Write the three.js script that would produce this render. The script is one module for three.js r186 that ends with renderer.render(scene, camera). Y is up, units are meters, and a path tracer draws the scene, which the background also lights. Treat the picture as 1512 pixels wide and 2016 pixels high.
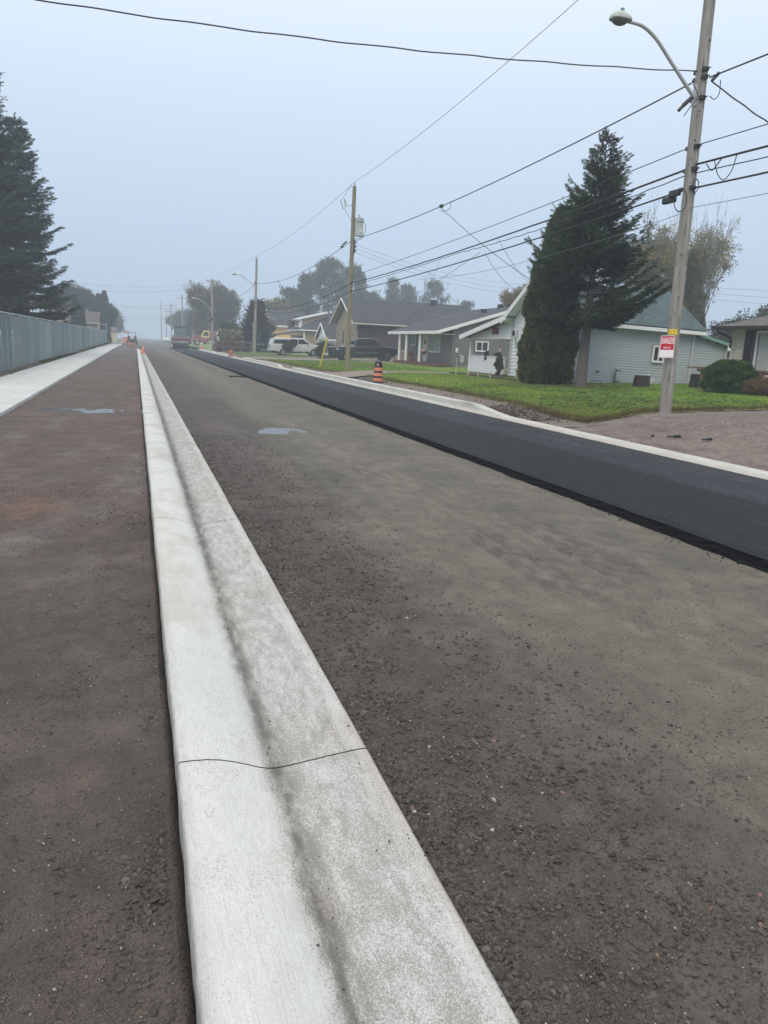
import * as THREE from 'three';
import { mergeGeometries, mergeVertices, toCreasedNormals } from 'three/addons/utils/BufferGeometryUtils.js';
import { MarchingCubes } from 'three/addons/objects/MarchingCubes.js';
import { RoundedBoxGeometry } from 'three/addons/geometries/RoundedBoxGeometry.js';

// ---------------------------------------------------------------- camera, sky, sun, exposure
const scene = new THREE.Scene();
const camera = new THREE.PerspectiveCamera(67.45, 768 / 1024, 0.1, 2500);
camera.rotation.order = 'YXZ';
camera.rotation.set(-12.127 * Math.PI / 180, -18.081 * Math.PI / 180, 2.6 * Math.PI / 180);
camera.position.set(0, 1.55, 0);
const renderer = new THREE.WebGLRenderer({ antialias: true });
renderer.setSize(768, 1024);
renderer.toneMapping = THREE.LinearToneMapping;
renderer.toneMappingExposure = 1.48;
renderer.shadowMap.enabled = true;

const clamp = (x, a = 0, b = 1) => Math.min(b, Math.max(a, x));
const lerp = (a, b, t) => a + (b - a) * t;
const sstep = (a, b, x) => { const t = clamp((x - a) / (b - a)); return t * t * (3 - 2 * t); };
const SKYK = 1.0;
function makeSky() {                                   // even morning fog: brighter towards the zenith
  const w = 256, h = 128, d = new Float32Array(w * h * 4);
  for (let j = 0; j < h; j++) {
    const el = (j + 0.5) / h * Math.PI - Math.PI / 2, s = Math.max(0, Math.sin(el));
    const q = .22 * s + .80 * s * s, r = 0.352 + q * 1.12, g = 0.446 + q * 1.04, b = 0.578 + q * 0.90;
    for (let i = 0; i < w; i++) {
      const k = (j * w + i) * 4;
      d[k] = r * SKYK; d[k + 1] = g * SKYK; d[k + 2] = b * SKYK; d[k + 3] = 1;
    }
  }
  const t = new THREE.DataTexture(d, w, h, THREE.RGBAFormat, THREE.FloatType);
  t.mapping = THREE.EquirectangularReflectionMapping; t.magFilter = THREE.LinearFilter; t.minFilter = THREE.LinearFilter;
  t.needsUpdate = true;
  return t;
}
scene.background = makeSky();
scene.environment = scene.background;
const sun = new THREE.DirectionalLight(0xffeed8, 0.9);
sun.position.set(-30, 70, 25); sun.target.position.set(5, 0, -30);
sun.castShadow = true; sun.shadow.radius = 60;
sun.shadow.mapSize.set(2048, 2048);
Object.assign(sun.shadow.camera, { left: -90, right: 90, top: 90, bottom: -90, near: 1, far: 300 });
scene.add(sun, sun.target);
scene.fog = new THREE.FogExp2(new THREE.Color().setRGB(0.80, 0.905, 1.0), 0.0023);

// ---------------------------------------------------------------- helpers
function mulberry(a) { return () => { a |= 0; a = a + 0x6D2B79F5 | 0; let t = Math.imul(a ^ a >>> 15, 1 | a); t = t + Math.imul(t ^ t >>> 7, 61 | t) ^ t; return ((t ^ t >>> 14) >>> 0) / 4294967296; }; }
const rnd = mulberry(20231);
const R = (a, b) => a + (b - a) * rnd();
function hash(x, y, s = 0) { let h = Math.imul(x | 0, 374761393) + Math.imul(y | 0, 668265263) + Math.imul(s | 0, 974634777) | 0; h = Math.imul(h ^ h >>> 13, 1274126177); h ^= h >>> 16; return (h >>> 0) / 4294967296; }
function vnoise(x, y, s = 0, per = 0) {
  const xi = Math.floor(x), yi = Math.floor(y); let fx = x - xi, fy = y - yi;
  fx = fx * fx * (3 - 2 * fx); fy = fy * fy * (3 - 2 * fy);
  const m = per ? (v) => ((v % per) + per) % per : (v) => v;
  const a = hash(m(xi), m(yi), s), b = hash(m(xi + 1), m(yi), s), c = hash(m(xi), m(yi + 1), s), d = hash(m(xi + 1), m(yi + 1), s);
  return lerp(lerp(a, b, fx), lerp(c, d, fx), fy);
}
function fbm(x, y, o = 4, s = 0, per = 0) { let v = 0, a = 0.5, n = 0; for (let i = 0; i < o; i++) { v += a * vnoise(x, y, s + i * 7, per); n += a; a *= 0.5; x *= 2; y *= 2; per *= 2; } return v / n; }

const used = {};
function numbered(name) { const k = used[name] = (used[name] ?? -1) + 1; return k ? name + '_' + String(k).padStart(3, '0') : name; }
function tag(o, label, category, group) { o.userData.label = label; o.userData.category = category; if (group) o.userData.group = group; return o; }
function thing(name, label, category, p = [0, 0, 0], turn = 0, group) {
  const o = new THREE.Group(); o.name = numbered(name); o.position.set(...p); o.rotation.y = turn; scene.add(o);
  return tag(o, label, category, group);
}
function shadowed(m) { m.castShadow = m.receiveShadow = true; return m; }
function copyOf(src, p, turn, label, group) {
  const c = src.clone(); c.userData = { ...src.userData }; c.name = numbered(src.name.replace(/_\d{3}$/, '')); c.position.set(...p);
  if (turn !== undefined) c.rotation.y = turn;
  if (label) c.userData.label = label; if (group) c.userData.group = group;
  scene.add(c); return c;
}
function norm(g) {                                       // unindexed, position + normal + uv only
  let r = g.index ? g.toNonIndexed() : g;
  if (!r.attributes.normal) r.computeVertexNormals();
  for (const k of Object.keys(r.attributes)) if (!['position', 'normal', 'uv'].includes(k)) r.deleteAttribute(k);
  if (!r.attributes.uv) r.setAttribute('uv', new THREE.BufferAttribute(new Float32Array(r.attributes.position.count * 2), 2));
  return r;
}
function metreUV(g) {                                    // box projection in metres
  const p = g.attributes.position, u = g.attributes.uv, a = new THREE.Vector3(), b = new THREE.Vector3(), c = new THREE.Vector3();
  for (let i = 0; i < p.count; i += 3) {
    a.fromBufferAttribute(p, i); b.fromBufferAttribute(p, i + 1).sub(a); c.fromBufferAttribute(p, i + 2).sub(a);
    const n = b.cross(c), x = Math.abs(n.x), y = Math.abs(n.y), z = Math.abs(n.z);
    for (let k = 0; k < 3; k++) {
      const X = p.getX(i + k), Y = p.getY(i + k), Z = p.getZ(i + k);
      if (y >= x && y >= z) u.setXY(i + k, X, Z); else if (x >= z) u.setXY(i + k, Z, Y); else u.setXY(i + k, X, Y);
    }
  }
  return g;
}
const joined = (list) => list.length === 1 ? list[0] : mergeGeometries(list, false);
function part(name, geo, m, parent, label, keepUV) {
  const list = (Array.isArray(geo) ? geo : [geo]).map(norm);
  const g = joined(list); if (!keepUV) metreUV(g);
  const o = shadowed(new THREE.Mesh(g, m)); o.name = parent ? name : numbered(name);
  if (label && parent) o.userData.label = label;
  (parent ?? scene).add(o); return o;
}
function structure(name, geo, m) { const o = shadowed(new THREE.Mesh(geo, m)); o.name = numbered(name); o.userData.kind = 'structure'; scene.add(o); return o; }
const box = (w, h, d, x = 0, y = 0, z = 0, rx = 0, ry = 0, rz = 0) => { const g = new THREE.BoxGeometry(w, h, d); if (rx) g.rotateX(rx); if (rz) g.rotateZ(rz); if (ry) g.rotateY(ry); return g.translate(x, y, z); };
const box2 = (x0, x1, y0, y1, z0, z1) => box(Math.abs(x1 - x0), Math.abs(y1 - y0), Math.abs(z1 - z0), (x0 + x1) / 2, (y0 + y1) / 2, (z0 + z1) / 2);
const rbox = (w, h, d, r, x = 0, y = 0, z = 0) => new RoundedBoxGeometry(w, h, d, 2, r).translate(x, y, z);
const cyl = (r0, r1, h, x = 0, y = 0, z = 0, n = 14) => new THREE.CylinderGeometry(r1, r0, h, n).translate(x, y, z);
const V = (x, y, z) => new THREE.Vector3(x, y, z);
function rod(a, b, r0, r1 = r0, n = 7) {
  const d = V(b[0] - a[0], b[1] - a[1], b[2] - a[2]), L = d.length();
  const g = new THREE.CylinderGeometry(r1, r0, L, n, 1); g.translate(0, L / 2, 0);
  g.applyQuaternion(new THREE.Quaternion().setFromUnitVectors(V(0, 1, 0), d.normalize()));
  return g.translate(...a);
}
function tube(pts, r, seg = 24, n = 6) { return new THREE.TubeGeometry(new THREE.CatmullRomCurve3(pts.map((p) => V(...p))), seg, r, n, false); }
function poly(pts, depth, bevel = 0) {                    // prism of an outline (x, y), extruded along +z
  const s = new THREE.Shape(pts.map((p) => new THREE.Vector2(p[0], p[1])));
  return new THREE.ExtrudeGeometry(s, { depth, bevelEnabled: bevel > 0, bevelSize: bevel, bevelThickness: bevel, bevelSegments: 2, curveSegments: 6 });
}
const rgb = (r, g, b) => new THREE.Color().setRGB(r, g, b);
const mat = (r, g, b, rough = 0.7, o = {}) => new THREE.MeshStandardMaterial({ color: rgb(r, g, b), roughness: rough, ...o });

// ---------------------------------------------------------------- textures (computed; linear values)
function tex8(size, sy, fn, rep, srgb) {
  const d = new Uint8Array(size * sy * 4);
  for (let j = 0; j < sy; j++) for (let i = 0; i < size; i++) {
    const c = fn(i, j), k = (j * size + i) * 4;
    if (typeof c === 'number') { d[k] = d[k + 1] = d[k + 2] = clamp(c) * 255; } else { d[k] = clamp(c[0]) * 255; d[k + 1] = clamp(c[1]) * 255; d[k + 2] = clamp(c[2]) * 255; }
    d[k + 3] = 255;
  }
  const t = new THREE.DataTexture(d, size, sy); t.wrapS = t.wrapT = THREE.RepeatWrapping; t.magFilter = THREE.LinearFilter; t.minFilter = THREE.LinearMipmapLinearFilter;
  if (srgb) t.colorSpace = THREE.SRGBColorSpace;
  if (rep) t.repeat.set(rep[0], rep[1]); t.needsUpdate = true; return t;
}
function stones(size, tile, layers, seed, baseTone, o = {}) {  // broken stone pressed into fines: cells with crevices, then single stones and pits
  const H = new Float32Array(size * size), C = new Float32Array(size * size * 3), q = mulberry(seed), px = size / tile;
  const cells = (o.cells ?? []).map(([mm, amt]) => ({ n: Math.round(tile / mm), amt }));
  for (let j = 0; j < size; j++) for (let i = 0; i < size; i++) {
    const n = fbm(i / 64, j / 64, 4, seed, size / 64), f = hash(i, j, seed), k = j * size + i;
    let h = 0.0015 * (n - 0.5) * 2 + 0.0005 * f, t = 1 + (o.mottle ?? .5) * (n - 0.5) + 0.22 * (f - 0.5);
    for (let c = 0; c < cells.length; c++) {
      const N = cells[c].n, wx = .55 * (vnoise(i / 9, j / 9, seed + 60 + c) - .5) + .3 * (vnoise(i / 4, j / 4, seed + 70 + c) - .5), wy = .55 * (vnoise(i / 9 + 40, j / 9, seed + 61 + c) - .5) + .3 * (vnoise(i / 4 + 40, j / 4, seed + 71 + c) - .5), x = ((i / size * N + wx) % N + N) % N, y = ((j / size * N + wy) % N + N) % N, xi = Math.floor(x), yi = Math.floor(y); let f1 = 9, f2 = 9, id = 0;
      for (let b = -1; b <= 1; b++) for (let a = -1; a <= 1; a++) { const X = (xi + a + N) % N, Y = (yi + b + N) % N, dx = xi + a + hash(X, Y, seed + c) - x, dy = yi + b + hash(X, Y, seed + c + 40) - y, d = dx * dx + dy * dy; if (d < f1) { f2 = f1; f1 = d; id = hash(X, Y, seed + c + 80); } else if (d < f2) f2 = d; }
      const e = Math.sqrt(f2) - Math.sqrt(f1), m = sstep(.34, .62, fbm(i / 170 + 3, j / 170, 3, seed + 20 + c, 0 * size) + .5 * (id - .5)) * cells[c].amt, crev = 1 - sstep(.01, .16, e);
      t *= 1 - .55 * crev * m * (.3 + 1.4 * id); t *= 1 + .42 * (id - .5) * m; h += m * (tile / N) * (.16 * (1 - crev) * (.5 + id));
    }
    H[k] = h; C[k * 3] = baseTone[0] * t; C[k * 3 + 1] = baseTone[1] * t; C[k * 3 + 2] = baseTone[2] * t;
  }
  for (const L of layers) for (let s = 0; s < L.n; s++) {
    const r = L.r0 * Math.pow(L.r1 / L.r0, Math.pow(q(), 2.2)) * px, cx = q() * size, cy = q() * size;
    if (L.mask && fbm(cx / 256, cy / 256, 3, seed + 5, size / 256) < L.mask + 0.15 * (q() - 0.5)) continue;
    const an = L.along ? (q() - .5) * .9 + (L.along === 2 ? 1.57 : 0) : q() * 6.28, ca = Math.cos(an), sa = Math.sin(an), asp = L.pit ? .18 + .5 * q() : 0.55 + 0.45 * q(), ph = q() * 6.28, tilt = (q() - 0.5) * 0.8, tx = Math.cos(ph) * tilt, ty = Math.sin(ph) * tilt;
    const tone = L.tones[Math.floor(q() * L.tones.length)], br = 0.75 + 0.5 * q(), k3 = 3 + Math.floor(q() * 3), e = 0.12 + 0.1 * q(), R2 = Math.ceil(r * 1.2);
    for (let y = -R2; y <= R2; y++) for (let x = -R2; x <= R2; x++) {
      const u = (x * ca + y * sa) / r, v = (-x * sa + y * ca) / (r * asp), dd = Math.sqrt(u * u + v * v) * (1 + e * Math.cos(k3 * Math.atan2(v, u) + ph) + (L.pit ? .5 * (hash((cx + x) | 0, (cy + y) | 0, 9) - .5) : 0));
      if (dd > 1) continue;
      const i = ((Math.round(cx + x) % size) + size) % size, j = ((Math.round(cy + y) % size) + size) % size, k = j * size + i;
      if (L.pit) { const m = lerp(1, tone[0], sstep(1, .4, dd)); C[k * 3] *= m; C[k * 3 + 1] *= m; C[k * 3 + 2] *= m; H[k] -= .25 * r / px * (1 - dd); continue; }
      const h = r / px * (L.sink + 0.55 * Math.min(1, 2.4 * (1 - dd)) + (u * tx + v * ty) * 0.35);
      if (h > H[k]) { H[k] = h; const m = br * (0.9 + 0.2 * hash(i, j, 3)) * (dd > 0.86 ? 0.7 : 1); C[k * 3] = tone[0] * m; C[k * 3 + 1] = tone[1] * m; C[k * 3 + 2] = tone[2] * m; }
    }
  }
  let lo = 1e9, hi = -1e9; for (const h of H) { lo = Math.min(lo, h); hi = Math.max(hi, h); }
  const rep = [1 / tile, 1 / tile];
  return { map: tex8(size, size, (i, j) => { const k = (j * size + i) * 3; return [C[k], C[k + 1], C[k + 2]]; }, rep), bumpMap: tex8(size, size, (i, j) => (H[j * size + i] - lo) / (hi - lo), rep), bumpScale: (hi - lo) * (o.bump ?? 1.6) };
}
const grey = [[.5, .48, .46], [.42, .4, .39], [.6, .58, .55], [.48, .44, .42], [.36, .35, .35], [.55, .47, .44]];
const T_GRAVEL = stones(2048, 2.6, [{ n: 9000, r0: .003, r1: .012, pit: 1, tones: [[.4], [.5], [.6]] }, { n: 24000, r0: .0016, r1: .005, sink: -.1, tones: grey }, { n: 2600, r0: .004, r1: .016, sink: -.2, mask: .47, tones: grey }, { n: 1500, r0: .0018, r1: .006, sink: 0, tones: [[1, .95, .85], [.95, .8, .7], [.9, .9, .9]] }], 11, [.50, .48, .46], { cells: [[.017, .5], [.0085, 1]], mottle: .6 });
const T_DUST = stones(1024, 2.0, [{ n: 5200, r0: .003, r1: .013, pit: 1, tones: [[.4], [.5], [.65]] }, { n: 260, r0: .008, r1: .022, pit: 1, along: 1, tones: [[.5], [.6]] }, { n: 6000, r0: .0025, r1: .009, sink: -.25, tones: [[.66, .63, .6], [.40, .38, .37], [.5, .47, .44]] }, { n: 400, r0: .0025, r1: .008, sink: -.1, tones: [[.85, .82, .76], [.25, .24, .23]] }], 23, [.55, .53, .49], { cells: [[.014, .7]], mottle: .6 });
const T_DRIVE = stones(1024, 1.8, [{ n: 2500, r0: .008, r1: .03, pit: 1, tones: [[.45], [.6]] }, { n: 12000, r0: .003, r1: .014, sink: -.1, tones: [[.55, .47, .46], [.62, .56, .55], [.45, .38, .38], [.8, .76, .74], [.5, .5, .52]] }], 37, [.44, .38, .36], { cells: [[.03, 1]], mottle: .6 });
const T_ASPHALT = stones(1024, 1.6, [{ n: 2600, r0: .008, r1: .035, pit: 1, along: 1, tones: [[.45], [.6]] }, { n: 9000, r0: .003, r1: .011, sink: -.2, tones: [[.55, .55, .55], [.42, .42, .43], [.75, .75, .75]] }], 53, [.46, .46, .47], { cells: [[.022, 1]], mottle: .6 });
// concrete: fine speckle and broom strokes; u across, v along the pour
function concreteTex(w, h, seed, stroke) {
  return tex8(w, h, (i, j) => {
    const a = fbm(i / 40, j / 40, 4, seed, 0), n = vnoise(i / 1.3, j / stroke, seed + 1), f = hash(i, j, seed), b = fbm(i / 160, j / 220, 3, seed + 9);
    let v = 0.50 + 0.12 * (a - 0.5) + 0.16 * (n - 0.5) + 0.10 * (f - 0.5) + 0.12 * (b - 0.5);
    return [v * 1.0, v * 1.0, v * 0.975];
  });
}
const T_CONC = concreteTex(1024, 1024, 71, 14);
const M = {
  gravel: new THREE.MeshStandardMaterial({ ...T_GRAVEL, vertexColors: true, roughness: 0.92 }),
  dust: new THREE.MeshStandardMaterial({ ...T_DUST, vertexColors: true, roughness: 0.9 }),
  drive: new THREE.MeshStandardMaterial({ ...T_DRIVE, vertexColors: true, roughness: 0.95 }),
  asphalt: new THREE.MeshPhysicalMaterial({ ...T_ASPHALT, vertexColors: true, roughness: 0.72, specularIntensity: .45 }),
  asphaltEdge: new THREE.MeshPhysicalMaterial({ color: rgb(.006, .006, .0068), roughness: 1, specularIntensity: .25 }),
  white: mat(.72, .73, .73, .5), offwhite: mat(.62, .62, .6, .55), dark: mat(.02, .02, .022, .5), black: mat(.012, .012, .013, .35),
  steel: mat(.45, .46, .47, .45, { metalness: .6 }), galv: mat(.42, .44, .45, .55, { metalness: .3 }), chrome: mat(.75, .76, .78, .12, { metalness: 1 }),
  rubber: mat(.018, .018, .019, .85), glass: mat(.018, .022, .026, .06), wire: mat(.018, .018, .02, .6), wireAl: mat(.16, .17, .18, .5),
  brown: mat(.10, .045, .028, .8), wood: mat(.16, .095, .06, .8), dirt: mat(.05, .036, .028, .95),
};

// ---------------------------------------------------------------- terrain
const A = (z) => z > -34 ? .3 : z < -44 ? .02 : .3 + (-z - 34) / 10 * -.28;
function ground(x, z) {                                  // height of the lots beside the road
  if (x < 8.3) return 0;
  const s = sstep(8.6, 11.6, x);
  return .06 + .04 * sstep(8.3, 8.6, x) * sstep(-15.6, -17.5, z) + A(z) * s + .018 * clamp(x - 12, 0, 14);
}
function grid(xs, zs, yf, cf, sc = 1) {
  const nx = xs.length, nz = zs.length, P = new Float32Array(nx * nz * 3), U = new Float32Array(nx * nz * 2), C = new Float32Array(nx * nz * 3), I = [];
  for (let j = 0; j < nz; j++) for (let i = 0; i < nx; i++) {
    const k = j * nx + i, p = yf(xs[i], zs[j], i, j), c = cf(p[0], p[2]);
    P.set(p, k * 3); U.set([p[0] * sc, p[2] * sc], k * 2); C.set(c, k * 3);
    if (i && j) I.push(k - nx - 1, k - nx, k, k - nx - 1, k, k - 1);
  }
  const g = new THREE.BufferGeometry();
  g.setAttribute('position', new THREE.BufferAttribute(P, 3)); g.setAttribute('uv', new THREE.BufferAttribute(U, 2)); g.setAttribute('color', new THREE.BufferAttribute(C, 3)); g.setIndex(I);
  g.computeVertexNormals();
  const n = g.attributes.normal; if (n.getY(0) < 0) { for (let i = 0; i < I.length; i += 3) { const t = I[i]; I[i] = I[i + 1]; I[i + 1] = t; } g.setIndex(I); g.computeVertexNormals(); }
  return g;
}
const span = (a, b, n) => Array.from({ length: n + 1 }, (_, i) => a + (b - a) * i / n);
function spanZ(z0, z1, d0, grow) { const r = [z0]; let d = d0, z = z0; while (z > z1) { z -= d; d = Math.min(d * grow, 6); r.push(Math.max(z, z1)); } return r; }
const mul = (c, k) => [c[0] * k, c[1] * k, c[2] * k], mix3 = (a, b, t) => [lerp(a[0], b[0], t), lerp(a[1], b[1], t), lerp(a[2], b[2], t)];

structure('ground', grid(span(-320, 320, 16), span(60, -620, 20), (x, z) => [x, -.35, z], () => [.12, .17, .07]), M.dust);

// boulevard of milled, reddish gravel between the sidewalk and the curb
const blvd = (x, z) => {
  const n = fbm(x * .9 + 7, z * .35, 4, 101), m = fbm(x * 2.2, z * 1.1, 3, 102), red = clamp(sstep(-3, -9, z) * (0.55 + 0.9 * (n - .5)) + .5 * (m - .5));
  let c = mix3([.062, .052, .045], [.110, .070, .060], red);
  c = mix3(c, [.105, .105, .105], .5 * sstep(.56, .75, m) * sstep(-3.5, -7, z));
  const o = Math.exp(-((x + .98) ** 2 / .05 + (z + 7.5) ** 2 / .4)); c = mix3(c, [.17, .085, .05], .55 * o * (.4 + m));
  c = mul(c, 1.0 + .5 * (fbm(x * 6, z * 6, 2, 103) - .5) + .5 * (fbm(x * 2.2, z * .9, 3, 104) - .5)); if (x > .092) c = [.034, .025, .02];
  c = mix3(c, [.058, .054, .052], .8 * Math.exp(-(((x + 1.15) / .95) ** 2 + ((z + 17.3) / .75) ** 2))); const far = sstep(-25, -70, z); return mul(mix3(c, [.090, .080, .078], far * .7), 2);
};
structure('boulevard', grid([...span(-2.6, .05, 44), .066, .074, .09, .115], spanZ(3, -142, .05, 1.012), (x, z) => [x, -.025 - .06 * sstep(.084, .106, x + .016 * (fbm(z * 5, 1, 3, 112) - .5)) + .018 * (fbm(x * 3, z * 3, 3, 110) - .5) + (z > -25 ? .012 * (fbm(x * 16, z * 16, 2, 111) - .5) : 0) - (.010 + .044 * sstep(.3, .75, fbm(x * 3 + 4, z * 2, 4, 113))) * Math.exp(-((x + 1.15) ** 2 / .75 + (z + 17.4) ** 2 / .26)), z], blvd), M.gravel);

// road base: dark and stony along the curb, packed pale fines down the middle, with tyre prints
function treads(x, z) {
  let v = 0; const u = x + z * .03;
  for (const [x0, z0, z1, w] of [[2.62, -4.1, -6.3, .2], [3.25, -4.3, -6.6, .22], [1.98, -7.8, -9.6, .16], [2.45, -8.4, -9.9, .16]]) {
    const dx = (u - x0) / w; if (Math.abs(dx) > 1 || z > z0 || z < z1) continue;
    const e = sstep(z0, z0 - .3, z) * sstep(z1, z1 + .5, z) * (1 - sstep(.8, 1, Math.abs(dx)));
    const ph = z * 16 + Math.abs(dx) * 2.2 + (dx > 0 ? 1.5 : 0), lug = Math.sin(ph * 2) > -.45 && Math.abs(dx) > .08 ? 1 : 0;
    v = Math.max(v, e * lug * (.5 + .6 * fbm(x * 3, z * 1.5, 2, 131)));
  }
  return v;
}
const roadCol = (x, z) => {
  const n = fbm(x * 1.1, z * .5, 4, 120), m = fbm(x * 3.5, z * 2.2, 3, 121);
  const stony = clamp(1 - sstep(1.25, 2.25 + .4 * sstep(-3, -14, z), x + .5 * (n - .5) + .35 * (m - .5)) + 0 * m);
  let c = mix3([.094, .086, .073], [.056, .047, .042], stony);
  const lane = Math.sin((x - 1.2) * 4.1) * .5 + .5; c = mul(c, 1 + .10 * (lane - .5) * sstep(-4, -12, z));
  c = mix3(c, [.055, .048, .047], .8 * treads(x, z)); c = mix3(c, [.062, .058, .055], .75 * Math.exp(-(((x - 2.2) / .75) ** 2 + ((z + 13.6) / .9) ** 2))); c = mul(c, 1 - .16 * sstep(-5, -9, z) * Math.exp(-(((x - 1.9) / .35) ** 2)) - .12 * Math.exp(-(((x - 3.55) / .4) ** 2)));
  for (const [a, b, s, t] of [[2.05, -4.95, .1, .16], [3.3, -11.2, .12, .5], [1.55, -10.7, .25, .9], [1.7, -13.6, .5, 1.6], [2.6, -22, .5, 1.5]]) c = mix3(c, [.08, .072, .068], .5 * Math.exp(-(((x - a) / s) ** 2 + ((z - b) / t) ** 2)));
  c = mul(c, 1.0 + .26 * (m - .5) + .14 * (n - .5) + .34 * (fbm(x * 11, z * 8, 2, 122) - .5) + .30 * (fbm(x * 6 + z * .05, z * .22, 3, 123) - .5));
  return mul(c, 2);
};
const stonyAt = (x, z) => { const n = fbm(x * 1.1, z * .5, 4, 120), m = fbm(x * 3.5, z * 2.2, 3, 121); return clamp(1 - sstep(1.25, 2.25 + .4 * sstep(-3, -14, z), x + .5 * (n - .5) + .35 * (m - .5))); };
const roadY = (x, z) => .02 * sstep(.9, 1.8, x) + .012 * (fbm(x * 4, z * 3, 3, 125) - .5) + (z > -16 ? .010 * (1 - sstep(1.3, 2.4, x)) * (fbm(x * 22, z * 22, 2, 126) - .5) : 0) - .006 * treads(x, z) - .012 - (.010 + .034 * sstep(.3, .75, fbm(x * 3.4, z * 2.2, 4, 129))) * Math.exp(-(((x - 2.3) / .6) ** 2 + ((z + 13.65) / .42) ** 2));
structure('road_base', grid(span(.8, 4.75, 150), spanZ(3, -122, .04, 1.010), (x, z) => [x, roadY(x, z), z], roadCol), M.dust);
structure('road_stones', grid(span(.8, 3.2, 96), spanZ(3, -24, .04, 1.010), (x, z) => [x, roadY(x, z) + .016 * (stonyAt(x, z) - .42 + .5 * (fbm(x * 9, z * 9, 2, 128) - .5)) - (z < -21 ? .02 : 0) - .02 * sstep(3, 3.2, x), z], (x, z) => mul(roadCol(x, z), 1.16)), M.gravel);
structure('road', grid(span(.6, 8.3, 10), span(-114, -610, 60), (x, z) => [x, .016 + (z > -118 ? -.02 : 0), z], (x, z) => mul([.085, .083, .081], 2)), M.dust);

// fresh asphalt lane: one wheel-wide rough strip, one rolled smooth
const lane = (x, z) => {
  const n = fbm(x * 3, z * 1.2, 3, 140), s = fbm(x * .8, z * .35, 3, 141), smooth = sstep(6.24, 6.32, x + .05 * (n - .5));
  let c = mix3([.0065, .007, .0095], [.025, .028, .036], smooth);
  c = mul(c, .92 + .7 * (n - .5) + .6 * (s - .5)); c = mix3(c, [.045, .044, .043], .35 * sstep(.55, .75, fbm(x * 1.3, z * .12, 3, 142)) * smooth);
  if (Math.abs(x - 6.26 + .04 * (n - .5)) < .02) c = mul(c, .6);
  if (Math.abs(x - 6.98 - .01 * Math.sin(z)) < .013 && z > -30 && hash(Math.floor(z * 4), 5) > .25) c = mix3(c, [.17, .18, .19], .45);
  return mul(c, 2);
};
const edgeX = (z) => 4.55 + .03 * (fbm(z * 5, 3, 3, 150) - .5) + .04 * (fbm(z * .3, 9, 2, 151) - .5);
structure('asphalt_lane', grid([0, .004, .01, ...span(.02, 1, 60)], spanZ(3, -116, .05, 1.010), (t, z) => {
  const e = edgeX(z), x = lerp(e, 7.72, t), d = t * 3.1;
  const rough = (1 - sstep(6.2, 6.35, x));
  return [x, .098 - .014 * sstep(.12, 0, d) + (z > -40 ? (.010 * rough + .002) * (fbm(x * 13, z * 9, 2, 153) - .5) : 0), z];
}, lane), M.asphalt);
{ // its broken open edge: crumbs of mix on a ragged slope
  const rows = spanZ(3, -116, .035, 1.010), P = [], I = [];
  rows.forEach((z, j) => {
    const e = edgeX(z), f = z > -45 ? 1 : .3;
    for (let i = 0; i < 5; i++) { const t = i / 4; P.push(e - .045 * t + .022 * f * (hash(j, i, 160) - .5) * (i ? 1 : .2), lerp(.090, -.004, Math.pow(t, .9)) + .022 * f * (hash(j, i, 161) - .5) * (i && i < 4 ? 1 : 0), z + .01 * (hash(j, i, 163) - .5)); if (i && j) { const k = j * 5 + i; I.push(k, k - 1, k - 6, k, k - 6, k - 5); } }
  });
  const g = new THREE.BufferGeometry(); g.setAttribute('position', new THREE.Float32BufferAttribute(P, 3)); g.setIndex(I);
  const f = norm(g.toNonIndexed()); f.computeVertexNormals();
  structure('asphalt_edge', f, M.asphaltEdge).material.side = THREE.DoubleSide;
}

// ---------------------------------------------------------------- left curb and gutter, poured in sections
function sweep(profile, zs, mod, colour, sub) {           // profile in x, y; runs along -z
  const n = profile.length, P = [], U = [], C = [], I = []; let s = 0; const S = profile.map((p, i) => { if (i) s += Math.hypot(p[0] - profile[i - 1][0], p[1] - profile[i - 1][1]); return s; });
  zs.forEach((z, j) => profile.forEach((p, i) => { const q = mod ? mod(p, z, i) : p; P.push(q[0], q[1], z); U.push(S[i], z); C.push(...colour(q[0], z, i)); if (i && j) { const k = j * n + i; I.push(k, k - 1, k - n - 1, k, k - n - 1, k - n); } }));
  const g = new THREE.BufferGeometry(); g.setAttribute('position', new THREE.Float32BufferAttribute(P, 3)); g.setAttribute('uv', new THREE.Float32BufferAttribute(U, 2)); g.setAttribute('color', new THREE.Float32BufferAttribute(C, 3)); g.setIndex(I); g.computeVertexNormals();
  return g;
}
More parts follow.
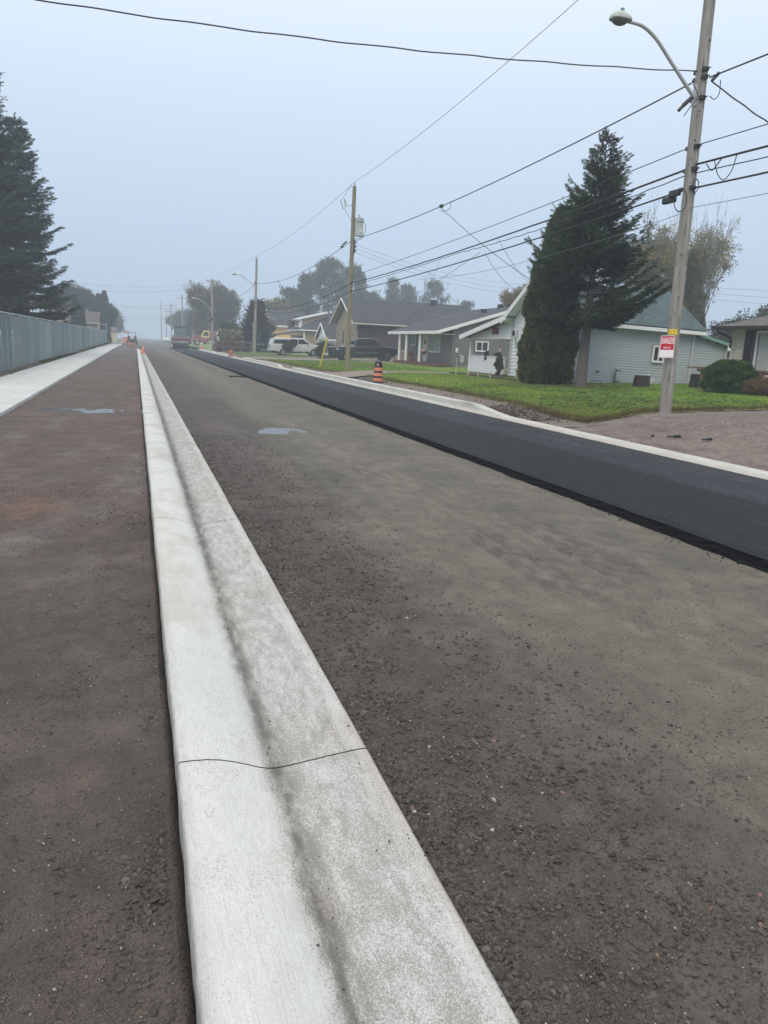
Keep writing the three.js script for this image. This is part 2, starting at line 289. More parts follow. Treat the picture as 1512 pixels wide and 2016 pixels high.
// dark dirt speckle of the gutter, as a texture with its own grain (u across 1.1 m, v along 2.4 m)
const T_CURB = tex8(1024, 2048, (i, j) => {
  const x = i / 1024, str = vnoise(i / 1.6, j / 34, 83), f = hash(i, j, 82), big = fbm(i / 90, j / 130, 4, 84), mid = fbm(i / 26, j / 80, 4, 86);
  const s = .56 * vnoise(i / 2.1, j / 2.5, 81) + .17 * vnoise(i / 4.6, j / 5.2, 88) + .27 * f;
  const g = (x - .515 + .005 * (fbm(j / 120, 3, 2, 89) - .5)) / .040, gut = Math.exp(-g * g), right = sstep(.50, .58, x) * (1 - .55 * sstep(.74, .84, x));
  let v = .57 + .08 * (big - .5) + .10 * (str - .5) + .08 * (f - .5);
  const dens = .05 + .40 * right * (.35 + 1.3 * clamp(mid + .6 * (big - .5))) + .55 * gut * (.5 + mid) + .16 * sstep(.55, .7, big) * (1 - right), th = 1 - dens * .72;
  const dirt = sstep(th - .2, th + .14, s + .17); v = lerp(v, .20 + .12 * f, clamp(dirt * .85));
  v *= 1 - gut * (.26 + .24 * sstep(.3, .7, mid)) - .10 * Math.exp(-g * g * 9); v *= 1 - .10 * right * mid;
  return [v, v * lerp(.998, .965, dirt + .4 * gut), v * lerp(.99, .92, dirt + .4 * gut)];
});
T_CURB.repeat.set(1 / 1.1, 1 / 2.4);
const T_CURBB = tex8(512, 1024, (i, j) => .5 + .5 * (vnoise(i / 1.1, j / 18, 91) - .5) + .5 * (fbm(i / 4, j / 4, 2, 92) - .5)); T_CURBB.repeat.set(1 / .6, 1 / 1.2);
M.curb = new THREE.MeshStandardMaterial({ map: T_CURB, bumpMap: T_CURBB, bumpScale: .0022, vertexColors: true, roughness: .85 });
M.curbWet = new THREE.MeshPhysicalMaterial({ map: T_CURB, bumpMap: T_CURBB, bumpScale: .0018, vertexColors: true, roughness: .8 });
M.wetStrip = new THREE.MeshStandardMaterial({ color: rgb(.26, .27, .285), roughness: .34 });
M.conc = new THREE.MeshStandardMaterial({ map: T_CONC.clone(), vertexColors: true, roughness: .88, bumpMap: T_CURBB, bumpScale: .0015 });
M.conc.map.repeat.set(1 / 1.3, 1 / 1.3);
const curbProfile = [[.108, -.14], [.104, .045], [.108, .062], [.118, .070], [.16, .0705], [.21, .068], [.26, .060], [.31, .046], [.36, .028], [.40, .012], [.43, .004], [.46, .000], [.49, .002], [.515, .005], [.54, .008], [.6, .016], [.66, .024], [.72, .031], [.78, .037], [.806, .038], [.816, .031], [.818, -.1]];
function curbColour(x, z) {
  const n = fbm(x * 4, z * .9, 3, 170), m = fbm(x * 12, z * 5, 3, 171), far = sstep(-5, -14, z);
  let c = mix3([.50, .51, .505], [.56, .56, .54], n);
  const tr = Math.max(0, Math.sin(z * 5.2 + x * 9 + 4 * fbm(z * .7, x, 2, 172))); // trowel marks across the roll, seen farther down
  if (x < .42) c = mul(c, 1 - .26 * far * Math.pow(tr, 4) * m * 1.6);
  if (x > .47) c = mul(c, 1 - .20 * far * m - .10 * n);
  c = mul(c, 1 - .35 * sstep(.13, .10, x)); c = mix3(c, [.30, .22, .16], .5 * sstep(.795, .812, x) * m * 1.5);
  const wet = Math.exp(-(((x - .47) / .055) ** 2)) * sstep(-4.5, -8, z) * (.75 + .5 * (fbm(z * 1.2, 2, 3, 173) - .5)); c = mix3(c, [.245, .25, .268], clamp(wet)); c = mix3(c, [.40, .36, .31], .5 * sstep(.5, .72, fbm(x * 5 + 3, z * 2.2, 4, 174)));
  return mul(c, 1.56);
}
const curb = new THREE.Group(); curb.name = 'curb'; curb.userData.kind = 'structure'; scene.add(curb);
{
  const joints = [3]; let z = 1.4; while (z > -97) { joints.push(z); z -= 3.98; } joints.push(-97.5);
  // joint placed at z = -2.58 and then every 3.98 m
  for (let k = 0; k + 1 < joints.length; k++) {
    const a = joints[k] - (k ? .0035 : 0), b = joints[k + 1] + .0035, zs = span(a, b, Math.max(8, Math.min(60, Math.round(160 / (1 + Math.max(0, -a) * .35)))));
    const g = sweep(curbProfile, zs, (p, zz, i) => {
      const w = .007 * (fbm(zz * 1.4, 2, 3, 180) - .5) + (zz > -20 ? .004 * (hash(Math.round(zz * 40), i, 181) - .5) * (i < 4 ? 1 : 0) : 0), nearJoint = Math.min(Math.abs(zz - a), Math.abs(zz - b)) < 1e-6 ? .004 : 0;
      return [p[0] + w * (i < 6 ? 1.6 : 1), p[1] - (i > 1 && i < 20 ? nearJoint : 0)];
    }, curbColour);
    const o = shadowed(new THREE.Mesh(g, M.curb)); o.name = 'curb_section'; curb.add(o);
  }
  const ft = shadowed(new THREE.Mesh(norm(box2(.118, .81, -.09, -.03, 3, -97.5)), M.dirt)); ft.name = 'curb_bed'; curb.add(ft);
}
// ---------------------------------------------------------------- right curb: raised, dropping at driveways
function raised(z) { // 1 where the curb stands up
  let v = sstep(-15.9, -18.4, z);
  v *= 1 - sstep(-41.8, -42.8, z) * (1 - sstep(-45.6, -46.9, z));
  v *= 1 - sstep(-62.8, -63.9, z) * (1 - sstep(-70.8, -71.9, z));
  v *= 1 - sstep(-84, -85, z) * (1 - sstep(-87, -88, z));
  return v;
}
const rightCurb = new THREE.Group(); rightCurb.name = 'curb_001'; rightCurb.userData.kind = 'structure'; scene.add(rightCurb);
{
  const prof = [[7.66, -.05, 0], [7.665, .090, 0], [7.8, .093, 0], [7.95, .096, 0], [8.03, .099, 0], [8.05, .104, .03], [8.06, .112, .09], [8.075, .114, .125], [8.095, .115, .138], [8.13, .116, .140], [8.29, .116, .136], [8.315, .108, .126], [8.33, .098, .11], [8.335, -.05, 0]];
  const joints = []; for (let z = 5; z > -110; z -= 3.05) joints.push(z);
  for (let k = 0; k + 1 < joints.length; k++) {
    const a = joints[k] - .004, b = joints[k + 1] + .004;
    const g = sweep(prof, span(a, b, a > -50 ? 16 : 6), (p, z, i) => { const r = raised(z), w = .012 * (fbm(z * .8, 6, 2, 200) - .5); return [p[0] + w, p[1] - (i > 4 && i < 13 ? .012 * (1 - r) : 0) + prof[i][2] * r]; },
      (x, z, i) => { const m = fbm(x * 7, z * 3, 3, 201), dirty = 1 - raised(z); let c = mix3([.54, .54, .52], [.42, .40, .36], clamp(.7 * m * (x < 8.05 ? 1.4 : .6))); if (x < 8.0) c = mix3(c, [.34, .30, .25], .75 * m); c = mix3(c, [.44, .40, .35], .5 * dirty * m); const sp = Math.exp(-(((z + 18.2) / .55) ** 2)) * sstep(8.04, 8.09, x) * (1 - sstep(8.12, 8.16, x)); c = mix3(c, [.16, .15, .14], .8 * sp * m * 1.6); return mul(c, 1.6); });
    const o = shadowed(new THREE.Mesh(g, M.conc)); o.name = 'curb_section'; rightCurb.add(o);
  }
}
// ---------------------------------------------------------------- sidewalk slabs on the left
const sidewalk = new THREE.Group(); sidewalk.name = 'sidewalk'; sidewalk.userData.kind = 'structure'; scene.add(sidewalk);
for (let k = 0, z = 2; z > -140; k++, z -= 1.52) {
  const bend = (zz) => .16 * sstep(-95, -140, zz);
  const g = sweep([[-4.22, -.08], [-4.218, .036], [-4.205, .045], [-3.3, .050], [-2.415, .045], [-2.40, .036], [-2.398, -.08]], span(z - .006, z - 1.514, 6), (p, zz, i) => [p[0] + bend(zz) + .02 * (fbm(zz * .25, 3, 2, 210) - .5), p[1] + ((i > 1 && i < 5) && (Math.abs(zz - z + .006) < 1e-6 || Math.abs(zz - z + 1.514) < 1e-6) ? -.006 : 0)],
    (x, zz) => { const t = hash(k, 3, 211), m = fbm(x * 2, zz * 1.2, 3, 212); return mul(mix3([.55, .565, .565], [.48, .49, .48], clamp(m * .9 + .5 * (t - .5))), 1.56); });
  const o = shadowed(new THREE.Mesh(g, M.conc)); o.name = 'slab'; sidewalk.add(o);
}
structure('path', grid(span(-4.0, -2.25, 4), span(-140, -300, 20), (x, z) => [x, .02, z], () => [.3, .3, .3]), M.dust);
structure('soil_strip', grid(span(-5.4, -4.15, 8), spanZ(2, -143, .3, 1.02), (x, z) => [x, .02 + .06 * (fbm(x * 5, z * 4, 3, 215) - .3), z], (x, z) => mul(mix3([.05, .036, .028], [.085, .065, .045], fbm(x * 3, z * 2, 3, 216)), 2)), M.gravel);
// ---------------------------------------------------------------- lots on the right: verge, driveways, lawns
const driveFront = (x) => -14.55 - .2 * (x - 9) + .18 * (fbm(x * 1.5, 2, 3, 220) - .5);     // where gravel drive meets lawn
const driveCol = (x, z) => { const n = fbm(x * .7, z * .7, 4, 221), m = fbm(x * 2.5, z * 2.5, 3, 222); let c = mix3([.142, .123, .108], [.205, .183, .164], n); c = mix3(c, [.12, .095, .085], .7 * sstep(.6, .75, m)); const rut = Math.exp(-(((z + 9.6 + .12 * (x - 12)) / .18) ** 2)) * sstep(10.5, 12, x) * m; c = mix3(c, [.07, .055, .05], rut); c = mix3(c, [.22, .215, .215], .6 * Math.exp(-(((z - driveFront(x) - .35) / .3) ** 2)) * n); return mul(c, 2); };
structure('driveway', grid(span(8.32, 27, 120), span(0, 1, 90), (x, t) => { const z = lerp(4, driveFront(x) - .15, t); return [x, ground(x, z) - .012 + .035 * (fbm(x * 2.2, z * 2.2, 4, 223) - .5) * sstep(8.32, 8.8, x), z]; }, driveCol), new THREE.MeshStandardMaterial({ ...T_DRIVE, vertexColors: true, roughness: .95 }));
const vergeW = (z) => 9.72 + .25 * (fbm(z * .35, 5, 3, 224) - .5) + .5 * Math.exp(-(((z + 36.6) / 2.6) ** 2)) - .35 * sstep(-20, -15, z);
const vergeCol = (x, z) => { const n = fbm(x * 2, z * 1.1, 4, 225), d = Math.exp(-(((z + 17.2) / 1.6) ** 2)) + Math.exp(-(((z + 34) / 3.5) ** 2)) * .9; return mul(mix3(mix3([.13, .105, .09], [.19, .165, .145], n), [.055, .04, .034], clamp(d * n * 1.5)), 2); };
structure('verge', grid(span(0, 1, 14), spanZ(-14.3, -112, .12, 1.012), (t, z) => { const x = lerp(8.32, vergeW(z) + .25, t); return [x, ground(x, z) + .03 * (fbm(x * 4, z * 3, 3, 226) - .5) * sstep(0, .2, t), z]; }, vergeCol), M.gravel);
const strips = [[-33.6, -38.6, 15.6], [-63.9, -70.2, 30], [-72.6, -75.6, 30], [-84.2, -87.4, 24]];  // side drives through the grass
const lawnCol = (x, z) => {
  const n = fbm(x * .45, z * .45, 4, 230), m = fbm(x * 2.4, z * 2.4, 3, 231);
  let c = mix3([.092, .195, .024], [.172, .232, .040], clamp(.2 + n * .9 + .4 * (m - .5)));
  const dry = Math.exp(-(((x - 14.6) / 2.4) ** 2 + ((z + 24.6) / 2.2) ** 2)); c = mix3(c, [.125, .085, .045], .85 * dry * (.4 + m));
  c = mix3(c, [.125, .115, .045], .45 * sstep(.5, .7, fbm(x * .3 + 3, z * .3, 3, 232)));
  const edge = sstep(.5, 0, x - vergeW(z)) + sstep(.45, 0, driveFront(x) - z); c = mix3(c, [.11, .075, .04], clamp(edge) * .6);
  return mul(c, 2);
};
structure('lawn', grid([...span(0, 1, 40), 1.5, 2.5, 4, 8], spanZ(-14, -300, .22, 1.02), (t, z0) => { const z = z0 - .6, x = lerp(vergeW(z), 34, t), zz = Math.min(z, driveFront(x)); return [x, ground(x, zz) + .03 * sstep(0, .06, t) * sstep(-.02, .15, driveFront(x) - z + .02) + .02 * (fbm(x * 2, zz * 2, 2, 233) - .5), zz]; }, lawnCol), M.dust);
strips.forEach(([a, b, x1], k) => structure('driveway', grid(span(8.9, x1, 20), span(a, b, 6), (x, z) => { const e = .35 * (fbm(x * .8, z, 2, 235 + k) - .5); return [x, ground(x, z) + .055 + .02 * (fbm(x * 2, z * 2, 2, 234) - .5), z + e]; }, (x, z) => mul(k ? mix3([.30, .29, .27], [.23, .22, .2], fbm(x, z, 3, 236)) : mix3([.20, .175, .15], [.28, .25, .22], fbm(x, z, 3, 236)), 2)), new THREE.MeshStandardMaterial({ ...T_DRIVE, vertexColors: true, roughness: .95 })));
structure('driveway_apron', grid(span(15.2, 27, 6), span(-12.2, -15.6, 3), (x, z) => [x, ground(x, z) + .03, z], () => [.30, .31, .33]), M.asphalt);
structure('lawn', grid(span(-60, -5.2, 12), spanZ(4, -300, 1, 1.05), (x, z) => [x, -.01, z], (x, z) => mul(mix3([.05, .10, .02], [.10, .12, .04], fbm(x * .5, z * .5, 3, 240)), 2)), M.dust);
structure('lawn', grid(span(-5.2, -2.2, 6), span(-141, -300, 30), (x, z) => [x, -.0, z], (x, z) => mul([.07, .11, .035], 2)), M.dust);

// puddles: shallow still water with ragged shores
function puddle(cx, cz, rx, rz, y, seed) {
  const P = [cx, y, cz], I = [], n = 72;
  for (let i = 0; i < n; i++) { const a = i / n * 6.2832, k = .55 + .8 * fbm(Math.cos(a) * 2 + 5, Math.sin(a) * 2 + 5, 3, seed); P.push(cx + Math.cos(a) * rx * k, y, cz + Math.sin(a) * rz * k); I.push(0, (i + 1) % n + 1, i + 1); }
  const g = new THREE.BufferGeometry(); g.setAttribute('position', new THREE.Float32BufferAttribute(P, 3)); g.setIndex(I); g.computeVertexNormals(); return g;
}
M.water = new THREE.MeshStandardMaterial({ color: rgb(.05, .05, .05), roughness: .2 });
M.damp = new THREE.MeshStandardMaterial({ color: rgb(.075, .07, .068), roughness: .32 });
structure('puddle', puddle(-1.1, -17.4, 1.4, .9, -.0395, 250), M.water);
structure('puddle', puddle(2.3, -13.65, .9, .7, -.0035, 252), M.water);

// ---------------------------------------------------------------- loose stone and grass
function pebble(seed) {
  const q = mulberry(seed), g = new THREE.IcosahedronGeometry(1, 0), p = g.attributes.position, f = [q() * 9, q() * 9, q() * 9];
  for (let i = 0; i < p.count; i++) { const x = p.getX(i), y = p.getY(i), z = p.getZ(i), k = .7 + .7 * vnoise(x * 1.4 + f[0] + 5, y * 1.4 + z * 1.9 + f[1] + 5, seed); p.setXYZ(i, x * k, y * k * .6, z * k * .85); }
  g.computeVertexNormals(); return g;
}
const pebbles = [pebble(1), pebble(2), pebble(3)];
function scatterStones(name, n, place, seed) {
  const q = mulberry(seed), m4 = new THREE.Matrix4(), Q = new THREE.Quaternion(), E = new THREE.Euler();
  const list = [[], [], []];
  for (let i = 0; i < n; i++) { const s = place(q); if (s) list[i % 3].push(s); }
  list.forEach((L, k) => {
    const im = new THREE.InstancedMesh(pebbles[k], M.stone, L.length);
    L.forEach((s, i) => { E.set(q() * 6.3, q() * 6.3, q() * 6.3); Q.setFromEuler(E); m4.compose(V(s.x, s.y + s.r * (s.lift ?? .05), s.z), Q, V(s.r * (.8 + .5 * q()), s.r * (.7 + .3 * q()), s.r * (.8 + .5 * q()))); im.setMatrixAt(i, m4); im.setColorAt(i, rgb(...s.c)); });
    im.name = numbered(name); im.userData.kind = 'stuff'; shadowed(im); scene.add(im);
  });
}
M.stone = new THREE.MeshStandardMaterial({ color: 0xffffff, roughness: .93 });
const stoneTone = (q, red = 0) => { const t = .034 + .040 * q(), k = q(); return k > .9985 ? [.30, .27, .24] : k > .996 ? [.16, .10, .075] : k > .97 ? [.10, .09, .08] : [t * (1.12 + red), t, t * .92]; };
const near = (q, a, b) => a * Math.pow(b / a, Math.pow(q(), .8));                          // z spacing that thins with distance
scatterStones('road_gravel', 60000, (q) => {
  const z = -near(q, .9, 13), x = .83 + 2.4 * Math.pow(q(), 1.5); const n = fbm(x * 2.2, z * 1.6, 3, 301);
  if (q() > 1.25 * sstep(2.3, .95, x + 1.2 * (n - .5)) * sstep(.28, .6, n + .12)) return null;
  const r = .0032 * Math.pow(4.2, Math.pow(q(), 1.9)); return { x, y: roadY(x, z) + .016 * Math.max(0, stonyAt(x, z) - .42), z, r, c: stoneTone(q), lift: .02 };
}, 901);
scatterStones('boulevard_gravel', 44000, (q) => {
  const z = -near(q, .9, 12), x = .055 - 2.4 * Math.pow(q(), 1.25); const n = fbm(x * 2.4, z * 2, 3, 302), e = Math.exp(-Math.pow((x - .03) / .13, 2));
  if (q() > .5 * sstep(.40, .66, n) + .35 * e) return null;
  const r = .0028 * Math.pow(4.4, Math.pow(q(), 2.2)) * (1 + .4 * e); return { x, y: -.027, z, r, c: stoneTone(q, .12), lift: -.25 };
}, 902);
scatterStones('fines', 42000, (q) => { const z = -near(q, 1, 9), x = -2.2 + 6.6 * q(); if (x > .06 && x < .86) return null; return { x, y: x < .1 ? -.022 : .008, z, r: .0014 + .0042 * q() * q(), c: q() > .85 ? [.26, .24, .22] : stoneTone(q), lift: .1 }; }, 903);
scatterStones('curb_crumbs', 420, (q) => { const z = -near(q, 1, 9), k = q(); const x = k < .4 ? .465 + .11 * (q() - .5) : .82 - .16 * Math.pow(q(), 3); return { x, y: x < .6 ? .004 : .036, z, r: .0012 + .004 * Math.pow(q(), 4), c: [.05, .045, .042], lift: .5 }; }, 904);
scatterStones('asphalt_crumbs', 900, (q) => { const z = -near(q, 3.5, 40), x = edgeX(z) - .05 - .14 * Math.pow(q(), 4); return { x, y: .006, z, r: .003 + .010 * Math.pow(q(), 3), c: [.014, .014, .015], lift: .3 }; }, 905);
scatterStones('driveway_gravel', 9000, (q) => { const z = -7 - 8 * q(), x = 8.4 + 7 * Math.pow(q(), 1.3); if (z < driveFront(x)) return null; return { x, y: ground(x, z) - .012, z, r: .004 + .016 * Math.pow(q(), 3), c: mul([.21, .185, .175], .5 + 1.0 * q()), lift: .0 }; }, 906);
scatterStones('verge_clods', 2200, (q) => { const k = q(), z = k < .45 ? -15.6 - 3.4 * q() : k < .7 ? -31 - 7 * q() : -15 - 40 * q(), x = 8.5 + 1.1 * q(); return { x, y: ground(x, z), z, r: .008 + .045 * Math.pow(q(), 4), c: [.065, .048, .04], lift: .2 }; }, 907);

const bladeGeo = (() => { // a tuft of bent blades, unit height
  const q = mulberry(77), P = [], I = [];
  for (let b = 0; b < 7; b++) { const a = q() * 6.28, l = .55 + .5 * q(), w = .055, bend = .25 + .5 * q(), ox = (q() - .5) * .5, oz = (q() - .5) * .5, c = Math.cos(a), s = Math.sin(a), k = P.length / 3; P.push(ox - s * w, 0, oz + c * w, ox + s * w, 0, oz - c * w, ox + c * bend * .35 - s * w * .7, l * .6, oz + s * bend * .35 + c * w * .7, ox + c * bend * .35 + s * w * .7, l * .6, oz + s * bend * .35 - c * w * .7, ox + c * bend, l, oz + s * bend); I.push(k, k + 1, k + 3, k, k + 3, k + 2, k + 2, k + 3, k + 4); }
  const g = new THREE.BufferGeometry(); g.setAttribute('position', new THREE.Float32BufferAttribute(P, 3)); g.setIndex(I); g.computeVertexNormals(); return g;
})();
const weedGeo = (() => { // a low rosette of broad leaves
  const P = [], I = []; for (let b = 0; b < 6; b++) { const a = b * 1.05, c = Math.cos(a), s = Math.sin(a), k = P.length / 3, w = .22; P.push(0, .05, 0, c * .5 - s * w, .42, s * .5 + c * w, c * .5 + s * w, .42, s * .5 - c * w, c * 1, .25, s * 1); I.push(k, k + 2, k + 1, k + 1, k + 2, k + 3); }
  const g = new THREE.BufferGeometry(); g.setAttribute('position', new THREE.Float32BufferAttribute(P, 3)); g.setIndex(I); g.computeVertexNormals(); return g;
})();
M.blade = new THREE.MeshPhysicalMaterial({ color: 0xffffff, roughness: .75, side: THREE.DoubleSide, transmission: .25, specularIntensity: .25 });
function plantStuff(name, geo, n, place, seed) {
  const q = mulberry(seed), L = []; for (let i = 0; i < n; i++) { const s = place(q); if (s) L.push(s); }
  const im = new THREE.InstancedMesh(geo, M.blade, L.length), m4 = new THREE.Matrix4(), Q = new THREE.Quaternion();
  L.forEach((s, i) => { Q.setFromEuler(new THREE.Euler((q() - .5) * .3, q() * 6.28, (q() - .5) * .3)); m4.compose(V(s.x, s.y, s.z), Q, V(s.w, s.h, s.w)); im.setMatrixAt(i, m4); im.setColorAt(i, rgb(...s.c)); });
  im.name = numbered(name); im.userData.kind = 'stuff'; shadowed(im); scene.add(im);
}
const inStrip = (x, z) => strips.some(([a, b, x1]) => z < a + .1 && z > b - .1 && x < x1);
plantStuff('grass', bladeGeo, 120000, (q) => {
  const z = -14.2 - 46 * Math.pow(q(), 1.9), x = 9.3 + 16 * Math.pow(q(), 1.3); if (x < vergeW(z) - .02 || z > driveFront(x) || inStrip(x, z)) return null;
  if (x > 15.6 && z < -26.8 && z > -36 && x < 23.5) return null;
  const c = mul(lawnCol(x, z), .5 * (1.0 + .75 * q())), edge = x - vergeW(z) < .25 || driveFront(x) - z < .3;
  return { x, z, y: ground(x, z) + .02, w: .05 + .03 * q(), h: (edge ? .05 + .09 * q() : .035 + .045 * q()), c: edge && q() > .5 ? [.12, .09, .045] : c };
}, 951);
plantStuff('clover', weedGeo, 2300, (q) => {
  const z = -15.4 - 9 * Math.pow(q(), 1.2), x = 9.9 + 7 * q(); if (x < vergeW(z) || z > driveFront(x) - .2 || fbm(x * .8, z * .8, 3, 311) < .5 - .1 * sstep(12.5, 10, x)) return null;
  return { x, z, y: ground(x, z) + .03, w: .05 + .06 * q(), h: .09 + .07 * q(), c: mul([.105, .19, .022], .65 + .6 * q() * q()) };
}, 952);
plantStuff('roadside_grass', bladeGeo, 9000, (q) => { const z = -30 - 112 * q(), x = -4.72 + .5 * q(); if (fbm(z * .15, x, 2, 312) < .5 - .25 * sstep(-90, -130, z)) return null; return { x, z, y: .03, w: .07 + .06 * q(), h: .06 + .16 * q() * sstep(-40, -110, z) + .03, c: mul(q() > .4 ? [.13, .12, .05] : [.07, .11, .03], .7 + .5 * q()) }; }, 953);
plantStuff('roadside_grass', bladeGeo, 12000, (q) => { const z = -44 - 66 * q(), x = 9.7 + 8 * q(); if (inStrip(x, z)) return null; return { x, z, y: ground(x, z) + .02, w: .12 + .08 * q(), h: .06 + .07 * q(), c: mul(lawnCol(x, z), .5 * (.7 + .6 * q())) }; }, 954);
// ---------------------------------------------------------------- trees
M.needle = new THREE.MeshPhysicalMaterial({ color: 0xffffff, roughness: .85, side: THREE.DoubleSide, transmission: .15, specularIntensity: .35 });
M.leaf = new THREE.MeshPhysicalMaterial({ color: 0xffffff, roughness: .75, side: THREE.DoubleSide, transmission: .3, specularIntensity: .4 });
M.bark = new THREE.MeshStandardMaterial({ color: rgb(.13, .115, .10), roughness: .95, bumpMap: T_CURBB, bumpScale: .01 });
M.barkPale = mat(.20, .19, .165, .9);
function sprayGeo(pairs, seed, droop = .25, wid = .36) {   // a spray: one twig with paired shoots, unit length along +x
  const q = mulberry(seed), P = [], I = [];
  const sliver = (ax, ay, az, dx, dy, dz, w) => { const k = P.length / 3, L = Math.hypot(dx, dz) || 1, sx = -dz / L * w, sz = dx / L * w; P.push(ax - sx, ay, az - sz, ax + sx, ay, az + sz, ax + dx * .55 + sx * .8, ay + dy * .55 + w * .6, az + dz * .55 + sz * .8, ax + dx * .55 - sx * .8, ay + dy * .55 - w * .4, az + dz * .55 - sz * .8, ax + dx, ay + dy, az + dz); I.push(k, k + 1, k + 2, k, k + 2, k + 3, k + 3, k + 2, k + 4); };
  for (let i = 0; i < pairs; i++) { const t = i / pairs, y = -droop * t * t; for (const s of [-1, 1]) { const l = wid * (1 - .65 * t) * (.7 + .6 * q()); sliver(t, y, 0, l * .75, -.05 - .12 * q() + .1 * (q() - .5), s * l, .032 + .018 * q()); } if (q() > .3) sliver(t, y, 0, .14, .14 * q(), (q() - .5) * .14, .03); }
  sliver(0, 0, 0, 1, -droop, 0, .034); sliver(.7, -droop * .5, 0, .38, -droop * .6 + .05, 0, .04);
  const g = new THREE.BufferGeometry(); g.setAttribute('position', new THREE.Float32BufferAttribute(P, 3)); g.setIndex(I); g.computeVertexNormals(); return g;
}
const SPRAY = sprayGeo(6, 5), SPRAY_FINE = sprayGeo(5, 6, .1, .3);
function cloud(name, geo, material, list, parent) {        // foliage of one crown
  const im = new THREE.InstancedMesh(geo, material, list.length); list.forEach((s, i) => { im.setMatrixAt(i, s.m); im.setColorAt(i, rgb(...s.c)); });
  im.name = name; im.userData.kind = 'stuff'; shadowed(im); parent.add(im); return im;
}
const _x = V(1, 0, 0);
function frame(p, dir, roll, s, sy = s) { const Q = new THREE.Quaternion().setFromUnitVectors(_x, dir.clone().normalize()); Q.multiply(new THREE.Quaternion().setFromAxisAngle(_x, roll)); return new THREE.Matrix4().compose(p, Q, V(s, sy, s)); }

// conifer: whorls of limbs with side branches, each clothed in sprays
function conifer(name, label, p, o) {
  const q = mulberry(o.seed), root = thing(name, label, o.cat ?? 'spruce', p, 0, o.group), H = o.h, limbs = [], L = [];
  const lean = (y) => V((o.lean?.[0] ?? 0) * y, y, (o.lean?.[1] ?? 0) * y);
  const trunk = rod([0, -.2, 0], lean(H * .97).toArray(), o.trunk, .015, 10); const tp = trunk.attributes.position;
  for (let i = 0; i < tp.count; i++) { const y = tp.getY(i); if (y < .6) { const k = 1 + .45 * Math.pow((.6 - Math.max(0, y)) / .6, 2); tp.setX(i, tp.getX(i) * k); tp.setZ(i, tp.getZ(i) * k); } }
  const prof = o.profile;
  for (let y = o.bottom; y < H * .985; y += o.step * (.55 + .45 * (1 - y / H)) * (.8 + .4 * q())) {
    const t = y / H, n = Math.max(3, Math.round(o.n * (t > .9 ? .6 : 1)));
    for (let b = 0; b < n; b++) {
      const az = q() * 6.283, side = o.shape ? o.shape(az, t) : 1, len = prof(t) * side * (.74 + .34 * q()); if (len < .06) continue;
      const up = lerp(o.pitch0, o.pitch1, t) + .22 * (q() - .5), base = lean(y), dx = Math.cos(az), dz = Math.sin(az), sag = (o.sag ?? .12) * (1 - t), at = (s) => V(base.x + dx * len * s, base.y + Math.sin(up) * len * s - sag * len * Math.sin(s * 2.4) * 1.1 + (o.tipUp ?? .1) * len * s * s * s, base.z + dz * len * s);
      if (len > .5) limbs.push(rod(base.toArray(), at(.55).toArray(), .012 + .012 * len, .009 + .005 * len, 4), rod(at(.55).toArray(), at(.98).toArray(), .008 + .005 * len, .004, 3));
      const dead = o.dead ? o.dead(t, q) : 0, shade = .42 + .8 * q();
      const steps = Math.max(2, Math.round(len / o.gap));
      for (let s = 0; s <= steps; s++) {
        const u = (o.inner ?? .22) + (1 - (o.inner ?? .22)) * s / steps, c = at(u), d = at(Math.min(1.05, u + .06)).sub(c).normalize(), w = Math.min(o.fan * len * (1.12 - u), o.fanMax ?? .9);
        const k = Math.max(1, Math.round(w / o.gap * 1.5));
        for (let e = -k; e <= k; e++) {
          if (q() < (o.thin ? o.thin(t, u) : .1)) continue;
          const f = e / k, pos = c.clone().add(V(-dz, -.1 * Math.abs(f), dx).multiplyScalar(f * w)).add(V(.1 * (q() - .5), .09 * (q() - .5), .1 * (q() - .5)).multiplyScalar(o.size * 2));
          const dir = d.clone().add(V(-dz * f * 1.1, -.12 + .3 * (q() - .5) + (o.sprayUp ?? 0), dx * f * 1.1)).normalize();
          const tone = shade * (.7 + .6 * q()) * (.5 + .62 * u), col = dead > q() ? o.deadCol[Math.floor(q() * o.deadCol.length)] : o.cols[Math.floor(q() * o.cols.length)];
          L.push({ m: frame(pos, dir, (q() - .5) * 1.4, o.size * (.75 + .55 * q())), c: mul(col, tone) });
        }
      }
    }
  }
  part('trunk', trunk, M.bark, root, null, true); if (limbs.length) part('limbs', limbs, M.bark, root).userData.kind = 'stuff';
  cloud('crown', o.geo ?? SPRAY, M.needle, L, root); return root;
}
const greenDeep = [[.040, .082, .022], [.030, .066, .024], [.062, .098, .024], [.034, .070, .032]];
const gSp = ground(15, -24);
conifer('spruce_tree', 'tall dark spruce with a bare lower trunk and browning top beside the white house', [14.93, gSp, -24.05], {
  seed: 401, h: 8.25, trunk: .15, bottom: 2.05, step: .26, n: 6, gap: .17, fan: .42, fanMax: .6, size: .27, pitch0: .10, pitch1: 1.2, sag: .16, lean: [.012, 0],
  profile: (t) => t < .3 ? lerp(1.9, 2.3, (t - .2) / .1) : t < .62 ? lerp(2.3, 1.28, (t - .3) / .32) : t < .8 ? lerp(1.28, .70, (t - .62) / .18) : lerp(.70, .10, (t - .8) / .2),
  shape: (az, t) => 1 + .12 * Math.sin(az * 3 + t * 20) + (t < .32 ? .12 * Math.cos(az) : 0), thin: (t, u) => t > .86 ? .55 : .08 + .2 * (t > .7 ? 1 : 0), dead: (t) => clamp((t - .60) * 2.4, .06, .85), deadCol: [[.085, .068, .05], [.07, .055, .042], [.10, .085, .065]], cols: greenDeep,
});
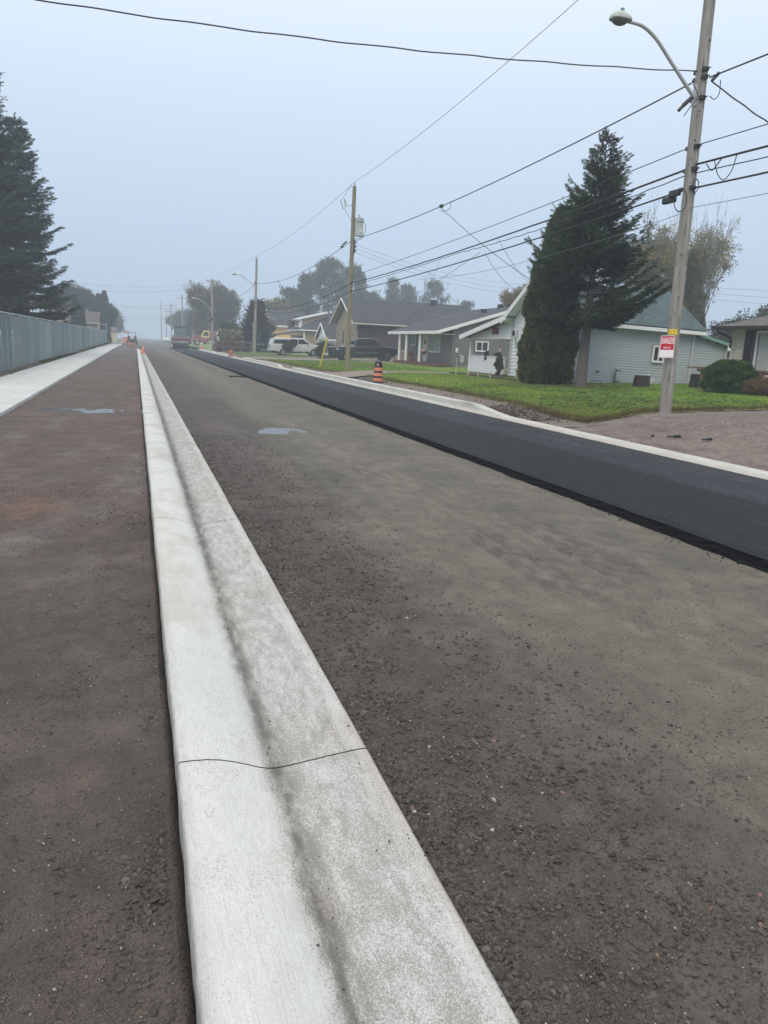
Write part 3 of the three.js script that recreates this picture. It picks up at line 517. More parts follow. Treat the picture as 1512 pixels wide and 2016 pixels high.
const blue = [[.060, .100, .072], [.048, .082, .058], [.078, .114, .082], [.064, .088, .042]];
const fir = { trunk: .26, bottom: 2.3, step: .66, n: 8, gap: .32, fan: .4, fanMax: 1.1, size: .50, pitch0: -.16, pitch1: .6, sag: .10, tipUp: .16, cols: blue, dead: (t) => t < .3 ? .35 : .04, deadCol: [[.075, .062, .024], [.055, .046, .022], [.09, .055, .03]], thin: () => .14, sprayUp: .06,
  profile: (t) => t < .15 ? 3.2 : t < .45 ? lerp(3.45, 2.75, (t - .15) / .3) : lerp(2.75, .22, Math.pow((t - .45) / .55, .95)), shape: (az, t) => 1 + .13 * Math.sin(az * 2 + t * 31) + .06 * Math.sin(t * 75) };
conifer('spruce_tree', 'blue green spruce behind the screened fence, the farther of the two by the sidewalk', [-7.55, 0, -62], { ...fir, seed: 411, h: 15.6, trunk: .3 });
conifer('spruce_tree', 'larger spruce behind the screened fence, cut by the edge of the view', [-8.7, 0, -55], { ...fir, seed: 412, h: 18.2, trunk: .33, profile: (t) => fir.profile(t) * 1.1 });

// cedar: upright fans packed over a column
const FAN = (() => { const q = mulberry(8), P = [], I = []; for (let b = 0; b < 9; b++) { const a = (b / 8 - .5) * 1.9, l = .6 + .5 * q(), k = P.length / 3, c = Math.cos(a), s = Math.sin(a), w = .07, z = .18 * (q() - .5); P.push(0, 0, 0, c * l * .5, s * l * .5 - w, z, c * l * .5, s * l * .5 + w, z + .03, c * l, s * l, z * 1.6 - .06); I.push(k, k + 1, k + 2, k + 2, k + 1, k + 3); } const g = new THREE.BufferGeometry(); g.setAttribute('position', new THREE.Float32BufferAttribute(P, 3)); g.setIndex(I); g.computeVertexNormals(); return g; })();
function cedar(name, label, p, o) {
  const q = mulberry(o.seed), root = thing(name, label, o.cat ?? 'cedar', p, 0, o.group), L = [];
  for (let i = 0; i < o.count; i++) {
    const t = Math.pow(q(), .85), az = q() * 6.283, lobes = 1 + .22 * (vnoise(az * 2.2 + 9, t * 9, o.seed) - .5) * 2 + .1 * (vnoise(az * 5 + 9, t * 22, o.seed + 1) - .5), y = t * o.h, r = o.profile(t) * lobes, dpt = Math.pow(q(), 2.2) * .3, rr = r * (1 - dpt);
    const out = V(Math.cos(az), 1.1 + .8 * q(), Math.sin(az)), tw = vnoise(az * 3 + 4, t * 14, o.seed + 3);
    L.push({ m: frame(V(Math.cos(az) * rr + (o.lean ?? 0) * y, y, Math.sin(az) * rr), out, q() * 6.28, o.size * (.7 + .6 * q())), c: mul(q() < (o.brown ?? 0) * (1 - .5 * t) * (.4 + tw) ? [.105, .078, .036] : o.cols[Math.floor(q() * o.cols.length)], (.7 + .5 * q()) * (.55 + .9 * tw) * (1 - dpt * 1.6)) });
  }
  part('trunk', rod([0, -.2, 0], [(o.lean ?? 0) * o.h * .9, o.h * .9, 0], .10 * o.h / 6, .02, 7), M.bark, root);
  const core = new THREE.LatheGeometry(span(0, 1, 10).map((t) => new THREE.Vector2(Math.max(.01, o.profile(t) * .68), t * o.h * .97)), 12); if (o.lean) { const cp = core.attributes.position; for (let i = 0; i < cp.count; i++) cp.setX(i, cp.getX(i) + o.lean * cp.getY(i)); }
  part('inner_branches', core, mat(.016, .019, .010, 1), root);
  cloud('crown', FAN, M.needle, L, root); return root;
}
const cedCol = [[.070, .100, .026], [.088, .116, .030], [.054, .082, .024], [.105, .122, .034]];
cedar('cedar_tree', 'clipped columnar cedar with brown flecks, tight against the tall spruce', [14.45, ground(14.45, -25.6), -25.7], { seed: 421, h: 6.15, count: 15000, size: .17, brown: .44, cols: cedCol, lean: .012, profile: (t) => t < .06 ? lerp(.8, .98, t / .06) : t < .3 ? 1.0 : t < .6 ? lerp(1.0, .74, (t - .3) / .3) : t < .9 ? lerp(.74, .32, (t - .6) / .3) : lerp(.32, .04, (t - .9) / .1) });

// broadleaf: forked limbs, leaves gathered in clumps at the twig ends
const CLUMP = (() => { const q = mulberry(12), P = [], I = []; for (let b = 0; b < 10; b++) { const c = V(q() - .5, q() - .5, q() - .5).multiplyScalar(1.5), a = V(q() - .5, q() - .5, q() - .5).normalize().multiplyScalar(.24), d = V(q() - .5, q() - .5, q() - .5).cross(a).normalize().multiplyScalar(.15), k = P.length / 3; for (const [u, v] of [[-1, 0], [0, -1], [1, 0], [0, 1]]) P.push(c.x + a.x * u + d.x * v, c.y + a.y * u + d.y * v, c.z + a.z * u + d.z * v); I.push(k, k + 1, k + 2, k, k + 2, k + 3); } const g = new THREE.BufferGeometry(); g.setAttribute('position', new THREE.Float32BufferAttribute(P, 3)); g.setIndex(I); g.computeVertexNormals(); return g; })();
function broadleaf(name, label, p, o) {
  const q = mulberry(o.seed), root = thing(name, label, o.cat ?? 'tree', p, 0, o.group), W = [], tips = [];
  const grow = (a, dir, len, r, d) => {
    const b = a.clone().add(dir.clone().multiplyScalar(len)); W.push(rod(a.toArray(), b.toArray(), r, r * .68, d < 2 ? 7 : 4)); if (d >= o.depth - 3) tips.push(b, a.clone().lerp(b, .5));
    if (d >= o.depth) return; const n = d === 0 ? o.fork ?? 4 : 2 + (q() < .55 ? 1 : 0);
    for (let i = 0; i < n; i++) { const az = q() * 6.283, s = o.spread * (.6 + .7 * q()); grow(a.clone().lerp(b, d === 0 ? .55 + .45 * q() : .75 + .25 * q()), dir.clone().multiplyScalar(1).add(V(Math.cos(az) * s, (o.up ?? .18) * q(), Math.sin(az) * s)).normalize(), len * (o.ratio ?? .72) * (.8 + .4 * q()), r * .6, d + 1); }
  };
  const stems = o.stems ?? 1; for (let s = 0; s < stems; s++) { const az = s / stems * 6.28, k = stems > 1 ? .22 : 0; grow(V(Math.cos(az) * k, -.2, Math.sin(az) * k), V(Math.cos(az) * k * (o.splay ?? .6), 1, Math.sin(az) * k * (o.splay ?? .6)).normalize(), o.h * (o.bole ?? .33) * (.85 + .3 * q()), o.trunk, 0); }
  // fit the crown to its height and width
  let hi = 0, wide = 0; for (const t of tips) { hi = Math.max(hi, t.y); wide = Math.max(wide, Math.hypot(t.x, t.z)); }
  const ky = o.h * (o.bare ? 1 : .94) / hi, kx = o.w / wide; W.forEach((g) => g.scale(kx, ky, kx)); tips.forEach((t) => t.multiply(V(kx, ky, kx)));
  part('trunk', W, o.bark ?? M.bark, root);
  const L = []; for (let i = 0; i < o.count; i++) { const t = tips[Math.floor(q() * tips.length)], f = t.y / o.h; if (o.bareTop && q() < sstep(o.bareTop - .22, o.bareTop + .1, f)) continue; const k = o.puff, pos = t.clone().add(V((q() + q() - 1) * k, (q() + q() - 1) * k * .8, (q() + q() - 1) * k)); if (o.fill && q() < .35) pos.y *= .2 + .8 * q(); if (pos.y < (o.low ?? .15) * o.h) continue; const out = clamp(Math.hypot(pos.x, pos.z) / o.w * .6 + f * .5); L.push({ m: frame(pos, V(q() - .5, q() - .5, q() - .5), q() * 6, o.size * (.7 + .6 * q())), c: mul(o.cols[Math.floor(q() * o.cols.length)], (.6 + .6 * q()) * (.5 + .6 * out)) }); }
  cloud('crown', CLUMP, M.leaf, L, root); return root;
}
const olive = [[.085, .085, .035], [.07, .078, .034], [.10, .088, .038], [.06, .068, .032]], yellowing = [[.30, .25, .10], [.22, .20, .085], [.36, .29, .12], [.17, .165, .075]], dullGreen = [[.045, .06, .03], [.055, .066, .032], [.038, .052, .028]];
broadleaf('poplar_tree', 'half bare pale yellow poplar behind the green roofed house, left of the hydro pole', [37.4, .6, -51], { seed: 431, h: 13.0, w: 3.6, trunk: .16, depth: 5, spread: .34, up: .5, ratio: .7, fork: 5, stems: 3, splay: .5, bole: .36, count: 4600, size: .26, puff: .5, bareTop: .80, bare: 1, cols: yellowing, bark: M.barkPale, low: .2, cat: 'poplar' });
broadleaf('poplar_tree', 'half bare pale yellow poplar behind the green roofed house, right of the hydro pole', [41.4, .6, -51.5], { seed: 432, h: 13.3, w: 3.8, trunk: .16, depth: 5, spread: .36, up: .5, ratio: .7, fork: 5, stems: 3, splay: .55, bole: .36, count: 3800, size: .26, puff: .5, bareTop: .74, bare: 1, cols: yellowing, bark: M.barkPale, low: .16, cat: 'poplar' });
cedar('juniper_tree', 'dull olive green conifer rising among the half bare poplars', [38.9, .6, -49.5], { seed: 433, h: 8.4, count: 5000, size: .34, brown: .15, cat: 'juniper', cols: [[.12, .12, .05], [.10, .105, .045], [.13, .125, .055]], profile: (t) => t < .5 ? lerp(1.8, 1.4, t / .5) : lerp(1.4, .12, Math.pow((t - .5) / .5, 1.2)) });
broadleaf('birch_tree', 'pale tan leaved tree showing just behind the gable of the white house', [31, .5, -59.5], { seed: 434, h: 6.8, w: 2.2, trunk: .13, depth: 4, spread: .4, count: 2600, size: .30, puff: .5, cols: [[.24, .18, .10], [.20, .155, .09], [.27, .21, .12]], bark: M.barkPale, low: .12, cat: 'birch' });
broadleaf('maple_tree', 'dark green round tree behind the shingle roof of the cream house', [53, .5, -51], { seed: 435, h: 7.8, w: 4.2, trunk: .2, depth: 5, spread: .6, count: 5200, size: .42, puff: .8, cols: dullGreen, cat: 'maple' });
broadleaf('lilac_bush', 'mixed green and yellow bush seen between the white annex and the cream house', [41.5, .5, -46.2], { seed: 436, h: 4.4, w: 3.0, trunk: .1, depth: 4, spread: .6, stems: 3, count: 4200, size: .3, puff: .7, low: .02, cols: [...olive, ...dullGreen], cat: 'bush' });
broadleaf('roadside_tree', 'broad olive tree turning brown behind the two tank trucks', [15.4, .2, -154], { seed: 441, h: 11.6, w: 5.6, trunk: .3, depth: 5, spread: .62, count: 9500, size: .55, puff: 1.6, low: .0, fill: 1, cols: [[.13, .12, .045], [.11, .108, .045], [.16, .125, .05], [.09, .095, .04], [.17, .12, .06]] });
conifer('pine_tree', 'bushy dark conifer standing over the flower bed beyond the lamp pole', [14.5, .2, -99.5], { seed: 442, h: 6.2, cat: 'pine', trunk: .14, bottom: .25, step: .34, n: 7, gap: .28, fan: .4, size: .5, pitch0: .1, pitch1: .9, cols: [[.036, .055, .03], [.045, .062, .034], [.05, .058, .035]], profile: (t) => t < .25 ? 2.2 : lerp(2.2, .3, (t - .25) / .75), thin: () => .1 });
broadleaf('round_shrub', 'large dark green shrub between the silver tanker and the bushy conifer', [12.6, .15, -108], { seed: 443, h: 3.6, w: 2.1, trunk: .08, depth: 4, spread: .7, stems: 3, count: 4200, size: .34, puff: .6, low: 0, cols: [[.05, .066, .028], [.06, .072, .03]], cat: 'shrub' });
broadleaf('flowering_tree', 'thin tree with white blooms against the yellow house', [18.2, .2, -112], { seed: 444, h: 5.2, w: .9, trunk: .06, depth: 4, spread: .4, count: 260, size: .3, puff: .5, cols: [[.6, .58, .54], [.5, .46, .4], [.08, .09, .04], [.09, .1, .05]], cat: 'tree' });
broadleaf('weeping_shrub', 'small reddish brown weeping tree in front of the silver pickup', [15.2, .2, -80.4], { seed: 445, h: 1.65, w: .72, trunk: .07, depth: 3, spread: .8, count: 1500, size: .16, puff: .28, low: .3, cols: [[.075, .055, .04], [.06, .05, .035], [.09, .06, .045]], cat: 'shrub' });
broadleaf('maple_shrub', 'dark red brown tree beside the beige dormer', [22.3, .3, -113], { seed: 446, h: 5.2, w: 1.0, trunk: .08, depth: 4, spread: .5, count: 700, size: .32, puff: .6, cols: [[.08, .05, .04], [.09, .065, .05]], cat: 'tree' });
broadleaf('burning_bush', 'low dark red shrub beside the yellow guy wire guard', [16.4, .2, -70.6], { seed: 447, h: 1.15, w: .75, trunk: .04, depth: 3, spread: .9, stems: 3, count: 1100, size: .16, puff: .3, low: 0, cols: [[.10, .045, .035], [.07, .05, .035], [.05, .06, .03]], cat: 'shrub' });
broadleaf('foundation_shrub', 'grey green shrub between the white shed and the stone front', [19.3, .3, -81.6], { seed: 448, h: 1.7, w: 1.0, trunk: .04, depth: 3, spread: .9, stems: 3, count: 1500, size: .2, puff: .35, low: 0, cols: [[.07, .085, .05], [.06, .075, .045]], cat: 'shrub' });
// far pines in the fog behind the houses
const farPine = (label, p, h, w, seed, n, profile) => { const q = mulberry(seed), root = thing('pine_tree', label, 'pine', p, 0, 'pines fading in the fog behind the houses'), L = []; const W = [rod([0, -.3, 0], [0, h * .95, 0], .28, .05, 6)];
  for (let k = 0; k < n; k++) { const t = .12 + .88 * Math.pow(q(), .8), az = q() * 6.28, r = w * profile(t) * (.75 + .4 * q()), c = V(Math.cos(az) * r, h * t, Math.sin(az) * r); W.push(rod([0, h * t - r * .2, 0], c.toArray(), .06, .02, 3)); for (let i = 0; i < 60; i++) L.push({ m: frame(c.clone().multiply(V(1, 1, 1)).add(V((q() + q() - 1) * 1.9, (q() + q() - 1) * 1.2, (q() + q() - 1) * 1.9)).lerp(V(0, c.y, 0), q() * .45), V(q() - .5, .5 + q() * .6, q() - .5), q() * 6, .75 * (.6 + .6 * q())), c: mul([.075, .085, .045], .6 + .6 * q()) }); }
  part('trunk', W, M.bark, root); cloud('crown', SPRAY_FINE, M.needle, L, root); };
const tall = (t) => t < .3 ? .75 : t < .75 ? 1 : lerp(1, .25, (t - .75) / .25), cone = (t) => lerp(1, .06, t);
farPine('tall far pine with a flat crown rising highest above the roofs', [40.2, .3, -168], 18.6, 4.6, 451, 110, tall);
farPine('narrow pointed far conifer just left of the highest pine', [34.6, .3, -166], 14.8, 2.6, 452, 60, cone);
farPine('far pine close behind the transformer pole', [45.6, .3, -170], 17.6, 4.0, 453, 90, tall);
farPine('low broad far pine over the yellow house roof', [30.6, .3, -162], 11.2, 4.4, 454, 64, tall);
farPine('broad far pine over the stone fronted house', [50.4, .3, -172], 12.8, 4.2, 455, 64, tall);
farPine('pointed far conifer above the long dark roof, left of a pair', [58.6, .3, -180], 16.6, 3.1, 456, 60, cone);
farPine('rounder far pine above the long dark roof, right of a pair', [62.4, .3, -181], 15.2, 2.9, 457, 60, tall);
farPine('lone open crowned far pine above the grey house roof', [69.0, .3, -180], 16.6, 3.4, 458, 46, tall);
farPine('small far treetop just over the roof ridge end', [71.5, .3, -165], 11.6, 2.0, 459, 26, tall);
broadleaf('ash_tree', 'tan and olive far tree low behind the yellow house', [26.0, .3, -148], { seed: 460, h: 9.2, w: 4.6, trunk: .2, depth: 5, spread: .6, count: 3800, size: .6, puff: 1, low: .05, cols: [...olive, ...yellowing] });
// left side, beyond and behind the fence
broadleaf('boulevard_tree', 'tall brownish green tree behind the fence, left of the dark hedge', [-9.6, 0, -141], { seed: 461, h: 9.4, w: 3.2, trunk: .2, depth: 5, spread: .5, count: 4200, size: .55, puff: .9, low: .08, cols: [[.06, .068, .032], [.075, .075, .04], [.09, .075, .045]] });
broadleaf('lilac_bush', 'pinkish bare shrub behind the fence by the left spruces', [-12.3, 0, -136], { seed: 462, h: 7.4, w: 2.2, trunk: .12, depth: 5, spread: .45, count: 900, size: .4, puff: .8, cols: [[.16, .12, .10], [.13, .10, .08]], cat: 'bush' });
broadleaf('hedge_tree', 'dense dark tree leaning over the far end of the fence', [-5.6, 0, -147.5], { seed: 463, h: 7.3, w: 2.6, trunk: .25, depth: 5, spread: .7, count: 6500, size: .5, puff: .9, low: 0, cols: [[.042, .054, .028], [.05, .058, .03], [.036, .046, .026]] });
for (const [x, z, h, s, l] of [[-6.1, -149, 8.3, 464, 'dark columnar cedar at the fence end, middle one of three'], [-5.15, -149.5, 8.9, 465, 'dark columnar cedar at the fence end, nearest the road of three'], [-7.0, -149, 7.4, 466, 'dark columnar cedar at the fence end, shortest of three']]) cedar('cedar_tree', l, [x, 0, z], { seed: s, h, count: 1600, size: .42, cols: [[.036, .05, .026], [.042, .056, .03]], group: 'cedars at the far end of the fence', profile: (t) => t < .7 ? .75 : lerp(.75, .1, (t - .7) / .3) });
for (const [x, z, h, s, l] of [[-7.55, -112, 5.9, 467, 'slim green cedar in front of the beige bungalow, the taller of two'], [-6.75, -112, 4.9, 468, 'slim green cedar in front of the beige bungalow, the shorter of two']]) cedar('cedar_tree', l, [x, 0, z], { seed: s, h, count: 1500, size: .3, cols: [[.05, .075, .035], [.06, .08, .04]], profile: (t) => lerp(.62, .08, Math.pow(t, 1.6)) });
for (const [x, z, h, s, l] of [[15.6, -199, 10.2, 469, 'dark far cedar column behind the roller, the taller of two'], [12.9, -196, 7.6, 470, 'dark far cedar column behind the roller, the shorter of two']]) cedar('cedar_tree', l, [x, 0, z], { seed: s, h, count: 1400, size: .5, cols: [[.036, .05, .03]], profile: (t) => t < .6 ? .95 : lerp(.95, .15, (t - .6) / .4) });
for (const [x, z, h, w, s, l] of [[-6.5, -192, 6, 3, 471, 'pale far roadside tree on the left fading in the fog'], [-6, -235, 8, 4, 472, 'fainter far roadside tree on the left, deepest in the fog'], [14, -232, 9, 5, 473, 'pale far tree right of the road behind the parked cars'], [17, -270, 11, 6, 474, 'faintest far tree right of the road']]) broadleaf('far_tree', l, [x, 0, z], { seed: s, h, w, trunk: .25, depth: 4, spread: .6, count: 1500, size: .8, puff: 1.2, low: .03, cols: olive, group: 'trees fading in the fog down the street' });
// garden shrubs by the cream house
cedar('globe_shrub', 'big clipped dark green globe shrub before the cream house', [18.85, ground(18.85, -21.3) - .12, -21.3], { seed: 481, h: 1.16, count: 9000, size: .12, cat: 'shrub', cols: [[.06, .115, .022], [.075, .14, .028], [.045, .09, .02], [.095, .155, .034]], profile: (t) => 0.80 * Math.pow(clamp(1 - Math.pow(Math.abs(t - .38) / .64, 2.4)), .5) });
broadleaf('hydrangea_shrub', 'rusty brown autumn shrub at the foot of the globe shrub', [19.15, ground(19.15, -20), -20.0], { seed: 482, h: .62, w: .62, trunk: .02, depth: 3, spread: 1, stems: 5, count: 1100, size: .10, puff: .16, low: 0, cols: [[.20, .11, .05], [.15, .085, .045], [.24, .16, .06], [.12, .09, .04]], cat: 'shrub' });
broadleaf('hydrangea_shrub', 'rusty brown autumn shrub cut by the view edge before the deck', [20.0, ground(20, -20), -20.0], { seed: 483, h: .7, w: .75, trunk: .02, depth: 3, spread: 1, stems: 5, count: 1400, size: .10, puff: .18, low: 0, cols: [[.18, .10, .05], [.14, .09, .045], [.2, .17, .05], [.10, .09, .04]], cat: 'shrub' });
// ---------------------------------------------------------------- houses
const T_SHINGLE = tex8(512, 512, (i, j) => { const row = Math.floor(j / 32), t = (j % 32) / 32, tab = Math.floor((i + (row % 2) * 32 + 13 * hash(row, 1)) / 64), v = .42 + .22 * (hash(tab, row, 5) - .5) + .14 * (hash(i, j, 6) - .5) + .10 * (fbm(i / 60, j / 60, 3, 7) - .5); return t < .09 ? v * .72 : v; }, [1 / 2.4, 1 / 2.4]);
const T_SHINGLEB = tex8(256, 512, (i, j) => { const t = (j % 32) / 32; return clamp(.2 + .7 * t - (t > .94 ? .8 : 0) + .15 * hash(i, j, 8)); }, [1 / 2.4, 1 / 2.4]);
const shingle = (r, g, b) => new THREE.MeshStandardMaterial({ map: T_SHINGLE, bumpMap: T_SHINGLEB, bumpScale: .008, color: rgb(r * 2.3, g * 2.3, b * 2.3), roughness: .92 });
const T_SIDE = tex8(256, 256, (i, j) => .5 + .06 * (fbm(i / 50, j / 8, 3, 61) - .5) + .05 * (fbm(i / 60, j / 60, 3, 62) - .5), [1 / 2, 1 / 1]);
const siding = (r, g, b, rough = .55) => new THREE.MeshStandardMaterial({ map: T_SIDE, color: rgb(r * 2, g * 2, b * 2), roughness: rough });
Object.assign(M, { shDark: shingle(.040, .042, .050), shTeal: shingle(.052, .082, .086), shBrown: shingle(.10, .088, .085), paleSide: siding(.40, .44, .47), greySide: siding(.135, .132, .125), creamSide: siding(.60, .58, .47), beigeSide: siding(.30, .225, .145), yellowSide: siding(.66, .42, .12), whiteSide: siding(.70, .73, .74), tanWood: siding(.33, .265, .19, .8), conc2: mat(.36, .36, .34, .9), soffit: mat(.24, .21, .18, .7), trimPale: mat(.42, .45, .48, .5), brownBoard: siding(.062, .036, .034, .75) });
function quadSlab(A, B, C, D, th) {                       // roof plane: ridge A-B, eave C-D (C under A), thickness downwards
  const a = V(...A), b = V(...B), c = V(...C), d = V(...D), n = b.clone().sub(a).lengthSq() > 1e-6 ? b.clone().sub(a).cross(c.clone().sub(a)) : d.clone().sub(c).cross(c.clone().sub(a)); n.normalize(); if (n.y < 0) n.negate();
  const o = n.multiplyScalar(-th), top = [a, b, c, d], bot = top.map((p) => p.clone().add(o)), u = d.clone().sub(c).normalize(), P = [], U = [];
  const uv = (p) => [p.clone().sub(c).dot(u), p.distanceTo(c.clone().add(u.clone().multiplyScalar(p.clone().sub(c).dot(u))))];
  const tri = (...t) => t.forEach((p) => { P.push(p.x, p.y, p.z); U.push(...uv(p)); }), quad = (p, q, r, s) => { tri(p, q, r); tri(p, r, s); };
  const up = new THREE.Vector3().subVectors(d, c).cross(new THREE.Vector3().subVectors(a, c)).y > 0;
  const Q = (p, q, r, s) => up ? quad(p, q, r, s) : quad(s, r, q, p);
  Q(c, d, b, a); Q(bot[0], bot[1], bot[3], bot[2]); Q(bot[2], bot[3], d, c); Q(a, b, bot[1], bot[0]); Q(bot[0], bot[2], c, a); Q(b, d, bot[3], bot[1]);
  const g = new THREE.BufferGeometry(); g.setAttribute('position', new THREE.Float32BufferAttribute(P, 3)); g.setAttribute('uv', new THREE.Float32BufferAttribute(U, 2)); g.computeVertexNormals(); return g;
}
const wedge = (e) => poly([[0, 0], [.040, .0], [.040, .012], [.008, e + .004], [0, e + .004]].map(([z, y]) => [z, y]), 1).rotateY(-Math.PI / 2).translate(1, 0, 0);   // lap board, unit length on x, face to +z
const wedgeOf = {};
function lapBoards(parent, o) {                           // o: facing S or W, plane, y0, y1, e, from(y), to(y), merged
  const m = o.material, g0 = wedgeOf[o.e] ??= (() => { const g = norm(wedge(o.e)); const p = g.attributes.position; let s = 0; for (let i = 0; i < p.count; i++) s = Math.max(s, p.getZ(i)); if (s < .01) g.rotateY(Math.PI).translate(1, 0, 0); return metreUV(g); })(), list = [];
  for (let y = o.y0, k = 0; y < o.y1 - .02; y += o.e, k++) {
    const a = o.from(y + o.e * .5), b = o.to(y + o.e * .5); if (b - a < .05) continue;
    if (o.merged) { const g = g0.clone(); g.scale(b - a, 1, 1).translate(a, y, 0); if (o.facing === 'W') g.rotateY(-Math.PI / 2).translate(o.plane, 0, 0); else g.translate(0, 0, o.plane); list.push(g); continue; }
    const w = shadowed(new THREE.Mesh(g0, m)); w.name = 'siding_board'; w.scale.x = b - a;
    if (o.facing === 'W') { w.rotation.y = -Math.PI / 2; w.position.set(o.plane, y, a); } else w.position.set(a, y, o.plane);
    parent.add(w);
  }
  if (o.merged) part('siding', list, m, parent).userData.kind = 'stuff';
}
function windowPart(parent, facing, along, y, plane, w, h, o = {}) {  // centre along the wall
  const f = o.f ?? .07, bars = [box(w, f, .07, 0, h / 2 - f / 2), box(w, f * 1.1, .08, 0, -h / 2 + f / 2), box(f, h - 2 * f, .07, -w / 2 + f / 2), box(f, h - 2 * f, .07, w / 2 - f / 2)];
  const n = o.lights ?? 2; for (let i = 1; i < n; i++) bars.push(box(f * .7, h - 2 * f, .05, -w / 2 + w * i / n, 0, -.005));
  if (o.cross) bars.push(box(w - 2 * f, f * .7, .05, 0, 0, -.005));
  const g = part(o.name ?? 'window', bars, o.m ?? M.white, parent);
  for (let i = 0; i < n; i++) { const pw = (w - 2 * f) / n - f * .35, p = part('pane', box(pw, h - 2 * f, .012, -w / 2 + f + (w - 2 * f) * (i + .5) / n, 0, -.018), M.glass, g); if (o.curtain) part('curtain', curtain(pw * .9, h - 2.1 * f).translate(-w / 2 + f + (w - 2 * f) * (i + .5) / n, 0, -.008), o.curtain, g); }
  if (facing === 'W') { g.rotation.y = -Math.PI / 2; g.position.set(plane - .06, y, along); } else g.position.set(along, y, plane + .06);
  return g;
}
function curtain(w, h) { const g = new THREE.PlaneGeometry(w, h, 60, 1), p = g.attributes.position; for (let i = 0; i < p.count; i++) p.setZ(i, .006 * Math.sin(p.getX(i) * 70) + .003); g.computeVertexNormals(); return g; }

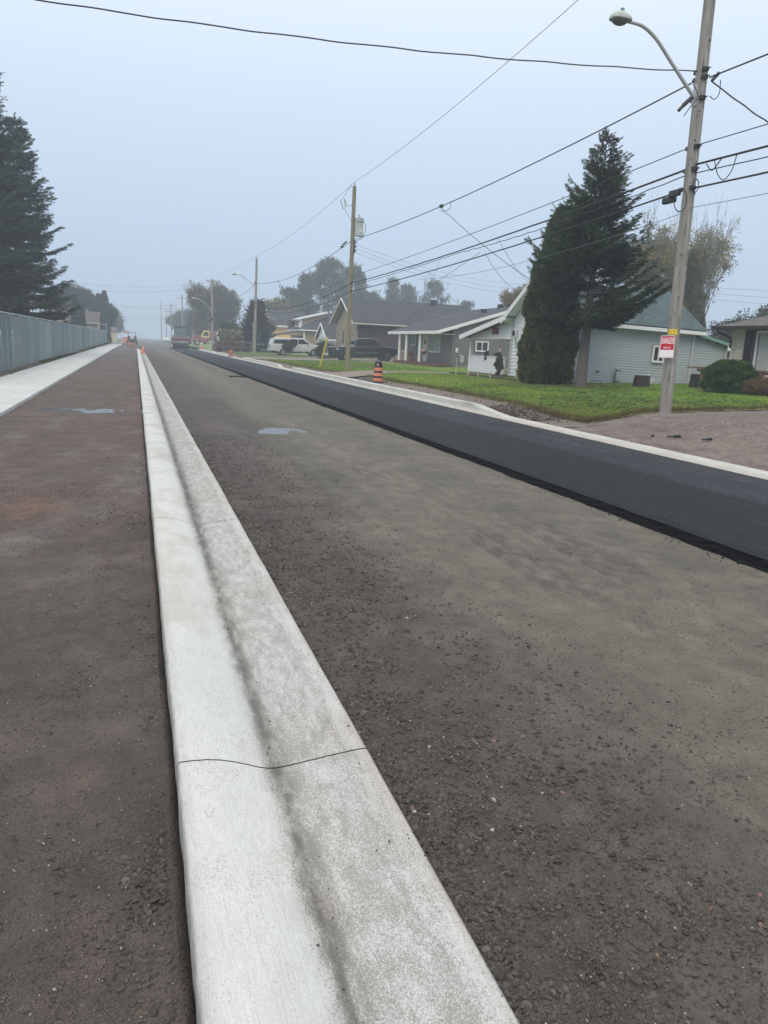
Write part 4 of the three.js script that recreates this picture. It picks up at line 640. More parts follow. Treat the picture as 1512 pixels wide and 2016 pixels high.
{ // ---- white house with the green roof
  const h = thing('house', 'small pale house with a green shingle roof behind the tall spruce and hydro pole', 'house', [15.8, .45, -27.0]); h.rotation.z = -.025;
  const eave = 2.62, apex = 4.0, W = 4.4, L = 6.0;
  part('wall', [box2(.02, L, .1, eave, -.02, -W + .02), poly([[-W + .02, eave], [-.02, eave], [-W / 2, apex - .06]], L - .04).rotateY(-Math.PI / 2).translate(L, 0, 0)], M.paleSide, h);
  part('foundation', box2(.05, L - .05, -.5, .1, -.05, -W + .05), M.conc2, h);
  lapBoards(h, { facing: 'S', plane: -.02, y0: .12, y1: eave, e: .105, from: () => .06, to: () => L - .06, material: M.paleSide });
  lapBoards(h, { facing: 'W', plane: .02, y0: .12, y1: apex - .1, e: .15, from: (y) => y < eave ? -W + .06 : lerp(-W, -W / 2, (y - eave) / (apex - eave)) + .05, to: (y) => y < eave ? -.06 : lerp(0, -W / 2, (y - eave) / (apex - eave)) - .05, material: M.whiteSide });
  for (const [x, z] of [[0, 0], [L, 0], [0, -W]]) part('corner_trim', box2(x - .058, x + .058, .1, eave, z - .058, z + .058), M.trimPale, h);
  const oh = .38, k = (apex - eave) / (W / 2), ey = eave - oh * k + .1;
  part('roof', quadSlab([-.45, apex + .1, -W / 2], [L + .3, apex + .1, -W / 2], [-.45, ey, oh], [L + .3, ey, oh], .05), M.shTeal, h, null, true);
  part('roof', quadSlab([L + .3, apex + .1, -W / 2], [-.45, apex + .1, -W / 2], [L + .3, ey, -W - oh], [-.45, ey, -W - oh], .05), M.shTeal, h, null, true);
  part('fascia', box2(-.45, L + .3, ey - .19, ey - .05, oh - .005, oh + .03), M.white, h);
  part('soffit', box2(-.40, L + .26, ey - .17, ey - .14, 0, oh - .01), M.white, h);
  for (const s of [0, 1]) { const z0 = s ? -W - oh : oh, a = Math.atan2(apex + .1 - ey, W / 2 + oh) * (s ? -1 : 1), len = Math.hypot(W / 2 + oh, apex + .1 - ey); part('rake_board', box(.05, .2, len, -.47, (apex + ey) / 2 - .04, (z0 - W / 2) / 2, a), M.white, h); part('rake_soffit', box(.4, .02, len - .1, -.22, (apex + ey) / 2 - .07, (z0 - W / 2) / 2, a), M.whiteSide, h); }
  windowPart(h, 'S', 4.36, 1.42, .0, .60, .68, { f: .075 });
  // front door with storm glass
  const d = part('door', [box(.92, 2.02, .05)], M.offwhite, h); d.rotation.y = -Math.PI / 2; d.position.set(-.05, 1.08, -3.02);
  part('door_frame', [box(.1, 2.16, .08, -.51, .03, .01), box(.1, 2.16, .08, .51, .03, .01), box(1.12, .1, .08, 0, 1.09, .01)], M.white, d);
  for (const y of [.42, -.28]) part('pane', box(.56, .56, .02, 0.06, y, .028), M.glass, d); part('handle', rod([-.36, -.1, .03], [-.36, .05, .06], .014), M.steel, d);
  // annex with the lean-to roof
  part('annex_wall', box2(L + .06, L + 1.75, -.25, 2.0, -.1, -3.2), M.paleSide, h);
  lapBoards(h, { facing: 'S', plane: -.1, y0: .02, y1: 2.2, e: .105, from: () => L + .08, to: (y) => y > 1.95 ? L + .1 + 1.6 * (2.3 - y) / .35 : L + 1.7, material: M.paleSide });
  part('annex_trim', box2(L + 1.7, L + 1.8, -.1, 1.98, -.12, -.01), M.trimPale, h);
  part('annex_roof', quadSlab([L - .0, 2.42, -3.5], [L - .0, 2.42, .15], [L + 2.1, 2.02, -3.5], [L + 2.1, 2.02, .15], .04), M.shTeal, h, null, true);
  part('annex_fascia', box(2.12, .12, .03, L + 1.05, 2.14, .17, 0, 0, -.188), mat(.16, .30, .24, .5), h);
  // side porch under a low roof
  const pz = -W - 4.35;
  part('porch_roof', quadSlab([-.45, 2.66, -W + .1], [4.6, 2.66, -W + .1], [-.45, 1.80, pz - .5], [4.6, 1.80, pz - .5], .05), M.shTeal, h, null, true);
  part('porch_rake', box(.06, .21, 4.98, -.47, 2.16, (-W + .1 + pz - .5) / 2, -Math.atan2(.86, 4.95)), M.white, h);
  part('porch_gable', poly([[-W - .02, 1.76], [pz - .1, 1.76], [pz - .1, 1.84], [-W - .02, 2.50]].map(([z, y]) => [z, y]), .05).rotateY(-Math.PI / 2).translate(.02, 0, 0), M.whiteSide, h);
  part('porch_beam', box2(-.05, .07, 1.68, 1.77, -W, pz - .12), M.white, h); part('porch_ceiling', box2(.08, 4.5, 1.74, 1.76, -W - .02, pz - .1), mat(.2, .19, .17, .8), h);
  for (const [x, z] of [[0, pz], [4.3, pz], [4.3, -W - 1.6]]) part('porch_post', box2(x - .07, x + .07, x ? -.2 : -.12, 1.7, z - .07, z + .07), M.white, h);
  part('half_wall', box2(.0, .1, .1, .86, -W - .62, pz + .08), M.whiteSide, h); part('half_wall_cap', box2(-.03, .13, .86, .9, -W - .6, pz + .08), M.white, h);
  const sl = []; for (let z = -W - .7; z > pz + .12; z -= .1) sl.push(box2(-.012, .0, .12, .84, z, z - .085)); part('panel_board', sl, M.whiteSide, h).userData.kind = 'stuff';
  part('deck', [box2(-.05, 4.4, .0, .06, -W, pz - .1)], M.wood, h); part('deck_skirt', box2(-.06, -.02, -.22, .06, -W, pz - .05), M.brown, h);
}
function printTex(w, h, draw) { const c = document.createElement('canvas'); c.width = w; c.height = h; const x = c.getContext('2d'); draw(x, w, h); const t = new THREE.CanvasTexture(c); t.colorSpace = THREE.SRGBColorSpace; return t; }
function sign(name, label, cat, p, ry, w, h, m, o = {}) { const root = thing(name, label, cat, p, ry); const back = part('board', rbox(w, h, o.d ?? .012, .004), o.edge ?? M.offwhite, root); const f = shadowed(new THREE.Mesh(new THREE.PlaneGeometry(w - .006, h - .006).translate(0, 0, (o.d ?? .012) / 2 + .002), m)); f.name = 'face'; root.add(f); return root; }
{ const t = printTex(256, 128, (x, w, h) => { x.fillStyle = '#8a5a44'; x.fillRect(0, 0, w, h); x.fillStyle = '#4d2a1e'; x.font = 'bold 84px serif'; x.textAlign = 'center'; x.textBaseline = 'middle'; x.fillText('197', w / 2, h / 2 + 4); });
  const s = sign('house_plaque', 'brown wooden number plaque on the white porch gable', 'plaque', [15.76, 2.50, -33.05], -Math.PI / 2, .5, .26, new THREE.MeshStandardMaterial({ map: t, roughness: .7 }), { d: .03, edge: M.brown }); part('rim', [box(.54, .03, .04, 0, .13), box(.54, .03, .04, 0, -.13), box(.03, .24, .04, -.255), box(.03, .24, .04, .255)], mat(.05, .025, .018, .7), s); }
{ const digits = thing('house_number', 'dark numerals stepping down the white gable wall by the front door', 'house number', [15.76, 1.92, -30.98]);
  const { FontLoader } = await import('three/addons/loaders/FontLoader.js'), { TextGeometry } = await import('three/addons/geometries/TextGeometry.js'); const f = await new FontLoader().loadAsync('fonts/droid/droid_serif_bold.typeface.json');
  ['1', '9', '7'].forEach((c, i) => part('numeral', new TextGeometry(c, { font: f, size: .13, depth: .012, curveSegments: 4 }).rotateY(-Math.PI / 2).translate(0, .14 - i * .17, i * .05), M.dark, digits)); }
{ const t = thing('wall_lantern', 'black lantern on a white block above the house numerals', 'lantern', [15.74, 2.38, -31.0]); part('backplate', box(.04, .3, .2, .02, 0, 0), M.white, t); part('lamp_body', [cyl(.05, .06, .16, -.07, -.02, 0, 6), cyl(.07, .01, .07, -.07, .1, 0, 6), rod([0, .08, 0], [-.07, .12, 0], .012)], M.black, t); }
{ // gas meter and its pipes
  const t = thing('gas_meter', 'grey gas meter with regulator on the pale siding under the spruce', 'gas meter', [18.25, .62, -26.86]); part('meter_body', [rbox(.24, .26, .16, .04, .08, .12, 0), rbox(.22, .1, .14, .03, .08, .29, 0)], M.galv, t); part('pipe', [tube([[.0, -.35, 0], [0, .1, 0], [0, .42, 0], [.15, .44, 0], [.18, .36, 0]], .018, 20), rod([-.62, -.22, 0], [0, -.22, 0], .016), rod([-.62, -.22, 0], [-.62, 0, 0], .016), rod([-1.15, .0, 0], [-.62, .0, 0], .014)], M.dark, t); part('regulator', [new THREE.SphereGeometry(.075, 12, 8).scale(1, .7, 1).translate(-.02, .5, .02)], M.steel, t);
  const v = thing('dryer_vent', 'small round vent on the pale siding above the gas pipe', 'vent', [17.45, .98, -26.93]); part('hood', [new THREE.CylinderGeometry(.055, .055, .08, 12).rotateX(Math.PI / 2)], M.steel, v); part('flap', new THREE.CylinderGeometry(.045, .045, .01, 12).rotateX(Math.PI / 2 - .4).translate(0, 0, .045), M.dark, v);
  const f = thing('furnace_pipe', 'straight white furnace pipe on the siding beside the hooked one', 'pipe', [19.72, .36, -26.85]); part('pipe', tube([[0, -.1, 0], [.0, .38, 0], [.0, .5, 0], [.06, .6, .02]], .035, 16, 9), M.white, f);
  const k = thing('furnace_pipe', 'hooked white furnace pipe near the dark stump, shorter of two', 'pipe', [19.92, .36, -26.85]); part('pipe', tube([[0, -.1, 0], [0, .26, 0], [.03, .35, 0], [.1, .37, 0], [.14, .31, 0]], .035, 18, 9), M.white, k); }
for (const [x, z, hh, r, l, s] of [[17.8, -24.5, .52, .26, 'dark sawn stump on the lawn before the white pipes', 1], [20.1, -24.3, .6, .25, 'dark sawn stump half hidden by plants at the annex', 2]]) { const t = thing('tree_stump', l, 'stump', [x, ground(x, z) - .08, z]); const g = new THREE.CylinderGeometry(r, r * 1.2, hh, 22, 5), p = g.attributes.position; for (let i = 0; i < p.count; i++) { const a = Math.atan2(p.getZ(i), p.getX(i)), k = 1 + .12 * Math.sin(a * 5 + s) + .1 * (hash(i, s) - .5); p.setX(i, p.getX(i) * k); p.setZ(i, p.getZ(i) * k); } g.computeVertexNormals(); part('bark', g.translate(0, hh / 2, 0), mat(.045, .038, .034, 1), t); part('cut_face', new THREE.CylinderGeometry(r * .9, r * .9, .012, 22).translate(0, hh + .004, 0), mat(.11, .095, .08, .95), t); if (s === 1) part('ribbon', new THREE.TorusGeometry(.05, .012, 6, 14).translate(-r * .9, hh * .62, r * .5), mat(.55, .04, .06, .5), t); }
{ const x = 21.35, z = -25.4, t = thing('hose_reel', 'dark round hose reel standing by the annex corner', 'hose reel', [x, ground(x, z), z], -.5); part('drum', [new THREE.TorusGeometry(.13, .05, 10, 24).translate(0, .55, 0), new THREE.TorusGeometry(.07, .05, 8, 20).translate(0, .55, 0)], mat(.03, .035, .035, .6), t); part('hub', new THREE.CylinderGeometry(.05, .05, .16, 14).rotateX(Math.PI / 2).translate(0, .55, 0), M.dark, t); part('stand', [rod([0, 0, 0], [0, .5, 0], .022), rod([-.15, 0, .05], [0, .3, 0], .015)], M.dark, t); }
{ const x = 19.55, z = -23.15, t = thing('garden_ornament', 'turquoise umbrella garden ornament with small pale figures beside the globe shrub', 'ornament', [x, ground(x, z), z]); part('umbrella', new THREE.SphereGeometry(.16, 16, 8, 0, 6.3, 0, 1.45).scale(1, .75, 1).rotateZ(-.25).translate(.02, .36, 0), mat(.03, .50, .52, .4), t); part('stick', rod([0, .0, 0], [.01, .44, 0], .01), M.white, t); for (const s of [-1, 1]) part('figure', [new THREE.SphereGeometry(.05, 10, 8).translate(s * .06, .22, .02), new THREE.ConeGeometry(.07, .2, 10).translate(s * .06, .1, .02)], mat(.45, .43, .38, .8), t); }
{ // ---- cream house with the deck
  const X = 21.4, Z = -24.2, h = thing('house', 'cream sided house with dark shutters and brown gutters, cut by the view edge', 'house', [X, .5, Z]);
  const eave = 2.34, L = 9, D = 9;
  part('wall', box2(.02, D, 0, eave, .02, L), M.creamSide, h); part('foundation', box2(.05, D - .05, -.4, .1, .05, L - .05), M.conc2, h);
  lapBoards(h, { facing: 'W', plane: .02, y0: .05, y1: eave, e: .115, from: () => .05, to: () => L - .05, material: M.creamSide });
  part('corner_trim', box2(-.06, .05, .0, eave, -.04, .07), M.creamSide, h);
  const o = .5, ry = 4.15; part('roof', quadSlab([D / 2, ry, D / 2], [D / 2, ry, L - D / 2 + .01], [-o, eave + .02, -o], [-o, eave + .02, L + o], .05), M.shBrown, h, null, true);
  part('roof', quadSlab([D / 2, ry, D / 2], [D / 2, ry, D / 2], [D + o, eave + .02, -o], [-o, eave + .02, -o], .05), M.shBrown, h, null, true);
  part('gutter', [box2(-o - .1, -o, eave - .09, eave + .03, -o - .1, L + o), box2(-o, D + o, eave - .09, eave + .03, -o - .1, -o)], mat(.035, .022, .022, .4), h); part('soffit', box2(-o, D + o, eave - .06, eave - .04, -o, L + o), M.offwhite, h);
  part('downspout', tube([[-o - .03, eave - .05, -o + .12], [-o + .02, eave - .18, -o + .2], [-.09, eave - .42, -.06], [-.09, eave - .75, -.05]], .045, 20, 8), mat(.03, .02, .022, .4), h);
  const dw = windowPart(h, 'W', 1.95, 1.36, 0, 1.5, 1.72, { f: .085, curtain: mat(.42, .45, .43, .9), name: 'patio_window' });
  part('window_surround', [box2(-.07, 0, .42, 2.26, 1.06, 1.19), box2(-.07, 0, 2.22, 2.3, 1.06, 2.85)], mat(.03, .02, .026, .6), h);
  const sh = part('shutter', [box2(-.06, 0, .42, 2.26, .62, .98)], mat(.035, .022, .032, .6), h); const lv = []; for (let y = .5; y < 2.2; y += .07) lv.push(box(.015, .045, .28, -.066, y, .8, 0, 0, .5)); part('louver', lv, mat(.04, .026, .036, .6), sh).userData.kind = 'stuff';
}
{ const t = thing('deck', 'brown timber deck with railing and black fencing before the cream house', 'deck', [19.6, .5, -24.0]);
  part('floor', box2(0, 1.75, .02, .1, .2, 7), M.wood, t); part('top_rail', [box2(-.06, .08, .80, .845, -.3, 7), box2(.08, 1.7, .80, .845, -.3, -.18)], mat(.22, .125, .07, .7), t); part('rail_beam', box2(-.02, .02, .70, .79, .2, 7), mat(.2, .11, .065, .7), t);
  for (let z = .5; z < 7; z += 1.4) part('rail_post', box2(-.05, .04, -.4, .8, z - .05, z + .05), mat(.2, .115, .07, .7), t);
  const b = []; for (let z = .3; z < 6.8; z += .11) b.push(box2(-.012, .008, -.05, .42, z, z + .03)); b.push(box2(-.02, .015, .40, .44, .2, 6.9), box2(-.02, .015, .0, .04, .2, 6.9)); part('black_railing', b, M.black, t).userData.kind = 'stuff'; part('lattice', box2(.05, .08, -.4, .0, .2, 7), M.offwhite, t); }
for (const [z, l] of [[-22.72, 'small dark flower pot on the deck rail, left of two'], [-22.12, 'small dark flower pot on the deck rail, right of two']]) { const t = thing('flower_pot', l, 'flower pot', [19.61, 1.347, z]); part('pot', new THREE.LatheGeometry([[.001, 0], [.06, 0], [.085, .12], [.1, .125], [.1, .15], [.08, .15]].map((p) => new THREE.Vector2(...p)), 14), mat(.055, .03, .03, .6), t); part('soil', new THREE.CylinderGeometry(.08, .08, .01, 12).translate(0, .135, 0), M.dirt, t); }
{ const t = thing('gazebo', 'white canopy top seen between the annex and the cream house', 'canopy', [31.0, .6, -36.2]); part('canopy', new THREE.ConeGeometry(1.4, .45, 4).rotateY(.78).translate(0, 1.95, 0), M.white, t); part('valance', box(1.95, .14, 1.95, 0, 1.66, 0), M.white, t); for (const [x, z] of [[-.9, -.9], [.9, -.9], [-.9, .9], [.9, .9]]) part('post', rod([x, 0, z], [x, 1.7, z], .03), M.steel, t); }
{ const t = thing('board_fence', 'weathered grey board fence beyond the annex corner', 'fence', [26.8, .55, -31.2]); for (let i = 0; i < 12; i++) part('board', box(.13, 1.25 + .1 * hash(i, 9), .02, i * .15, .6, 0), mat(.16 + .06 * hash(i, 7), .15 + .06 * hash(i, 7), .14 + .05 * hash(i, 7), .9), t); part('rail', [box(1.8, .07, .05, .82, .3, -.03), box(1.8, .07, .05, .82, .95, -.03)], M.wood, t); }
{ // ---- grey house with the porch
  const h = thing('house', 'dark grey sided bungalow with white trim and a covered front porch', 'house', [22, .29, -53]);
  const L = 10.5, D = 12, eave = 2.66, rx = 5.2, ry = 4.55, s = (y) => rx * clamp((y - eave) / (ry - eave));
  part('wall', [box2(.02, D, 0, eave, -.02, -L + .02), poly([[.02, eave], [D - 1.6, eave], [rx, ry - .1]], .3).translate(0, 0, -.33)], M.greySide, h); part('foundation', box2(.1, D, -.4, .12, .005, -L), M.conc2, h);
  lapBoards(h, { facing: 'S', plane: -.02, y0: .12, y1: 4.4, e: .19, from: (y) => y < eave ? .07 : s(y), to: (y) => y < eave ? 9 : D - 1.6 - (D - 1.6 - rx) * clamp((y - eave) / (ry - eave)), material: M.greySide });
  lapBoards(h, { facing: 'W', plane: .02, y0: .12, y1: eave, e: .19, from: () => -L + .05, to: () => -.07, material: M.greySide });
  part('corner_trim', box2(-.065, .06, .1, eave, -.06, .065), mat(.12, .12, .115, .6), h);
  part('roof', quadSlab([rx, ry + .12, .4], [rx, ry + .12, -L - .5], [-1.45, eave - .08, .4], [-1.45, eave - .08, -L - .5], .06), M.shDark, h, null, true);
  part('roof', quadSlab([rx, ry + .12, -L - .5], [rx, ry + .12, .4], [D, eave - .08, -L - .5], [D, eave - .08, .4], .06), M.shDark, h, null, true);
  part('fascia', box2(-1.5, -1.45, eave - .30, eave - .08, .4, -L - .5), M.white, h);
  part('rake_board', box(Math.hypot(rx + 1.45, ry - eave + .2), .22, .05, (rx - 1.45) / 2, (ry + eave) / 2 - .1, .42, 0, 0, Math.atan2(ry - eave + .2, rx + 1.45)), M.white, h);
  part('porch_ceiling', box2(-1.45, 0, eave - .3, eave - .27, .38, -L), mat(.4, .4, .39, .7), h);
  for (const z of [-3.55, -6.7, -8.4]) part('column', new THREE.CylinderGeometry(.11, .12, 2.15, 14).translate(-1.25, 1.32, z), M.white, h);
  part('deck', box2(-1.4, 0, .1, .28, .25, -9.4), M.brown, h); part('deck_skirt', box2(-1.42, -1.4, -.25, .26, .25, -9.4), mat(.12, .05, .032, .8), h);
  windowPart(h, 'W', -3.5, 1.72, 0, 2.3, 1.4, { lights: 4, f: .09, curtain: mat(.3, .32, .33, .9) }); windowPart(h, 'W', -8.3, 1.95, 0, .85, .95, { lights: 1, f: .09, curtain: mat(.3, .3, .28, .9) });
  const d = part('door', box(.95, 2.05, .05), M.offwhite, h); d.rotation.y = -Math.PI / 2; d.position.set(-.05, 1.33, -5.55); part('door_frame', [box(.08, 2.15, .07, -.52, .02), box(.08, 2.15, .07, .52, .02), box(1.1, .08, .07, 0, 1.08)], M.white, d); part('wreath', new THREE.TorusGeometry(.13, .05, 8, 16).translate(0, .45, .05), mat(.35, .2, .06, .9), d);
  windowPart(h, 'S', 2.3, 1.62, 0, 1.05, .75, { f: .08 });
  for (const [x, z] of [[3.4, -2.5], [5.0, -3]]) part('roof_vent', [box(.34, .26, .34, x, lerp(eave, ry, (x + 1.45) / (rx + 1.45)) + .26, z)], M.dark, h);
}
{ const t = thing('electric_meter', 'grey electric meter box on the dark grey siding beside the porch', 'meter', [22.72, .75, -52.9]); part('meter_box', [rbox(.3, .5, .16, .03, 0, .2, 0)], M.galv, t); part('dial', new THREE.CylinderGeometry(.09, .09, .06, 14).rotateX(Math.PI / 2).translate(0, .3, .1), M.steel, t); part('conduit', [rod([0, -.4, 0], [0, 0, 0], .03), rod([-.38, -.4, 0], [-.38, .25, 0], .03), rod([-.22, .45, 0], [-.22, .6, 0], .05)], M.galv, t);
  const w = thing('vent_cover', 'small white vent cover on the dark grey south wall', 'vent', [22.3, 1.55, -52.92]); part('cover', rbox(.2, .34, .06, .015), M.offwhite, w); part('slot', box(.14, .02, .01, 0, -.05, .034), M.dark, w); }
{ const t = thing('barbecue', 'small red and black barbecue on the grey house porch', 'barbecue', [21.1, .57, -56.6]); part('bowl', new THREE.SphereGeometry(.27, 14, 10).scale(1, .75, 1).translate(0, .75, 0), mat(.30, .035, .025, .4), t); part('lid', new THREE.SphereGeometry(.275, 14, 8, 0, 6.3, 0, 1.5).scale(1, .7, 1).translate(0, .8, 0), mat(.5, .45, .4, .5), t); for (const a of [0, 2.1, 4.2]) part('leg', rod([Math.cos(a) * .15, .6, Math.sin(a) * .15], [Math.cos(a) * .3, 0, Math.sin(a) * .3], .018), M.dark, t);
  const c = thing('fuel_can', 'red fuel can on the grey house porch beside the barbecue', 'can', [21.0, .57, -57.3]); part('can_body', rbox(.3, .36, .4, .05, 0, .2, 0), mat(.45, .02, .015, .4), c); part('spout', rod([0, .38, .1], [0, .52, .2], .025), M.dark, c);
  const p = thing('flower_pot', 'red flower pot between the grey house porch columns', 'flower pot', [20.9, .57, -59.0]); part('pot', cyl(.12, .17, .3, 0, .15, 0), mat(.2, .06, .04, .7), p); cloud('flowers', CLUMP, M.leaf, Array.from({ length: 30 }, () => ({ m: frame(V(R(-.2, .2), R(.35, .7), R(-.2, .2)), V(R(-1, 1), R(-1, 1), R(-1, 1)), 0, .14), c: [.22, .05, .04] })), p); }
function stoneFace(list, facing, plane, a0, a1, y0, y1, seed, skip) { const q = mulberry(seed), e = .27; for (let y = y0, r = 0; y < y1; y += e * .8, r++) for (let a = a0 + (r % 2) * .13; a < a1; a += e * (.8 + .7 * q())) { if (skip && skip(a, y)) continue; const w = e * (.8 + .5 * q()), hh = e * .8 * (.8 + .3 * q()), g = norm(new THREE.IcosahedronGeometry(.5, 1).scale(w, hh, .12)); const p = g.attributes.position; if (facing === 'W') g.rotateY(-Math.PI / 2).translate(plane, y, a); else g.translate(a, y, plane); list[Math.floor(q() * list.length)].push(g); } }
{ // ---- brown and stone house
  const h = thing('house', 'long brown boarded house with a fieldstone gable front behind the black pickup', 'house', [20.8, .4, -75]);
  const W = 8.1, L = 12.7, eave = 3.42, apex = 5.75;
  part('wall', [box2(0.03, L, -.3, eave, -.03, -W), poly([[-W, eave], [-.03, eave], [-W / 2, apex - .15]], .2).rotateY(-Math.PI / 2).translate(.25, 0, 0)], M.tanWood, h);
  const vb = []; for (let x = .12; x < L - .1; x += .2) vb.push(box2(x, x + .185, .95, eave, -.03, .0 + .008 * hash(Math.round(x * 10), 3))); part('vertical_board', vb, M.brownBoard, h).userData.kind = 'stuff';
  lapBoards(h, { facing: 'W', plane: .05, y0: eave - .35, y1: apex - .2, e: .24, from: (y) => lerp(-W, -W / 2, clamp((y - eave) / (apex - eave))), to: (y) => lerp(0, -W / 2, clamp((y - eave) / (apex - eave))), material: M.tanWood });
  const sets = [[], [], [], []]; stoneFace(sets, 'W', .0, -W, 0, -.2, eave - .4, 601, (a, y) => a > -5.4 && a < -4.6 && y > 1.15 && y < eave - .6); stoneFace(sets, 'S', 0, .1, L, -.2, .85, 602);
  part('stone_backing', [box2(-.03, .02, -.3, eave - .35, 0, -W), box2(.0, L, -.3, .93, -.03, .0)], mat(.30, .25, .20, .9), h);
  sets.forEach((l, i) => part('stone', l, [mat(.30, .22, .17, .9), mat(.22, .15, .12, .9), mat(.36, .29, .23, .9), mat(.16, .12, .10, .9)][i], h).userData.kind = 'stuff');
  const ex = -.65; part('roof', quadSlab([ex, apex + .15, -W / 2], [L + .5, apex + .15, -W / 2], [ex, eave, .7], [L + .5, eave, .7], .06), M.shDark, h, null, true); part('roof', quadSlab([L + .5, apex + .15, -W / 2], [ex, apex + .15, -W / 2], [L + .5, eave, -W - .7], [ex, eave, -W - .7], .06), M.shDark, h, null, true);
  part('fascia', box2(ex, L + .5, eave - .2, eave - .06, .68, .74), mat(.5, .47, .42, .6), h); part('soffit', box2(ex, L + .5, eave - .14, eave - .1, 0, .68), M.soffit, h);
  for (const s of [1, -1]) { const a = Math.atan2(apex + .15 - eave, W / 2 + .7) * s, len = Math.hypot(W / 2 + .7, apex + .15 - eave), zc = -W / 2 + s * (W / 4 + .35); part('rake_board', box(.06, .16, len, ex - .02, (apex + eave) / 2 + .02, zc, a), M.offwhite, h); part('rake_soffit', box(.62, .03, len - .1, ex + .32, (apex + eave) / 2 - .02, zc, a), M.soffit, h); }
  windowPart(h, 'W', -5.0, 1.95, 0, .75, 1.5, { lights: 1, m: M.tanWood }); part('sill', box2(-.12, .02, 1.05, 1.14, -4.5, -5.5), M.offwhite, h);
  windowPart(h, 'S', 11.2, 2.45, .01, 1.5, .95, { f: .09 }); part('vent_box', box2(7.9, 8.35, 2.65, 3.05, .01, .1), M.offwhite, h);
  for (const x of [9.4]) part('roof_vent', box(.6, .5, .5, x, apex + .25, -W / 2 + .2), M.dark, h); windowPart(h, 'S', 11.3, .42, .04, .9, .55, { f: .06 });
}
{ // ---- small white gabled shed
  const h = thing('shed', 'little white clapboard shed with a steep gable beside the stone house', 'shed', [21, .35, -87.9]);
  part('wall', [box2(.02, 5, -.2, 1.95, -.02, -5.4), poly([[-5.4, 1.95], [0, 1.95], [-2.7, 3.5]], .2).rotateY(-Math.PI / 2).translate(.24, 0, 0)], M.whiteSide, h);
  lapBoards(h, { facing: 'W', plane: .02, y0: 0, y1: 3.4, e: .2, merged: true, from: (y) => y < 1.95 ? -5.4 : lerp(-5.4, -2.7, (y - 1.95) / 1.55), to: (y) => y < 1.95 ? 0 : lerp(0, -2.7, (y - 1.95) / 1.55), material: M.whiteSide });
  part('roof', quadSlab([-.3, 3.62, -2.7], [5.2, 3.62, -2.7], [-.3, 1.85, .3], [5.2, 1.85, .3], .06), M.shDark, h, null, true); part('roof', quadSlab([5.2, 3.62, -2.7], [-.3, 3.62, -2.7], [5.2, 1.85, -5.7], [-.3, 1.85, -5.7], .06), M.shDark, h, null, true);
  for (const s of [1, -1]) part('rake_board', box(.06, .2, 3.5, -.32, 2.68, -2.7 + s * 1.5, Math.atan2(1.77, 3) * s), M.white, h); part('fascia', box2(-.3, 5.2, 1.6, 1.8, .28, .34), M.white, h); part('door', box2(-.04, .0, 0, 1.9, -1.9, -2.8), M.offwhite, h); part('door_frame', [box2(-.06, 0, 0, 1.98, -1.82, -1.9), box2(-.06, 0, 0, 1.98, -2.8, -2.88), box2(-.06, 0, 1.9, 1.98, -1.82, -2.88)], M.trimPale, h);
}
{ // ---- beige house with the dormer
  const h = thing('house', 'beige house with a white trimmed dormer and sloping porch roof', 'house', [20.2, .5, -97.5]);
  const eave = 2.8, L = 9, D = 9; part('wall', box2(.02, D, -.3, eave, -.02, -L), M.beigeSide, h);
  lapBoards(h, { facing: 'S', plane: -.02, y0: 0, y1: eave, e: .2, merged: true, from: () => 0, to: () => D, material: M.beigeSide }); lapBoards(h, { facing: 'W', plane: .02, y0: 0, y1: eave, e: .2, merged: true, from: () => -L, to: () => 0, material: M.beigeSide });
  const ry = 5.1; part('roof', quadSlab([3.6, ry, -4], [7.6, ry, -4], [-.5, eave, .5], [D + .5, eave, .5], .06), M.shDark, h, null, true); part('roof', quadSlab([3.6, ry, -5], [3.6, ry, -4], [-.5, eave, -L - .5], [-.5, eave, .5], .06), M.shDark, h, null, true); part('roof', quadSlab([7.6, ry, -5], [3.6, ry, -5], [D + .5, eave, -L - .5], [-.5, eave, -L - .5], .06), M.shDark, h, null, true);
  part('fascia', [box2(-.5, D + .5, eave - .2, eave - .05, .48, .55), box2(-.56, -.5, eave - .2, eave - .05, .5, -L)], M.white, h); part('corner_post', box2(-.12, .12, -.2, eave - .1, -.12, .12), M.white, h);
  part('dormer_wall', poly([[-.2, 3.0], [-.2, 4.05], [3.2, 4.95], [3.2, 4.5]], 3).translate(0, 0, -5), M.beigeSide, h); part('dormer_roof', quadSlab([3.4, 5.12, -5.3], [3.4, 5.12, -1.7], [-.6, 4.1, -5.3], [-.6, 4.1, -1.7], .18), M.white, h); part('dormer_trim', box2(-.26, .1, 2.95, 4.05, -1.95, -2.2), M.white, h); windowPart(h, 'W', -3.4, 3.55, -.2, 1.8, .85, { f: .1 });
  windowPart(h, 'S', 3.2, 1.25, 0, 1.5, 1.5, { f: .14, lights: 2 });
  part('porch_roof', quadSlab([.0, eave - .05, -.1], [0, eave - .05, -6], [-3.2, eave - .75, -.1], [-3.2, eave - .75, -6], .1), M.shBrown, h, null, true); part('porch_gable', poly([[-3.1, 2.0], [0, 2.0], [0, 2.65]], .05).translate(0, 0, -.2), M.beigeSide, h); for (const z of [-.3, -5.8]) part('porch_post', box2(-3.1, -2.95, -.2, 2.02, z, z - .14), M.white, h); part('porch_deck', box2(-3.2, 0, -.2, .1, -.1, -6), M.wood, h); part('door', box2(-.05, .0, .1, 2.1, -1.2, -2.1), M.dark, h);
}
